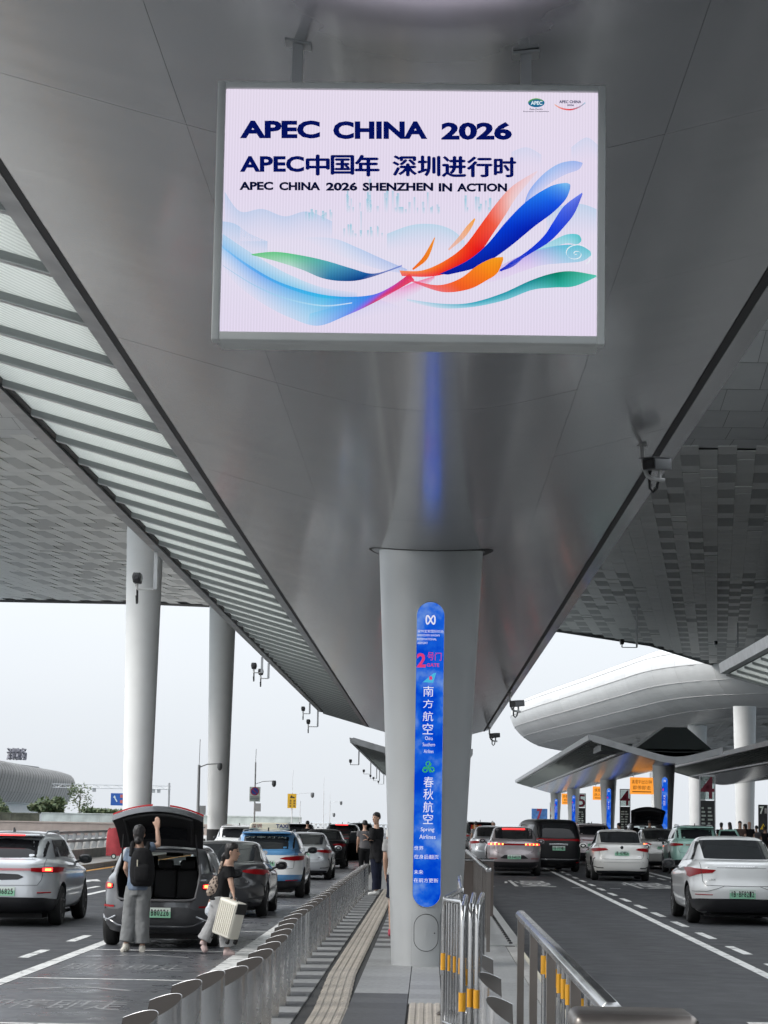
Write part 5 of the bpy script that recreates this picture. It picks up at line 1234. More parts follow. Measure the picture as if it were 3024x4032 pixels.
def pillar_sign(label, cx, cy, full=True, gate='2', group=None):
    t = thing('pillar_display', label, 'display', (cx, cy, 0), 0, group)
    def wr(x, z, off=.012):
        r = pr(z) + off; a = math.asin(max(-1, min(1, x / r))); return (r * math.sin(a), -r * math.cos(a), z)
    hw, za, zb = .166, .69, 4.292
    def width(z):
        if z > zb - hw: return math.sqrt(max(0, hw * hw - (z - zb + hw) ** 2))
        if z < za + hw: return math.sqrt(max(0, hw * hw - (za + hw - z) ** 2))
        return hw
    zs = [za + hw * (1 - math.cos(math.pi / 2 * i / 10)) for i in range(11)] + [za + hw + (zb - za - 2 * hw) * i / 12 for i in range(1, 12)] + [zb - hw * (1 - math.sin(math.pi / 2 * i / 10)) for i in range(11)]
    MB().grid([[wr(width(z) * (-1 + j / 4), z) for j in range(9)] for z in zs]).build('display_face', STRIP, t, True)
    out = [wr(width(z), z, .008) for z in zs] + [wr(-width(z), z, .008) for z in reversed(zs)]
    MB().tube(out[1:-1], .006, 6, closed=True).build('display_rim', alu, t, True)
    def tx(name, s, x0, x1, z0, z1, m, bold=0.0):
        mb = MB(); put_text1(mb, s, lambda a, b: wr(a, b, .0155), x0, x1, z0, z1, bold if ord(s[0]) < 0x2E80 else 0.0); mb.build(name, m, t)
    c = lambda x: (x - 755) * .001164
    # looping airport emblem
    z0 = 4.076; lp = []
    for i in range(40):
        a = 2 * math.pi * i / 40; lp.append(wr(.052 * math.sin(a) * (1 if True else 0), z0 + .055 * math.sin(2 * a) * .9, .0165))
    MB().tube(lp, .009, 6, closed=True).build('airport_emblem', W_LED, t, True)
    tx('gate_numeral', gate, c(620), c(712), 3.51, 3.68, R_LED, .03)
    if not full:
        tx('airline_character', '南', c(690), c(795), 3.166, 3.29, W_LED); tx('airline_character', '方', c(690), c(795), 3.03, 3.13, W_LED); tx('airline_character', '航', c(690), c(795), 2.875, 2.99, W_LED); tx('airline_character', '空', c(690), c(795), 2.72, 2.85, W_LED)
        return t
    tx('airport_name', '深圳宝安国际机场', -.155, .155, 3.923, 3.958, W_LED); tx('airport_name', 'SHENZHEN BAOAN', -.155, .11, 3.88, 3.906, W_LED); tx('airport_name', 'INTERNATIONAL', -.155, .075, 3.833, 3.859, W_LED); tx('airport_name', 'AIRPORT', -.155, -.03, 3.787, 3.813, W_LED)
    tx('gate_character', '号', c(728), c(795), 3.595, 3.69, R_LED); tx('gate_character', '门', c(805), c(872), 3.595, 3.69, R_LED); tx('gate_word', 'GATE', c(722), c(850), 3.52, 3.56, R_LED, .02)
    tail = [(c(685), 3.335), (c(790), 3.33), (c(820), 3.45), (c(790), 3.44), (c(740), 3.39)]
    MB().add([wr(x, z, .0155) for x, z in tail], [tuple(range(5))]).build('tail_emblem', T_LED, t)
    MB().add([wr(c(765) + .02 * math.cos(a) * (1 + .2 * math.cos(5 * a)), 3.385 + .024 * math.sin(a) * (1 + .2 * math.cos(5 * a)), .018) for a in [2 * math.pi * i / 20 for i in range(20)]], [tuple(range(20))]).build('flower_emblem', R_LED, t)
    for ch, a, b in (('南', 3.166, 3.29), ('方', 3.03, 3.13), ('航', 2.875, 2.99), ('空', 2.72, 2.85)): tx('airline_character', ch, c(690), c(795), a, b, W_LED)
    for s, z, w in (('China', 2.674, .09), ('Southern', 2.60, .145), ('Airlines', 2.52, .115)): tx('airline_word', s, -w / 2, w / 2, z - .022, z + .022, W_LED)
    for k in range(3):
        a = rad(90 + 120 * k); q = [(0, 2.325)]
        for i in range(16):
            f = i / 15; ang = a + rad(-40 + 330 * f); px, pz = .045 * math.cos(a), 2.325 + .045 * math.sin(a)
            q.append((px + .028 * math.cos(ang), pz + .028 * math.sin(ang)))
        MB().tube([wr(x, z, .0155) for x, z in q], .009, 6).build('triskelion_arm', G_LED, t, True)
    for ch, a, b in (('春', 2.095, 2.22), ('秋', 1.95, 2.08), ('航', 1.80, 1.93), ('空', 1.665, 1.785)): tx('airline_character', ch, -.055, .062, a, b, W_LED)
    tx('airline_word', 'Spring', -.08, .08, 1.565, 1.625, W_LED); tx('airline_word', 'Airlines', -.095, .095, 1.49, 1.54, W_LED)
    tx('slogan_line', '世界', -.155, -.045, 1.355, 1.405, W_LED); tx('slogan_line', '在身后翻页', -.155, .135, 1.255, 1.305, W_LED); tx('slogan_line', '未来', -.155, -.045, 1.075, 1.125, W_LED); tx('slogan_line', '在前方更新', -.155, .135, .98, 1.03, W_LED)
    return t
pillar_sign('tall blue LED strip on the main pillar showing gate 2 and airline names', -.018, 28.12)
# seams and service hatch of the main pillar
def pw(x, z, off=.0): r = pr(z) + off; a = math.asin(x / r); return (-.018 + r * math.sin(a), 28.12 - r * math.cos(a), z)
ht = thing('service_hatch', 'rounded service hatch low on the main pillar under the blue strip', 'hatch', (0, 0, 0))
dk = mat('seam_line', (.06, .06, .06), .6)
pts = [(.143 * math.cos(a) , (.467 if math.sin(a) > 0 else .32) + .143 * math.sin(a)) for a in [2 * math.pi * i / 40 for i in range(40)]]
MB().tube([pw(x, z, .001) for x, z in pts], .004, 6, closed=True).build('hatch_gap', dk, ht, True)
MB().grid([[pw(x * q, .393 + (z - .393) * q, .002) for x, z in pts] for q in (.97, .5, .02)], closed=True).build('hatch_door', pillar_m, ht, True)
MB().lathe([(.008, 0), (.008, .006)], 10, (pw(.10, .39, .004)), axis='y').build('hatch_lock', black_matt, ht)
for sx in (-.168, .168): MB().tube([pw(sx, .02 + .1 * i, 0.0005) for i in range(7)], .0025, 5).build('panel_seam', dk, ht)

# ---------------------------------------------------------------- bollards
boll_m = mat('bollard_steel', (0.56, 0.565, 0.57), 0.27, metal=0.9, noise_amt=0.08, nscale=3, rnoise=0.08, rand=.05)
boll_cap = mat('bollard_cap', (0.035, 0.03, 0.027), 0.7, spec=.2)
def bollard_mesh(flip):
    s = -1 if flip else 1; n = 20
    pl = [(-.10, -.105), *[(-.10 + .21 * math.cos(a), .105 * math.sin(a)) for a in [-math.pi / 2 + math.pi * i / n for i in range(n + 1)]], (-.10, .105)]
    zt = lambda x, y: .575 + .42 * x + .55 * y
    lo = [(s * x, y, 0) for x, y in pl]; hi = [(s * x, y, zt(x, y)) for x, y in pl]
    mb = MB(); mb.grid([lo, hi], closed=True); mb.add(lo, [tuple(range(len(lo)))])
    rim = [(s * (x * .985), y * .985, zt(x, y) - .002) for x, y in pl]
    mb.grid([hi, rim], closed=True)
    cap = MB(); cap.add(rim, [tuple(range(len(rim)))])
    return mb.mesh('post', boll_m, 50), cap.mesh('slanted_top', mat('cap_bronze', (.075, .068, .062), .55, spec=.3) if flip else boll_cap)
BM, BC = bollard_mesh(False)
spots = [(-1.50, 13.1), (-1.50, 14.35), (-1.50, 15.6), (-1.43, 16.55), (-1.31, 17.1), (-1.28, 18.2), (-1.28, 19.35), (-1.29, 20.5), (-1.30, 21.7), (-1.33, 22.85), (-1.37, 24.0), (-1.41, 25.25)] + [(-1.43, 26.5 + 1.27 * k) for k in range(24)]
ORD = ['nearest', 'second', 'third', 'fourth', 'fifth', 'sixth', 'seventh', 'eighth', 'ninth', 'tenth', 'eleventh', 'twelfth', 'thirteenth', 'fourteenth', 'fifteenth', 'sixteenth', 'seventeenth', 'eighteenth', 'nineteenth', 'twentieth'] + ['twenty-' + w for w in 'first second third fourth fifth sixth seventh eighth ninth'.split()] + ['thirtieth'] + ['thirty-' + w for w in 'first second third fourth fifth'.split()] + ['last']
for i, (x, y) in enumerate(spots):
    lb = ORD[i] + ' half-round steel bollard, counting from the camera, in the left platform row' if i < 36 else 'far half-round steel bollard merging into the left row towards the standing man'
    t = thing('bollard', lb, 'bollard', (x - .10, y, 0), 0, 'bollards along the left platform edge')
    obj('post', BM, t); obj('slanted_top', BC, t)
BM2, BC2 = bollard_mesh(True)
for (x, y), lb in zip([(.455, 14.6), (.455, 16.9), (.46, 19.2)], ['nearest half-round bollard beside the folded barriers at the right', 'middle half-round bollard between folded barriers and right railing', 'farthest half-round bollard peeping past the folded barriers']):
    t = thing('bollard', lb, 'bollard', (x, y, 0), 0, 'bollards along the right platform edge'); t.scale = (.8, .8, 1.0); obj('post', BM2, t); obj('slanted_top', BC2, t)

# ---------------------------------------------------------------- barriers and railings
band_m = mat('reflective_yellow', (0.75, 0.36, 0.02), 0.45)
def barrier(label, p, q, h=1.1, pitch=.125, band=.46, ends=True, group='steel crowd barriers', bw=.016, every=1):
    p = Vector((p[0], p[1], 0)); q = Vector((q[0], q[1], 0)); d = q - p; L = d.length
    t = thing('crowd_barrier', label, 'barrier', p, math.atan2(d.y, d.x), group)
    MB().tube([(0, 0, .03), (0, 0, h - .12), (.012, 0, h - .04), (.04, 0, h), (L - .04, 0, h), (L - .012, 0, h - .04), (L, 0, h - .12), (L, 0, .03)], .021, 10).build('frame_tube', steel, t, True)
    MB().tube([(0, 0, .16), (L, 0, .16)], .014, 8).build('bottom_rail', steel, t, True)
    n = max(2, int(L / pitch)); bar = MB().tube([(0, 0, .16), (0, 0, h)], bw * .5, 6).mesh('bar', steel, True); bn = MB().lathe([(bw * .5 + .004, band - .06), (bw * .5 + .004, band + .06)], 8).mesh('yellow_band', band_m, True)
    for i in range(1, n):
        b = obj('bar', bar, t, (L * i / n, 0, 0))
        if every and i % every == 0: obj('yellow_band', bn, b)
    be = MB().lathe([(.0255, band - .065), (.0255, band + .065)], 12).mesh('yellow_band', band_m, True)
    for x in (0, L):
        obj('yellow_band', be, t, (x, 0, 0))
        MB().tube([(x, -.2, .012), (x, -.16, .03), (x, .16, .03), (x, .2, .012)], .014, 8).build('foot', steel_d, t, True)
    return t
barrier('first folded steel barrier of three packed together beside the pillar', (.25, 16.6), (.31, 19.2), band=.45, pitch=.3, every=0)
barrier('second folded steel barrier, middle of the three packed together', (.315, 17.0), (.385, 19.7), band=.45, pitch=.3, every=0)
barrier('third folded steel barrier, outermost of the packed three', (.36, 16.9), (.46, 19.8), band=.45, pitch=.3, every=0)
barrier('short angled steel barrier panel left of the folded three', (.13, 18.4), (.27, 17.8), pitch=.085, band=.62, every=2)
barrier('steel barrier panel angling back towards the pillar', (.135, 18.55), (.29, 20.8), pitch=.28, band=.62, every=0)
barrier('steel barrier panel leaning close along the right side of the pillar', (.30, 20.95), (.345, 25.9), pitch=.5, band=.62, every=0)
barrier('steel barrier with yellow bands behind the near right railing', (.84, 9.2), (.84, 12.9), h=.89, pitch=.45, band=.70, every=1, bw=.024)
barrier('second steel barrier with yellow bands behind the near right railing', (.84, 13.1), (.84, 16.9), h=.89, pitch=.45, band=.70, bw=.024)
def railing(name, label, x, y0, y1, h=1.06, post=2.1, dense=False, w=.075):
    t = thing(name, label, 'railing', (x, y0, 0)); L = y1 - y0
    cap = MB().prism([(-w / 2, h - .05), (-w / 2 + .012, h - .06), (w / 2 - .012, h - .06), (w / 2, h - .05), (w / 2, h - .02), (w / 2 - .018, h), (-w / 2 + .018, h), (-w / 2, h - .02)], lambda a, b, d: (a, d, b), 0, L)
    bevel(cap.build('handrail', steel, t), .004)
    n = max(1, int(round(L / post))); pm = MB().box(-.024, .024, -.05, .05, 0, h - .06).mesh('post', steel_d)
    for i in range(n + 1): obj('post', pm, t, (0, min(L - .05, max(.05, L * i / n)), 0))
    MB().box(-.012, .012, .1, L - .1, .14, .18).build('bottom_rail', steel_d, t)
    if dense:
        bm_ = MB().box(-.01, .01, -.012, .012, .18, h - .06).mesh('baluster', steel_d); k = int(L / .3)
        for i in range(1, k): obj('baluster', bm_, t, (0, L * i / k, 0))
    return t
railing('handrail_fence', 'stainless railing with wide flat posts running along the near right road edge', .69, 8.8, 17.45)
railing('handrail_fence', 'stainless railing beyond the folded barriers, beside the mauve fastback', .80, 31.0, 50, h=1.1, dense=True, post=3)
t = thing('rail_end', 'rounded steel rail end box at the bottom right corner', 'railing', (.51, 8.2, 0))
bevel(MB().box(0, .44, 0, .38, .98, 1.06).build('handrail', steel_d, t), .035, 4); MB().box(.03, .41, .03, .35, .5, .978).build('apron', mat('bronze_panel', (.13, .11, .10), .5, metal=.4), t); MB().tube([(.25, -.012, .1), (.25, -.012, .97)], .022, 10).build('post', steel, t, True)
t = thing('swing_gate', 'dark low gate panel across the platform behind the far railing', 'gate', (.42, 41, 0)); MB().box(0, .72, 0, .04, .06, 1.0).build('panel', mat('bronze_panel', (.13, .11, .10), .5, metal=.4), t); MB().tube([(0, .02, 1.03), (.72, .02, 1.03)], .03, 10).build('top_tube', steel, t, True)

# ---------------------------------------------------------------- CCTV cameras
cam_dark = mat('camera_dark', (.02, .02, .022), .35); cam_grey = mat('camera_grey', (.14, .145, .15), .4); cam_white = mat('camera_white', (.55, .55, .54), .4)
def cctv(label, loc, drop=.45, reach=-.38, s=1.0, loop=True, group='cameras hanging from the canopy edge', body=.16):
    t = thing('security_camera', label, 'camera', loc, 0, group)
    MB().box(-.03 * s, .03 * s, -.03 * s, .03 * s, -drop * s, .02).build('drop_post', alu, t)
    MB().tube([(0, 0, -drop * s), (reach * s, 0, -drop * s)], .014 * s, 8).build('arm', cam_white, t, True)
    x = reach * s; z = -drop * s
    hs = MB(); hs.prism([(-.055, 0), (.055, 0), (.075, .10), (.06, .17), (-.06, .17), (-.075, .10)], lambda a, b, d: (x + a * s, d * s, z + .10 * s + b * s), -.14, .14); hs = bevel(hs.build('housing', cam_dark, t), .012 * s)
    MB().lathe([(.035 * s, 0), (.035 * s, .02 * s), (.02 * s, .03 * s)], 14, (x, -.17 * s, z + .19 * s), axis='y').build('lens', black_gloss, hs, True)
    MB().tube([(x, 0, z), (x, 0, z + .12 * s)], .02 * s, 8).build('bracket', cam_white, t)
    if loop: MB().tube([(x - .01 * s, 0, z + .08 * s), (x + .0 * s, .03 * s, z - .02), (x + .005, .03 * s, z - .20 * s), (x, .03 * s, z - .24 * s), (x - .01 * s, .02 * s, z - .1 * s)], .018 * s, 8).build('cable_loop', black_matt, t, True)
    return t
ze = sz(XO) + .0
cctv('camera on a perforated drop bracket before the nearer white column', (-4.62, 38.3, ze), .62, -.30)
for k, (x, y) in enumerate([(-4.66, 63.6), (-4.66, 66.2)]): cctv(['left of two small cameras hanging midway along the glazed edge', 'right of two small cameras hanging midway along the glazed edge'][k], (x, y, ze), .42, -.22)
cctv('small camera third along the glazed canopy edge towards the far end', (-4.62, 88.5, ze), .42, -.25); cctv('small camera nearest the far corner of the glazed canopy edge', (-4.62, 95.0, ze), .6, -.35, 1.1)
for k, y in enumerate([147, 177, 197, 208, 228]): cctv(['first', 'second', 'third', 'fourth', 'last'][k] + ' tiny camera under the far canopy edge left of the pillar', (-4.5, y, ze), .8, -.42, 1.25, loop=False, group='cameras under the far canopy')
# large camera with a bent arm on the right
def big_cam(label, loc, s=1.0):
    t = thing('security_camera', label, 'camera', loc, 0, 'cameras hanging from the right canopy edge')
    MB().lathe([(.05 * s, -.015), (.05 * s, .03)], 16).build('mount_plate', cam_white, t)
    MB().tube([(0, 0, 0), (.005 * s, 0, -.10 * s), (.02 * s, 0, -.22 * s), (.05 * s, 0, -.30 * s), (.10 * s, 0, -.335 * s), (.22 * s, 0, -.345 * s)], .021 * s, 10).build('bent_arm', cam_white, t, True)
    h = MB(); M = Matrix.Translation((.15 * s, -.02, -.20 * s)) @ Matrix.Rotation(rad(-38), 4, 'Z') @ Matrix.Rotation(rad(6), 4, 'X'); h.box(-.075 * s, .075 * s, -.16 * s, .14 * s, -.05 * s, .06 * s, M); h = bevel(h.build('housing', cam_grey, t), .012)
    f = MB(); f.box(-.066 * s, .066 * s, -.164 * s, -.158 * s, -.042 * s, .05 * s, M); f.build('front_glass', black_gloss, h)
    v = MB(); v.box(-.085 * s, .085 * s, -.2 * s, .12 * s, .062 * s, .07 * s, M); v.build('visor', cam_grey, h)
    MB().tube([(.17 * s, 0, -.33 * s), (.17 * s, 0, -.24 * s)], .018 * s, 8).build('bracket', cam_white, t)
    MB().tube([(.10 * s, .05, -.2 * s), (.075 * s, .05, -.3 * s), (.08 * s, .03, -.42 * s), (.11 * s, .02, -.46 * s), (.145 * s, .02, -.42 * s), (.16 * s, .03, -.34 * s)], .014 * s, 8).build('cable_loop', black_matt, t, True)
big_cam('large camera on a bent white arm under the right canopy edge', (1.99, 22.0, sz(2.03) - .003))
big_cam('dark camera with trailing cable near the far right canopy edge', (2.28, 67.3, sz(2.2)), 1.5); big_cam('dark camera at the far tip of the right canopy edge', (2.35, 93, sz(2.2)), 1.5)
cctv('pair-like dark camera under the tiled roof on the right', (13.89, 157, 16.3), 1.4, -.5, 2.0, loop=False, group='cameras under the tiled roof'); cctv('small camera on a sideways arm under the tiled roof, farther right', (22.3, 169, 16.3), 1.1, -1.0, 1.6, loop=False, group='cameras under the tiled roof')

# ---------------------------------------------------------------- signs on the right platform
sign_or = emit('sign_orange', (1.0, 0.36, 0.045), .62); ink = mat('ink_black', (.015, .015, .015), .5); red_num = mat('numeral_red', (0.30, 0.02, 0.05), 0.45); board_m = mat('board_dark', (.03, .032, .034), .35); pane_m = glass_mat('sign_glass', (.5, .55, .55), .1, .7)
def orange_sign(label, x, y, w, zt, zb, lines):
    t = thing('hanging_sign', label, 'sign', (x, y, 0), 0, 'orange signs hanging under the far canopy')
    MB().box(-w / 2, w / 2, -.05, .05, zb, zt).build('board', sign_or, t)
    h = zt - zb
    for k, s in enumerate(lines):
        mb = MB(); cw = min(w * .84, len(s) * h * .27); z1 = zt - h * (.14 + .34 * k)
        put_text(mb, s, lambda a, b: (a, -.055, b), -cw / 2, cw / 2, z1 - h * .25, z1); mb.build('lettering', ink, t)
    mb = MB(); mb.box(-w * .4, w * .4, -.054, -.051, zb + h * .12, zb + h * .17).build('small_print_line', ink, t)
    for sx in (-.35, .35): MB().tube([(sx * w, 0, zt), (sx * w, 0, 4.95)], .02, 6).build('hanger_rod', alu, t)
orange_sign('largest orange sign hanging by the first far pillar', 13.62, 150, 1.52, 4.62, 3.55, ['离港平台5分钟', '即停即走'])
orange_sign('middle orange sign hanging between the far pillars', 14.05, 190, 1.56, 4.60, 3.52, ['请通过5号门', '进入航站楼'])
orange_sign('smallest orange sign, farthest under the canopy', 14.6, 243, 1.7, 4.62, 3.5, ['离港平台5分钟', '即停即走'])
for py, lb, gt in ((131.5, 'blue LED strip on the nearest far-canopy pillar, right', '4'), (178, 'blue LED strip on the second far-canopy pillar', '4'), (229, 'blue LED strip on the third far-canopy pillar', '5'), (267.4, 'blue LED strip on the last far-canopy pillar', '6')):
    ly = py - 124.5; pillar_sign(lb, 13.1 + .005 + ly * .0095, py, full=False, gate=gt, group='blue strips on far pillars')
def gate_pylon(label, x, y, w, ztop, num, zmid, dark=True, nm=red_num, cat='sign'):
    t = thing('gate_sign', label, cat, (x, y, 0), 0, 'gate number signs')
    for sx in (-1, 1): MB().box(sx * w / 2 - .03, sx * w / 2 + .03, -.04, .04, 0, ztop).build('upright', alu, t)
    MB().box(-w / 2, w / 2, -.03, .03, ztop - .05, ztop + .03).build('top_bar', alu, t)
    MB().box(-w / 2 + .03, w / 2 - .03, -.01, .01, zmid, ztop - .06).build('glass_panel', pane_m, t)
    mb = MB(); put_text(mb, num, lambda a, b: (a, -.045, b), -w * .46, w * .46, zmid + .05, ztop - .08, .012); mb.build('numeral', nm, t)
    if dark:
        MB().box(-w / 2 + .03, w / 2 - .03, -.06, .06, .1, zmid - .05).build('info_board', board_m, t)
        rnd = random.Random(int(x * 10))
        for i in range(9):
            z = .9 + (zmid - 1.2) * i / 9
            for j in range(2): MB().box(-w * .4 + j * w * .42, -w * .4 + j * w * .42 + w * rnd.uniform(.15, .36), -.066, -.061, z, z + .1).build('info_line', plate_w, t)
gate_pylon('large red numeral 4 sign standing before the white column on the right', 14.85, 125, .80, 4.3, '4', 3.02)
gate_pylon('second red numeral 4 sign, smaller, between the far pillars', 16.4, 196, .84, 4.5, '4', 3.1)
gate_pylon('red numeral 5 sign by the third far pillar', 15.6, 240, .86, 4.6, '5', 3.2)
gate_pylon('red numeral 6 sign above the black van', 14.6, 275, .80, 3.9, '6', 2.6)
t = thing('gate_sign', 'wide blue patterned panel with a red numeral 7, left of numeral 6', 'sign', (14.0, 297, 0), 0, 'gate number signs')
MB().box(-1.0, 1.0, -.06, .06, 2.0, 3.3).build('panel', mat('panel_blue', (.06, .17, .42), .5, noise_amt=.4, nscale=3), t)
mb = MB(); put_text(mb, '7', lambda a, b: (a, -.07, b), -.35, .35, 1.9, 3.3, .04); mb.build('numeral', red_num, t)
for sx in (-.8, .8): MB().box(sx - .05, sx + .05, -.05, .05, 0, 2).build('leg', alu, t)
t = thing('gate_sign', 'black pylon with white numeral 7 and yellow warning triangle at the right', 'sign', (28.5, 200, 0), 0, 'gate number signs')
MB().box(-.4, .4, -.1, .1, 0, 3.45).build('pylon', board_m, t)
mb = MB(); put_text(mb, '7', lambda a, b: (a, -.105, b), -.3, .05, 2.65, 3.3, .03); mb.build('numeral', plate_w, t)
MB().box(.12, .32, -.106, -.102, 2.7, 3.15).build('small_panel', mat('panel_grey', (.3, .3, .3), .5), t)
MB().add([(-.28, -.106, 1.35), (.28, -.106, 1.35), (0, -.106, 1.85)], [(0, 1, 2)]).build('warning_triangle', mat('warn_yellow', (.6, .42, .03), .5), t)
MB().box(-.025, .025, -.112, -.108, 1.45, 1.7).build('exclamation_mark', ink, t)

# ---------------------------------------------------------------- left background
# rounded annex building
ab = thing('annex_building', 'distant low building with bulging panelled facade at the far left', 'building')
P_ = bulge_ring(ab, [(-82, 446), (-71, 441), (-66, 431), (-63.8, 412), (-62.2, 380), (-60, 340), (-57.3, 300), (-54, 250), (-50, 195)],
           [(2.2, 9.0), (.7, 8.5), (0, 7.5), (.1, 6.4), (.6, 4.6), (1.4, 3.1)], 3.6, mat('annex_panel', (.15, .145, .135), .45, metal=.5, rand=.12, noise_amt=.05, nscale=1), mat('rib_dark', (0.03, 0.03, 0.03), .7), name='facade_panel', soffit=3.1, gap=.28, vg=.004)
MB().box(-110, -69, 305, 410, 9.0, 9.7).build('roof_deck', roof_dark, ab)
MB().box(-95, -67.5, 306, 430, -.5, 3.05).build('ground_floor', white_metal, ab)
for k, ch in enumerate('深圳机场'):
    cx = -60.3 + k * .68; cy = 332
    mb = MB(); put_text(mb, ch, lambda a, b: (cx + a * .2, cy + a * 1.0, b), -.9, .9, 9.1, 10.8); o = mb.build('roof_character', mat('letter_grey', (.2, .2, .23), .5), ab)
    so = o.modifiers.new('s', 'SOLIDIFY'); so.thickness = .25
# boundary walls
def wall(name, label, p, q, z0, z1, th, m, cap=None):
    p = Vector((*p, 0)); q = Vector((*q, 0)); d = q - p; t = thing(name, label, 'wall', p, math.atan2(d.y, d.x)); L = d.length
    n = max(1, int(L / 3.0)); pm = MB().box(.01, L / n - .01, 0, th, z0, z1).mesh('wall_panel', m)
    for i in range(n): obj('wall_panel', pm, t, (L * i / n, 0, 0))
    MB().box(0, L, .02, th - .02, z0, z1 - .03).build('wall_core', concrete, t)
    MB().box(-.02, L + .02, -.05, th + .05, z1 + .003, z1 + .12).build('coping', cap or m, t)
wall('boundary_wall', 'long pinkish stone wall behind the left roadside fence', (-75, 196), (-14.5, 204), -.2, .85, .4, mat('wall_pink', (.42, .35, .31), .7, noise_amt=.12, nscale=1.5, rand=.06))
wall('boundary_wall', 'pale stained wall with dark plant patches above the pinkish wall', (-42, 252), (-14, 256), -.4, 1.62, .3, mat('wall_pale', (.50, .54, .51), .7, noise_amt=.3, nscale=.9, rand=.05))
wall('boundary_wall', 'dark ivy-covered wall stretch at the far left', (-80, 250), (-42.2, 252), -.4, 1.55, .3, mat('wall_ivy', (.085, .085, .06), .8, noise_amt=.5, nscale=1.2))
leaf_m = mat('leaf', (.055, .085, .032), .6, noise_amt=.3, nscale=5); leaf_l = mat('leaf_light', (.10, .12, .05), .6); bark = mat('bark', (.12, .10, .08), .85)
def foliage(name, c, r, n, size, m, parent, seed, gap=.0):
    rnd = random.Random(seed); mb = MB(); cl = [(rnd.uniform(-1, 1), rnd.uniform(-1, 1), rnd.uniform(-.8, 1), rnd.uniform(.3, .55)) for _ in range(14)]
    for i in range(n):
        k = rnd.choice(cl); d = Vector((rnd.gauss(0, 1), rnd.gauss(0, 1), rnd.gauss(0, 1))).normalized() * k[3] * rnd.random() ** .4
        p = Vector((c[0] + r[0] * (k[0] * .7 + d.x), c[1] + r[1] * (k[1] * .7 + d.y), c[2] + r[2] * (k[2] * .7 + d.z)))
        a = Vector((rnd.gauss(0, 1), rnd.gauss(0, 1), rnd.gauss(0, .6))).normalized(); b = a.orthogonal().normalized(); s = size * rnd.uniform(.6, 1.3)
        mb.add([p - a * s, p + b * s * .5, p + a * s, p - b * s * .5], [(0, 1, 2, 3)], rnd.choice((0, 0, 1)))
    return mb.build(name, [m, leaf_l], parent)
def bush(label, c, r, n, seed, size=.3):
    t = thing('bush', label, 'bush', c, 0, 'shrubs above the boundary wall'); foliage('crown', (0, 0, r[2] * .6), r, n, size, leaf_m, t, seed)
    for k in range(4): MB().tube([(0, 0, -.6), ((k - 1.5) * .3 * r[0], .1, r[2] * .7)], .05, 5).build('stem', bark, t)
bush('wide dark green shrub under the bulging building, far left', (-51.5, 272, 1.4), (2.2, 1.5, 1.3), 1300, 1); bush('rounded leafy shrub left of the thin tree', (-43.0, 262, 1.5), (2.0, 1.3, 1.35), 1300, 2); bush('low wide hedge shrub left of the white column', (-36.6, 262, 1.3), (3.6, 1.2, .62), 1500, 3)
t = thing('tree', 'thin sparse tree standing beneath the gantry', 'tree', (-40.0, 266, -.2)); MB().tube([(0, 0, 0), (.05, 0, 1.6), (-.05, .1, 2.6), (.1, 0, 3.6), (0, 0, 4.6)], [.11, .09, .07, .05, .02], 7).build('trunk', bark, t, True)
rnd = random.Random(8)
for k in range(12):
    z = 2.0 + k * .22; a = rnd.uniform(0, 6.28); L_ = rnd.uniform(.8, 1.6); MB().tube([(0, 0, z), (L_ * .5 * math.cos(a), L_ * .5 * math.sin(a), z + .35), (L_ * math.cos(a), L_ * math.sin(a), z + .55)], [.03, .02, .01], 5).build('branch', bark, t)
foliage('crown', (0, 0, 3.6), (1.7, 1.5, 1.6), 420, .16, leaf_m, t, 21)
# overhead sign gantry
g = thing('sign_gantry', 'far lattice gantry carrying blue road signs behind the white column', 'gantry', (-56, 345, 0), rad(0))
for z in (5.45, 5.95):
    for yy in (-.3, .3): MB().tube([(0, yy, z), (17.6, yy, z)], .05, 6).build('chord', alu, g)
for i in range(22):
    x = .8 * i; MB().tube([(x, -.3, 5.45 if i % 2 else 5.95), (x + .8, -.3, 5.95 if i % 2 else 5.45)], .035, 5).build('lattice_bar', alu, g)
for x in (17.4,): MB().tube([(x, 0, -1), (x, 0, 6.4)], .14, 10).build('mast', alu, g)
blue_sign = mat('sign_blue', (.015, .09, .36), .5)
for x0, x1 in ((8.8, 11.9), (13.0, 14.4)):
    s = MB().box(x0, x1, -.4, -.34, 2.95, 4.75).build('sign_board', blue_sign, g)
    if x0 < 10:
        MB().add([(x0 + .35, -.41, 4.1), (x0 + .75, -.41, 4.1), (x0 + .55, -.41, 4.45)], [(0, 1, 2)]).build('arrow_head', plate_w, s); MB().bar((x0 + .55, -.41, 4.15), (x0 + .95, -.41, 3.5), .02, .14).build('arrow_stem', plate_w, s)
        for z in (3.3, 4.1): MB().box(x0 + 1.4, x0 + 2.3, -.41, -.405, z, z + .45).build('route_panel', mat('route_red', (.5, .12, .1), .5), s); MB().box(x0 + 2.45, x0 + 2.9, -.41, -.405, z, z + .4).build('route_panel', plate_w, s)
    else: MB().box(x0 + .8, x0 + 1.2, -.41, -.405, 3.3, 4.3).build('route_panel', plate_w, s)
for x in (3.2, 6, 14.8, 15.6): MB().box(x, x + .5, -.2, .2, 4.9, 5.4).build('gantry_camera', alu, g)
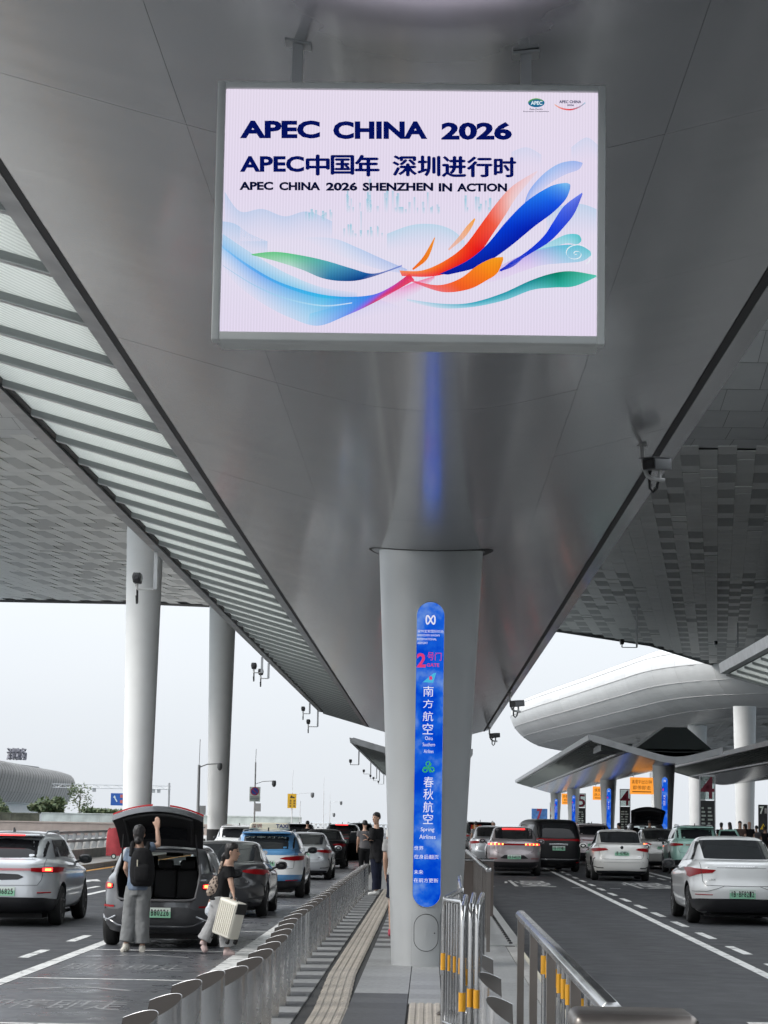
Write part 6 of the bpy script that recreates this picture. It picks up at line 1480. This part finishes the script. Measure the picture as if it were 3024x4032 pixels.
# poles and small roadside signs
pole_m = mat('pole_grey', (.34, .35, .36), .5); pole_w = mat('pole_white', (.62, .62, .62), .5)
def pole(label, x, y, h, r, m, ant=None, arm=None, armz=None, box=None):
    t = thing('light_pole', label, 'pole', (x, y, 0), 0, 'slim poles along the left roadside')
    MB().tube([(0, 0, -.1), (0, 0, h)], [r, r * .75], 10).build('mast', m, t, True)
    if ant: MB().tube([(0, 0, h), (.02, 0, ant)], .02, 5).build('antenna', m, t)
    if arm:
        a = MB().tube([(0, 0, armz - .25), (arm * .4, 0, armz - .05), (arm, 0, armz)], r * .35, 6).build('arm', m, t, True)
        MB().lathe([(.12, 0), (.15, -.1), (.15, -.28), (.1, -.4), (.02, -.45)], 14, (arm, 0, armz + .03)).build('dome_camera', cam_grey, a, True)
    if box: MB().box(r, r + .35, -.12, .12, box, box + .55).build('control_box', m, t)
    return t
pole('stout grey pole with arm camera between the two white columns', -14.0, 141, 4.75, .11, pole_m, 6.3, 1.25, 4.85, 1.75)
n1 = pole('white pole carrying the round no-parking sign', -12.0, 160, 5.4, .07, pole_w, 6.3, 1.3, 4.15, 2.05)
b = MB().box(-.36, .38, -.12, -.08, 2.72, 3.72).build('sign_plate', plate_w, n1)
MB().lathe([(.29, 0), (.29, .012)], 28, (.0, -.135, 3.42), axis='y').build('red_ring', mat('ring_red', (.5, .03, .06), .5), b); MB().lathe([(.23, 0), (.23, .012)], 28, (.0, -.145, 3.42), axis='y').build('blue_disc', mat('disc_blue', (.03, .07, .38), .5), b)
MB().bar((-.16, -.152, 3.58), (.16, -.152, 3.26), .02, .05).build('red_slash', MATS['ring_red'], b)
for k in range(3): MB().box(-.3, .3, -.127, -.122, 2.8 + .1 * k, 2.86 + .1 * k).build('print_line', mat('print_grey', (.15, .17, .2), .5), b)
n2 = pole('white pole with a yellow towing warning sign', -11.55, 196, 3.7, .06, pole_w, 5.6, 1.7, 3.75)
b = MB().box(-.38, .36, -.12, -.08, 2.45, 3.65).build('sign_plate', mat('sign_amber', (.62, .36, .02), .5), n2)
MB().prism([(-.18, 0), (.2, 0), (.2, .1), (.05, .1), (-.02, .2), (-.1, .2), (-.1, .1), (-.18, .1)], lambda a, c, d: (a, d, 3.3 + c), -.13, -.122).build('tow_pictogram', ink, b)
for xx in (-.2, .12):
    for k in range(3): MB().box(xx, xx + .14, -.127, -.122, 2.55 + .22 * k, 2.7 + .22 * k).build('print_block', mat('print_brown', (.2, .12, .02), .5), b)
pole('thin far pole just right of the yellow sign', -11.3, 204, 3.1, .04, pole_w); pole('tall thin far pole left of the last two', -11.9, 262, 4.7, .06, pole_w, 6.2, 1.2, 2.2); pole('thin far pole with hanging dome camera, rightmost', -11.6, 272, 3.6, .06, pole_w, 4.6, 1.3, 3.6)
# roadside fence on the left
f = thing('roadside_fence', 'grey steel roadside fence with slanted brackets on a low wall', 'fence', (-13.6, 62, 0))
MB().box(-.2, .2, 0, 78, 0, .34).build('low_wall', concrete, f)
fm = mat('fence_grey', (.36, .375, .38), .45, metal=.3)
for z, x in ((.66, .05), (1.0, .12)): MB().box(x - .05, x + .05, 0, 78, z - .045, z + .045).build('rail', fm, f)
br = MB(); br.prism([(-.12, .34), (.1, .34), (.16, .7), (.2, 1.04), (.08, 1.04), (.02, .72)], lambda a, c, d: (a - .02, d, c), -.05, .05); br = br.mesh('bracket', fm)
for k in range(39): obj('bracket', br, f, (-.02, 1 + 2 * k, 0))
# covered luggage cart and folding gate
t = thing('covered_cart', 'red cloth-covered luggage cart parked on the left pavement', 'cart', (-12.05, 90, 0)); cl_m = mat('red_cloth', (.36, .04, .05), .75, noise_amt=.2, nscale=4, bump=.4, bscale=9)
rows = []
for k in range(13):
    z = .12 + 1.02 * k / 12; q = k / 12; w = .40 - .12 * q ** 2; dp = .30 - .12 * q; rows.append([(w * math.copysign(abs(math.cos(a)) ** .7, math.cos(a)) * (1 + .06 * math.sin(5 * a + 3 * q)) - .05 * q, dp * math.copysign(abs(math.sin(a)) ** .7, math.sin(a)) * (1 + .08 * math.sin(7 * a)), z + .05 * math.sin(3 * a) * q) for a in [2 * math.pi * i / 28 for i in range(28)]])
mb = MB(); mb.grid(rows, closed=True); mb.add(rows[-1], [tuple(range(28))]); mb.build('cloth_cover', cl_m, t, 60)
rows = [[(.38 + .16 * math.cos(a), .2 * math.sin(a), .1 + .98 * k / 6) for a in [2 * math.pi * i / 20 for i in range(20)]] for k in range(7)]; mb = MB(); mb.grid(rows, closed=True); mb.add(rows[-1], [tuple(range(20))]); mb.build('side_bundle', cl_m, t, 60)
MB().box(.24, .53, -.21, -.17, .78, .88).build('cream_band', mat('cream_cloth', (.5, .42, .3), .7), t)
for x in (-.05, .3):
    w = MB().lathe([(.10, -.03), (.10, .03)], 18, (x, -.3, .10), axis='y').build('wheel', tyre_m, t); MB().lathe([(.06, -.036), (.06, .036)], 14, (x, -.3, .10), axis='y').build('hub', plate_w, w)
t = thing('folding_gate', 'small black and yellow folding gate beside the red cart', 'gate', (-11.55, 91, 0)); ym = mat('gate_yellow', (.6, .3, .02), .5)
for k in range(5):
    b = MB().box(.13 * k - .015, .13 * k + .015, -.02, .02, .02, .58).build('upright', black_matt, t)
    for z in (.16, .50): MB().box(.13 * k - .035, .13 * k + .035, -.03, .03, z, z + .05).build('joint', ym, b)
for z in (.12, .46): MB().box(0, .52, -.012, .012, z, z + .03).build('cross_rail', black_matt, t)

# ---------------------------------------------------------------- people
skin_m = mat('skin', (0.52, 0.32, 0.23), 0.5, noise_amt=.05, nscale=9); hair_m = mat('hair_black', (0.012, 0.010, 0.010), 0.45, bump=.3, bscale=120)
def cloth(name, col, bump=.25, n=.12): return mat('cloth_' + name, col, .85, noise_amt=n, nscale=6, bump=bump, bscale=14, spec=.2)
def remesh(mb, name, m, parent, voxel=.012, smooth=3, wrinkle=0.0, ws=9.0):
    me = mb.mesh('tmp', m); o = bpy.data.objects.new('tmp', me); TMP.collection.objects.link(o)
    r = o.modifiers.new('r', 'REMESH'); r.mode = 'VOXEL'; r.voxel_size = voxel; r.use_smooth_shade = True
    if smooth:
        s = o.modifiers.new('s', 'SMOOTH'); s.factor = .5; s.iterations = smooth
    new = evaluated(o); bpy.data.objects.remove(o)
    if wrinkle:
        nv = len(new.vertices); co = [0.0] * (3 * nv); no = [0.0] * (3 * nv)
        new.vertices.foreach_get('co', co); new.vertices.foreach_get('normal', no)
        for i in range(0, 3 * nv, 3):
            x, y, z = co[i:i + 3]; k = noise.noise((x * ws, y * ws, z * ws * .55)) * wrinkle + noise.noise((x * ws * 2.3, y * ws * 2.3, z * ws * 2.3)) * wrinkle * .4
            co[i] += no[i] * k; co[i + 1] += no[i + 1] * k; co[i + 2] += no[i + 2] * k
        new.vertices.foreach_set('co', co); new.update()
    for p in new.polygons: p.use_smooth = True
    if not new.materials: new.materials.append(m)
    new.name = name
    return obj(name, new, parent)
def limb(mb, pts, rs, seg=12): mb.tube(pts, rs, seg)
def ell(mb, st):
    """stack of ellipses: (cx, cy, cz, rx, ry, rot)"""
    rows = []
    for cx, cy, cz, a, b, r in st:
        c, s = math.cos(r), math.sin(r); rows.append([(cx + a * math.cos(t) * c - b * math.sin(t) * s, cy + a * math.cos(t) * s + b * math.sin(t) * c, cz) for t in [2 * math.pi * i / 16 for i in range(16)]])
    n = len(mb.v); mb.grid(rows, closed=True); mb.add(rows[0], [tuple(range(16))]); mb.add(rows[-1], [tuple(range(16))])
def ball(mb, c, r):
    ell(mb, [(c[0], c[1], c[2] + r[2] * math.sin(a), r[0] * math.cos(a), r[1] * math.cos(a), 0) for a in [-1.5 + 3.0 * i / 8 for i in range(9)]])
def lerp(a, b, t): return Vector(a) + (Vector(b) - Vector(a)) * t
def hand(mb, wrist, tip_dir, side_dir, s=1.0, curl=.35):
    """palm with four fingers and a thumb leaving its side"""
    w = Vector(wrist); d = Vector(tip_dir).normalized(); sd = Vector(side_dir).normalized(); nrm = d.cross(sd)
    for k in range(4):
        off = (k - 1.5) * .02 * s; ln = (.072, .082, .078, .06)[k] * s
        b0 = w + sd * off * .7; b1 = w + d * .085 * s + sd * off; mid = b1 + d * ln * .5 + nrm * ln * curl * .3; tip = b1 + d * ln * (1 - curl * .35) + nrm * ln * curl
        limb(mb, [b0, lerp(b0, b1, .5), b1, mid, tip], [.016 * s, .0165 * s, .0125 * s, .0095 * s, .0075 * s], 8)
    t0 = w + d * .025 * s - sd * .02 * s; limb(mb, [t0, t0 + d * .03 * s - sd * .028 * s, t0 + d * .065 * s - sd * .045 * s], [.014 * s, .012 * s, .008 * s], 8)
def person(label, loc, J, face, shirt, trousers, shoes, hair='short', sleeve=.55, leg_w=.075, hem=.085, rz=0, shorts=False, group=None, fine=True, coat=0.0, hands=None, vox=None):
    """J: joints in local metres; face: unit XY direction the head looks"""
    t = thing('person', label, 'person', loc, rz, group); vx = vox or (.011 if fine else .02)
    f = Vector((*face, 0)).normalized(); fr = math.atan2(f.y, f.x) - math.pi / 2; hd = Vector(J['head']); rt = Vector((f.y, -f.x, 0))
    body = MB(); H = 1.0
    ell(body, [(hd.x + f.x * o, hd.y + f.y * o, hd.z + z, a, b, fr) for z, a, b, o in ((-.118, .03, .035, .035), (-.10, .046, .05, .028), (-.06, .058, .075, .012), (-.01, .068, .09, 0), (.04, .074, .095, -.006), (.085, .064, .08, -.01), (.11, .035, .045, -.012))])
    nk = Vector(J['neck']); limb(body, [hd + Vector((0, 0, -.06)) - f * .012, nk], [.052, .058], 12)
    if fine:
        limb(body, [hd + f * .085 + Vector((0, 0, .015)), hd + f * .106 + Vector((0, 0, -.03)), hd + f * .088 + Vector((0, 0, -.04))], [.008, .015, .012], 8)
        for s in (1, -1): ball(body, hd + rt * s * .073 - f * .008 + Vector((0, 0, -.005)), (.012, .018, .03))
    sL, sR, hL, hR = (Vector(J[k]) for k in ('shL', 'shR', 'hipL', 'hipR'))
    ax = (sR - sL); sr = math.atan2(ax.y, ax.x); sw = ax.length / 2; mid = (sL + sR) / 2; hm = (hL + hR) / 2; hx = (hR - hL); hr = math.atan2(hx.y, hx.x); hw = hx.length / 2 + .075
    def torso(mb, g=0.0, z0=0.0, flare=0.0):
        st = []
        for q, w, d in ((-.06, hw * .96, .105), (.0, hw, .115), (.18, hw * .93, .105), (.42, hw * .84 + .01, .095), (.66, sw * .93 + .02, .11), (.86, sw + .035, .105), (.97, sw + .0, .08), (1.03, sw * .55, .06)):
            c = hm + (mid - hm) * q; st.append((c.x, c.y, c.z, w + g + flare * max(0, .4 - q), d + g + flare * max(0, .4 - q), hr + (sr - hr) * max(0, min(1, q))))
        ell(mb, [s for s in st if s[2] >= z0])
    torso(body); limb(body, [nk, mid + Vector((0, 0, .0))], [.06, .075], 12)
    for S_, E_, W_, key in (('shL', 'elL', 'wrL', 'L'), ('shR', 'elR', 'wrR', 'R')):
        a, b, c = Vector(J[S_]), Vector(J[E_]), Vector(J[W_]); limb(body, [lerp(a, b, -.05), lerp(a, b, .35), b, lerp(b, c, .3), c], [.05, .046, .038, .037, .026], 12)
        hdir, hside = (hands or {}).get(key, ((c - b).normalized(), Vector((0, 1, 0)) if abs((c - b).normalized().y) < .8 else Vector((1, 0, 0))))
        if fine: hand(body, c, hdir, hside, 1.0, .45 if key not in (hands or {}) else .25)
        else: limb(body, [c, c + (c - b).normalized() * .14], [.03, .02], 8)
    for Hh, K, A in (('hipL', 'knL', 'anL'), ('hipR', 'knR', 'anR')):
        a, b, c = Vector(J[Hh]), Vector(J[K]), Vector(J[A]); limb(body, [a, lerp(a, b, .5), b, lerp(b, c, .35), c], [.085, .072, .052, .05, .035], 12)
    bo = remesh(body, 'body', skin_m, t, vx, 2)
    # trousers
    tr = MB(); zc = hm.z + .07
    ell(tr, [(hm.x, hm.y, hm.z + z, hw + .012 - .02 * (z > .05), .125 - .015 * (z > .05), hr) for z in (-.10, -.04, .02, .07, .10)])
    for Hh, K, A in (('hipL', 'knL', 'anL'), ('hipR', 'knR', 'anR')):
        a, b, c = Vector(J[Hh]), Vector(J[K]), Vector(J[A])
        if shorts: limb(tr, [a + Vector((0, 0, .03)), lerp(a, b, .5), lerp(a, b, .85)], [.095, .092, .095], 14)
        else: limb(tr, [a + Vector((0, 0, .03)), lerp(a, b, .45), b, lerp(b, c, .45), lerp(b, c, .9)], [.10, leg_w + .018, leg_w, (leg_w + hem) / 2, hem], 14)
    remesh(tr, 'shorts' if shorts else 'trousers', trousers, t, vx, 3, wrinkle=.012 if fine else .006)
    # shirt
    sh = MB(); torso(sh, .016 + coat, hm.z - .04, flare=.02)
    for S_, E_, W_ in (('shL', 'elL', 'wrL'), ('shR', 'elR', 'wrR')):
        a, b, c = Vector(J[S_]), Vector(J[E_]), Vector(J[W_])
        if sleeve <= 1: limb(sh, [lerp(a, b, -.06), lerp(a, b, sleeve * .5), lerp(a, b, sleeve)], [.066 + coat, .066 + coat, .066 + coat], 14)
        else: limb(sh, [lerp(a, b, -.06), lerp(a, b, .5), b, lerp(b, c, .5), lerp(b, c, .95)], [.068 + coat, .064 + coat, .057 + coat, .05 + coat, .043 + coat], 14)
    remesh(sh, 'shirt', shirt, t, vx, 3, wrinkle=.010 if fine else .005)
    # shoes
    for A, Tn in (('anL', 'toeL'), ('anR', 'toeR')):
        a = Vector(J[A]); q = Vector(J[Tn]); d = (q - a); so = MB()
        hl = a + Vector((0, 0, -.045)) - Vector((d.x, d.y, 0)).normalized() * .045 * (0.0 if abs(d.z) > .12 else 1)
        limb(so, [a + Vector((0, 0, .02)), a + Vector((0, 0, -.03))], [.045, .05], 10); limb(so, [hl, lerp(hl, q, .35), lerp(hl, q, .7), q], [.042, .046, .046, .03], 10)
        remesh(so, 'shoe', shoes, t, .01 if fine else .018, 2)
    # hair
    if hair:
        hb = MB()
        ell(hb, [(hd.x + f.x * o, hd.y + f.y * o, hd.z + z, a, b, fr) for z, a, b, o in ((-.02, .074, .06, -.04), (.02, .082, .085, -.022), (.06, .084, .098, -.010), (.10, .072, .088, -.010), (.128, .045, .055, -.012), (.135, .01, .012, -.012))])
        if hair in ('long', 'pony', 'bun', 'bob'):
            ell(hb, [(hd.x - f.x * .045, hd.y - f.y * .045, hd.z + z, a, .055, fr) for z, a in ((-.10, .055), (-.05, .068), (0, .075), (.05, .075))])
        if hair == 'long': limb(hb, [hd - f * .06, hd - f * .085 + Vector((0, 0, -.18)), hd - f * .09 + Vector((0, 0, -.42))], [.07, .075, .05], 12)
        if hair == 'pony': limb(hb, [hd - f * .085 + Vector((0, 0, -.02)), hd - f * .125 + Vector((0, 0, -.06)), hd - f * .13 + Vector((0, 0, -.17))], [.03, .035, .012], 10)
        if hair == 'bun': ball(hb, hd - f * .095 + Vector((0, 0, -.09)), (.05, .045, .05))
        remesh(hb, 'hair', hair_m, t, .01 if fine else .02, 1, wrinkle=.006, ws=30)
    if fine:
        for s in (1, -1):
            e = hd + f * .083 + rt * s * .031 + Vector((0, 0, .012)); mb = MB(); ball(mb, e, (.011, .008, .006)); mb.build('eye', black_gloss, bo, True)
            mb = MB(); limb(mb, [e + Vector((0, 0, .02)) - rt * s * .015, e + Vector((0, 0, .024)) + rt * s * .016], [.004, .003], 6); mb.build('eyebrow', hair_m, bo, True)
        mb = MB(); c = hd + f * .088 + Vector((0, 0, -.068)); limb(mb, [c - rt * .022, c + f * .004, c + rt * .022], [.003, .0055, .003], 6); mb.build('mouth', mat('lips', (.36, .13, .11), .5), bo, True)
    return t
k = .00148
def wj(px, py, y=0.0, ox=430): return ((px - ox) * k, y, (1400 - py) * k)
blue_tee = cloth('pale_blue', (.13, .165, .22), n=.5); grey_tr = cloth('grey_trouser', (.20, .205, .205)); black_c = cloth('black', (.012, .012, .013)); navy_c = cloth('navy', (.012, .015, .03)); grey_l = cloth('light_grey', (.36, .36, .36)); white_c = cloth('white', (.62, .62, .6)); grey_t = cloth('grey_tee', (.14, .135, .14)); jeans = cloth('denim', (.07, .12, .22)); brown_c = cloth('brown', (.09, .06, .05)); shoe_w = mat('shoe_white', (.6, .57, .5), .6); shoe_b = mat('shoe_black', (.02, .02, .02), .6)
# woman lifting the tailgate, seen from behind
J = dict(head=wj(428, 322, .0), neck=wj(432, 420), shL=wj(348, 475), shR=wj(522, 440), elL=wj(308, 640, .03), wrL=wj(345, 745, .20), elR=wj(607, 415, .05), wrR=wj(584, 262, .12), hipL=wj(385, 815), hipR=wj(482, 815), knL=wj(362, 1060, .02), knR=wj(478, 1070), anL=wj(338, 1335, -.02), anR=wj(488, 1352), toeL=wj(312, 1388, -.12), toeR=wj(470, 1388, .14))
person('woman in pale blue tee and wide grey trousers lifting the tailgate', (-3.99, 32.15, -.15), J, (0, 1), blue_tee, grey_tr, shoe_w, hair='bun', sleeve=.6, leg_w=.098, hem=.104, hands={'R': ((-.02, .1, 1), (1, 0, 0))})
mb = MB(); limb(mb, [(-.052, -.118, 1.665), (.01, -.118, 1.662)], [.014, .014], 6)
bp = thing('backpack', 'black backpack worn by the woman at the tailgate', 'backpack', (-3.99, 32.15, -.15))
b = MB(); ell(b, [(.075, -.19, 1400 * k - y * k, w, d, 0) for y, w, d in ((445, .07, .05), (468, .12, .08), (530, .155, .105), (620, .168, .12), (700, .17, .125), (765, .16, .11), (797, .12, .075))]); remesh(b, 'pack_body', black_c, bp, .012, 3, wrinkle=.008)
b = MB(); ell(b, [(.085, -.285, 1400 * k - y * k, w, d, 0) for y, w, d in ((590, .08, .02), (620, .11, .04), (700, .115, .05), (745, .10, .035))]); remesh(b, 'front_pocket', black_c, bp, .012, 2, wrinkle=.006)
for x in (-.085, .125): b = MB(); limb(b, [(x, -.15, 1.30), (x, -.10, 1.42), (x, -.02, 1.475), (x, .09, 1.42), (x, .125, 1.2)], [.032] * 5, 8); b.build('shoulder_strap', black_c, bp, True)
for x, z in ((.02, 1.21), (.062, 1.095)): MB().box(x - .007, x + .007, -.315, -.307, z - .045, z + .045).build('reflective_tab', mat('tab_pale', (.6, .56, .45), .5), bp)
# woman walking with the suitcase
wq = lambda px, py, y=0.0: wj(px, py, y, 1240)
J = dict(head=wq(1312, 468, 0), neck=wq(1290, 545), shL=wq(1268, 600, .15), shR=wq(1290, 612, -.15), elL=wq(1215, 760, .2), wrL=wq(1140, 870, .16), elR=wq(1318, 735, -.20), wrR=wq(1345, 835, -.24), hipL=wq(1200, 890, .085), hipR=wq(1205, 890, -.085), knL=wq(1150, 1110, .08), knR=wq(1262, 1120, -.08), anL=wq(1062, 1292, .08), anR=wq(1292, 1352, -.08), toeL=wq(1092, 1385, .06), toeR=wq(1365, 1385, -.09))
person('woman in black tee and pale grey trousers walking with a cream suitcase', (-2.79, 31.9, -.15), J, (1, -.12), black_c, grey_l, mat('shoe_pink', (.55, .42, .40), .6), hair='pony', sleeve=.75, leg_w=.085, hem=.10)
tote = thing('shoulder_bag', 'leopard plush shoulder bag behind the walking woman', 'bag', (-2.79, 31.9, -.15)); leo = bpy.data.materials.new('plush_leopard'); leo.use_nodes = True; nt = leo.node_tree; vo = nt.nodes.new('ShaderNodeTexVoronoi'); vo.inputs['Scale'].default_value = 26; cr = nt.nodes.new('ShaderNodeValToRGB'); cr.color_ramp.elements[0].position = .3; cr.color_ramp.elements[0].color = (.05, .035, .03, 1); cr.color_ramp.elements[1].position = .48; cr.color_ramp.elements[1].color = (.34, .27, .22, 1); tcn = nt.nodes.new('ShaderNodeTexCoord'); nt.links.new(tcn.outputs['Object'], vo.inputs['Vector']); nt.links.new(vo.outputs['Distance'], cr.inputs[0]); nt.links.new(cr.outputs[0], nt.nodes['Principled BSDF'].inputs['Base Color']); nt.nodes['Principled BSDF'].inputs['Roughness'].default_value = .9
b = MB(); ell(b, [((px - 1240) * k, -.05, (1400 - py) * k, w, d, 0) for px, py, w, d in ((1190, 690, .045, .04), (1180, 720, .075, .07), (1165, 780, .098, .085), (1155, 840, .105, .09), (1150, 868, .08, .06))]); remesh(b, 'bag_body', leo, tote, .011, 2, wrinkle=.014, ws=18)
b = MB(); limb(b, [wq(1195, 690, -.06), wq(1212, 620, -.13), wq(1225, 560, -.10), wq(1215, 600, .0)], [.017] * 4, 8); b.build('strap', leo, tote, True)
pb = thing('plastic_bag', 'thin white carrier bag hanging beside the suitcase', 'bag', (-2.79, 31.9, -.15)); b = MB(); ell(b, [((px - 1240) * k, .12, (1400 - py) * k, w, d, 0) for px, py, w, d in ((1138, 880, .012, .012), (1132, 920, .035, .03), (1118, 980, .065, .05), (1115, 1030, .07, .055), (1125, 1060, .045, .035))]); remesh(b, 'bag_film', mat('bag_film', (.62, .66, .70), .35), pb, .01, 2, wrinkle=.012, ws=22)
sc_ = thing('suitcase', 'cream ribbed hard-shell suitcase tilted in the walking woman\'s hand', 'suitcase', (-2.79 + (1318 - 1240) * k, 31.62, -.15 + (1400 - 1062) * k)); sc_.rotation_euler = (rad(-4), rad(14), rad(-38))
shell = mat('shell_cream', (.74, .71, .62), .4)
bevel(MB().box(-.17, .17, -.105, .105, -.25, .25).build('shell', shell, sc_), .03, 4)
for i in range(9): x = -.14 + .035 * i; MB().tube([(x, -.108, -.21), (x, -.108, .21)], .007, 6).build('rib', shell, sc_, True)
for z in (.13, -.13): MB().box(-.182, -.168, -.035, .035, z - .035, z + .035).build('latch', black_matt, sc_)
MB().tube([(-.172, 0, .075), (-.20, 0, .06), (-.20, 0, -.06), (-.172, 0, -.075)], .011, 8).build('side_handle', black_matt, sc_, True)
MB().box(-.173, -.169, -.012, .012, -.24, .24).build('zip_band', black_matt, sc_); MB().tube([(-.06, 0, .25), (-.055, 0, .285), (.055, 0, .285), (.06, 0, .25)], .012, 8).build('top_handle', black_matt, sc_, True)
MB().box(.171, .178, -.10, .10, .10, .24).build('corner_guard', black_matt, sc_)
for x in (-.14, .14):
    for y in (-.08, .08):
        w = MB().box(x - .02, x + .02, y - .02, y + .02, -.285, -.25).build('wheel_bracket', black_matt, sc_); MB().lathe([(.025, -.018), (.025, .018)], 14, (x, y, -.295), axis='x').build('wheel', tyre_m, w)
# man with arms folded by the pillar
k2 = .00141
mq = lambda px, py, y=0.0: ((px - 415) * k2, y, (1500 - py) * k2)
J = dict(head=mq(408, 275), neck=mq(410, 395, .02), shL=mq(360, 455, -.13), shR=mq(470, 455, .14), elL=mq(345, 640, -.22), wrL=mq(288, 590, -.20), elR=mq(480, 640, -.05), wrR=mq(300, 625, -.19), hipL=mq(395, 905, -.075), hipR=mq(432, 905, .09), knL=mq(410, 1170, -.10), knR=mq(450, 1180, .10), anL=mq(420, 1440, -.09), anR=mq(440, 1430, .12), toeL=mq(300, 1478, -.13), toeR=mq(360, 1475, .14))
person('man in black jacket and navy trousers standing left of the main pillar', (-1.19, 53.0, 0), J, (-.75, -.66), black_c, navy_c, mat('shoe_bright', (.7, .7, .68), .6), hair='short', sleeve=1.5, leg_w=.085, hem=.085, coat=.016)
hj = thing('folded_jacket', 'black jacket hanging over the standing man\'s folded arms', 'jacket', (-1.19, 53.0, 0)); b = MB(); ell(b, [((px - 415) * k2, -.16, (1500 - py) * k2, w, d, .2) for px, py, w, d in ((400, 610, .10, .06), (430, 680, .115, .07), (440, 800, .115, .065), (450, 900, .10, .05), (455, 980, .06, .04))]); remesh(b, 'cloth', cloth('coat_black', (.016, .016, .018)), hj, .014, 2, wrinkle=.02, ws=7)
# bystanders
def standing(s=1.0, arms=0.0, stride=.0, lean=0.0):
    J = dict(head=(0, lean, 1.60), neck=(0, lean * .8, 1.47), shL=(-.17, lean * .7, 1.40), shR=(.17, lean * .7, 1.40), elL=(-.20 - arms, lean * .5 + .02, 1.13), wrL=(-.19 - arms, lean * .5 + .10, .90), elR=(.20 + arms, lean * .5 + .02, 1.13), wrR=(.19 + arms, lean * .5 + .10, .90), hipL=(-.085, 0, .92), hipR=(.085, 0, .92), knL=(-.09, .02 + stride, .50), knR=(.09, .02 - stride, .50), anL=(-.095, stride * 1.5, .09), anR=(.095, -stride * 1.5, .09), toeL=(-.11, .16 + stride * 1.5, .03), toeR=(.11, .16 - stride * 1.5, .03))
    return {a: tuple(c * s for c in b) for a, b in J.items()}
def by(label, x, y, z, rz, shirt, trousers, hair='short', sleeve=.6, s=1.05, **kw):
    person(label, (x, y, z), standing(s, **{a: kw.pop(a) for a in list(kw) if a in ('arms', 'stride', 'lean')}), (0, 1), shirt, trousers, kw.pop('shoes', shoe_b), hair, sleeve, rz=rz, fine=kw.pop('fine', False), **kw)
by('person in grey tee behind the standing man, back turned', -1.98, 72, -.15, rad(20), grey_t, black_c)
by('person in white tee and jeans half hidden by the pillar edge', -.90, 62, 0, rad(-10), white_c, jeans, s=1.0, shoes=shoe_w)
by('person in dark shorts almost wholly hidden behind the main pillar', -.44, 34.6, 0, 0, grey_l, navy_c, s=1.0, shorts=True, fine=True, shoes=mat('shoe_red', (.5, .06, .10), .5))
by('person in black tee at the gaping tailgate, arms bare', 9.95, 105.6, 0, rad(15), black_c, black_c, s=1.08)
by('person leaning beside the second far pillar', 8.55, 104, -.1, rad(70), black_c, black_c, lean=.12)
by('pale-shirted person left of the gaping tailgate', 9.0, 107, -.15, rad(-30), white_c, grey_t, s=.98)
PG = 'travellers on the right platform'
for i, (px, dd, sh, tr, hr_, s, lb) in enumerate([(2802, 108, black_c, black_c, 'bob', 1.05, 'dark-haired traveller in black, leftmost of the group on the right platform'), (2833, 106, black_c, navy_c, 'long', 1.06, 'traveller in dark coat second from left in the right platform group'), (2871, 98, brown_c, black_c, 'long', 1.09, 'traveller in brown with full dark hair, largest of the group'), (2893, 108, grey_l, black_c, 'bob', 1.02, 'traveller in pale grey between brown coat and bald man'), (2909, 103, black_c, black_c, None, 1.09, 'bald traveller with white mask and dark coat'), (2938, 110, grey_t, black_c, 'short', .98, 'small traveller in grey beside the black numeral 7 pylon'), (3004, 90, white_c, white_c, 'long', 1.08, 'traveller in white with long black hair at the right edge'), (2972, 112, black_c, black_c, 'short', .95, 'traveller in black behind the white-clad one')]):
    by(lb, (px - 1690) / 9114 * dd + .3, dd, 0, rad((-20, 30, 170, 60, 200, 10, 25, -40)[i]), sh, tr, hr_, s=s, group=PG)
wb = thing('shopping_bag', 'white paper bag held by the traveller in white', 'bag', (12.65, 89.8, .55)); MB().box(-.2, .2, -.08, .08, 0, .42).build('bag_body', mat('paper_white', (.62, .62, .66), .6), wb); MB().tube([(-.1, 0, .42), (-.06, 0, .52), (.06, 0, .52), (.1, 0, .42)], .008, 6).build('bag_handle', plate_w, wb)
by('man with grey hair seen over the silver saloon roof, left head', 2.05, 103, -.15, rad(40), grey_l, black_c); by('man with bald crown seen over the silver saloon roof, right head', 2.85, 103.5, -.15, rad(-60), black_c, black_c, hair=None)
by('driver standing between the far cars on the left', -5.0, 96, -.15, 0, black_c, black_c, s=1.0)
bpy.data.scenes.remove(TMP)
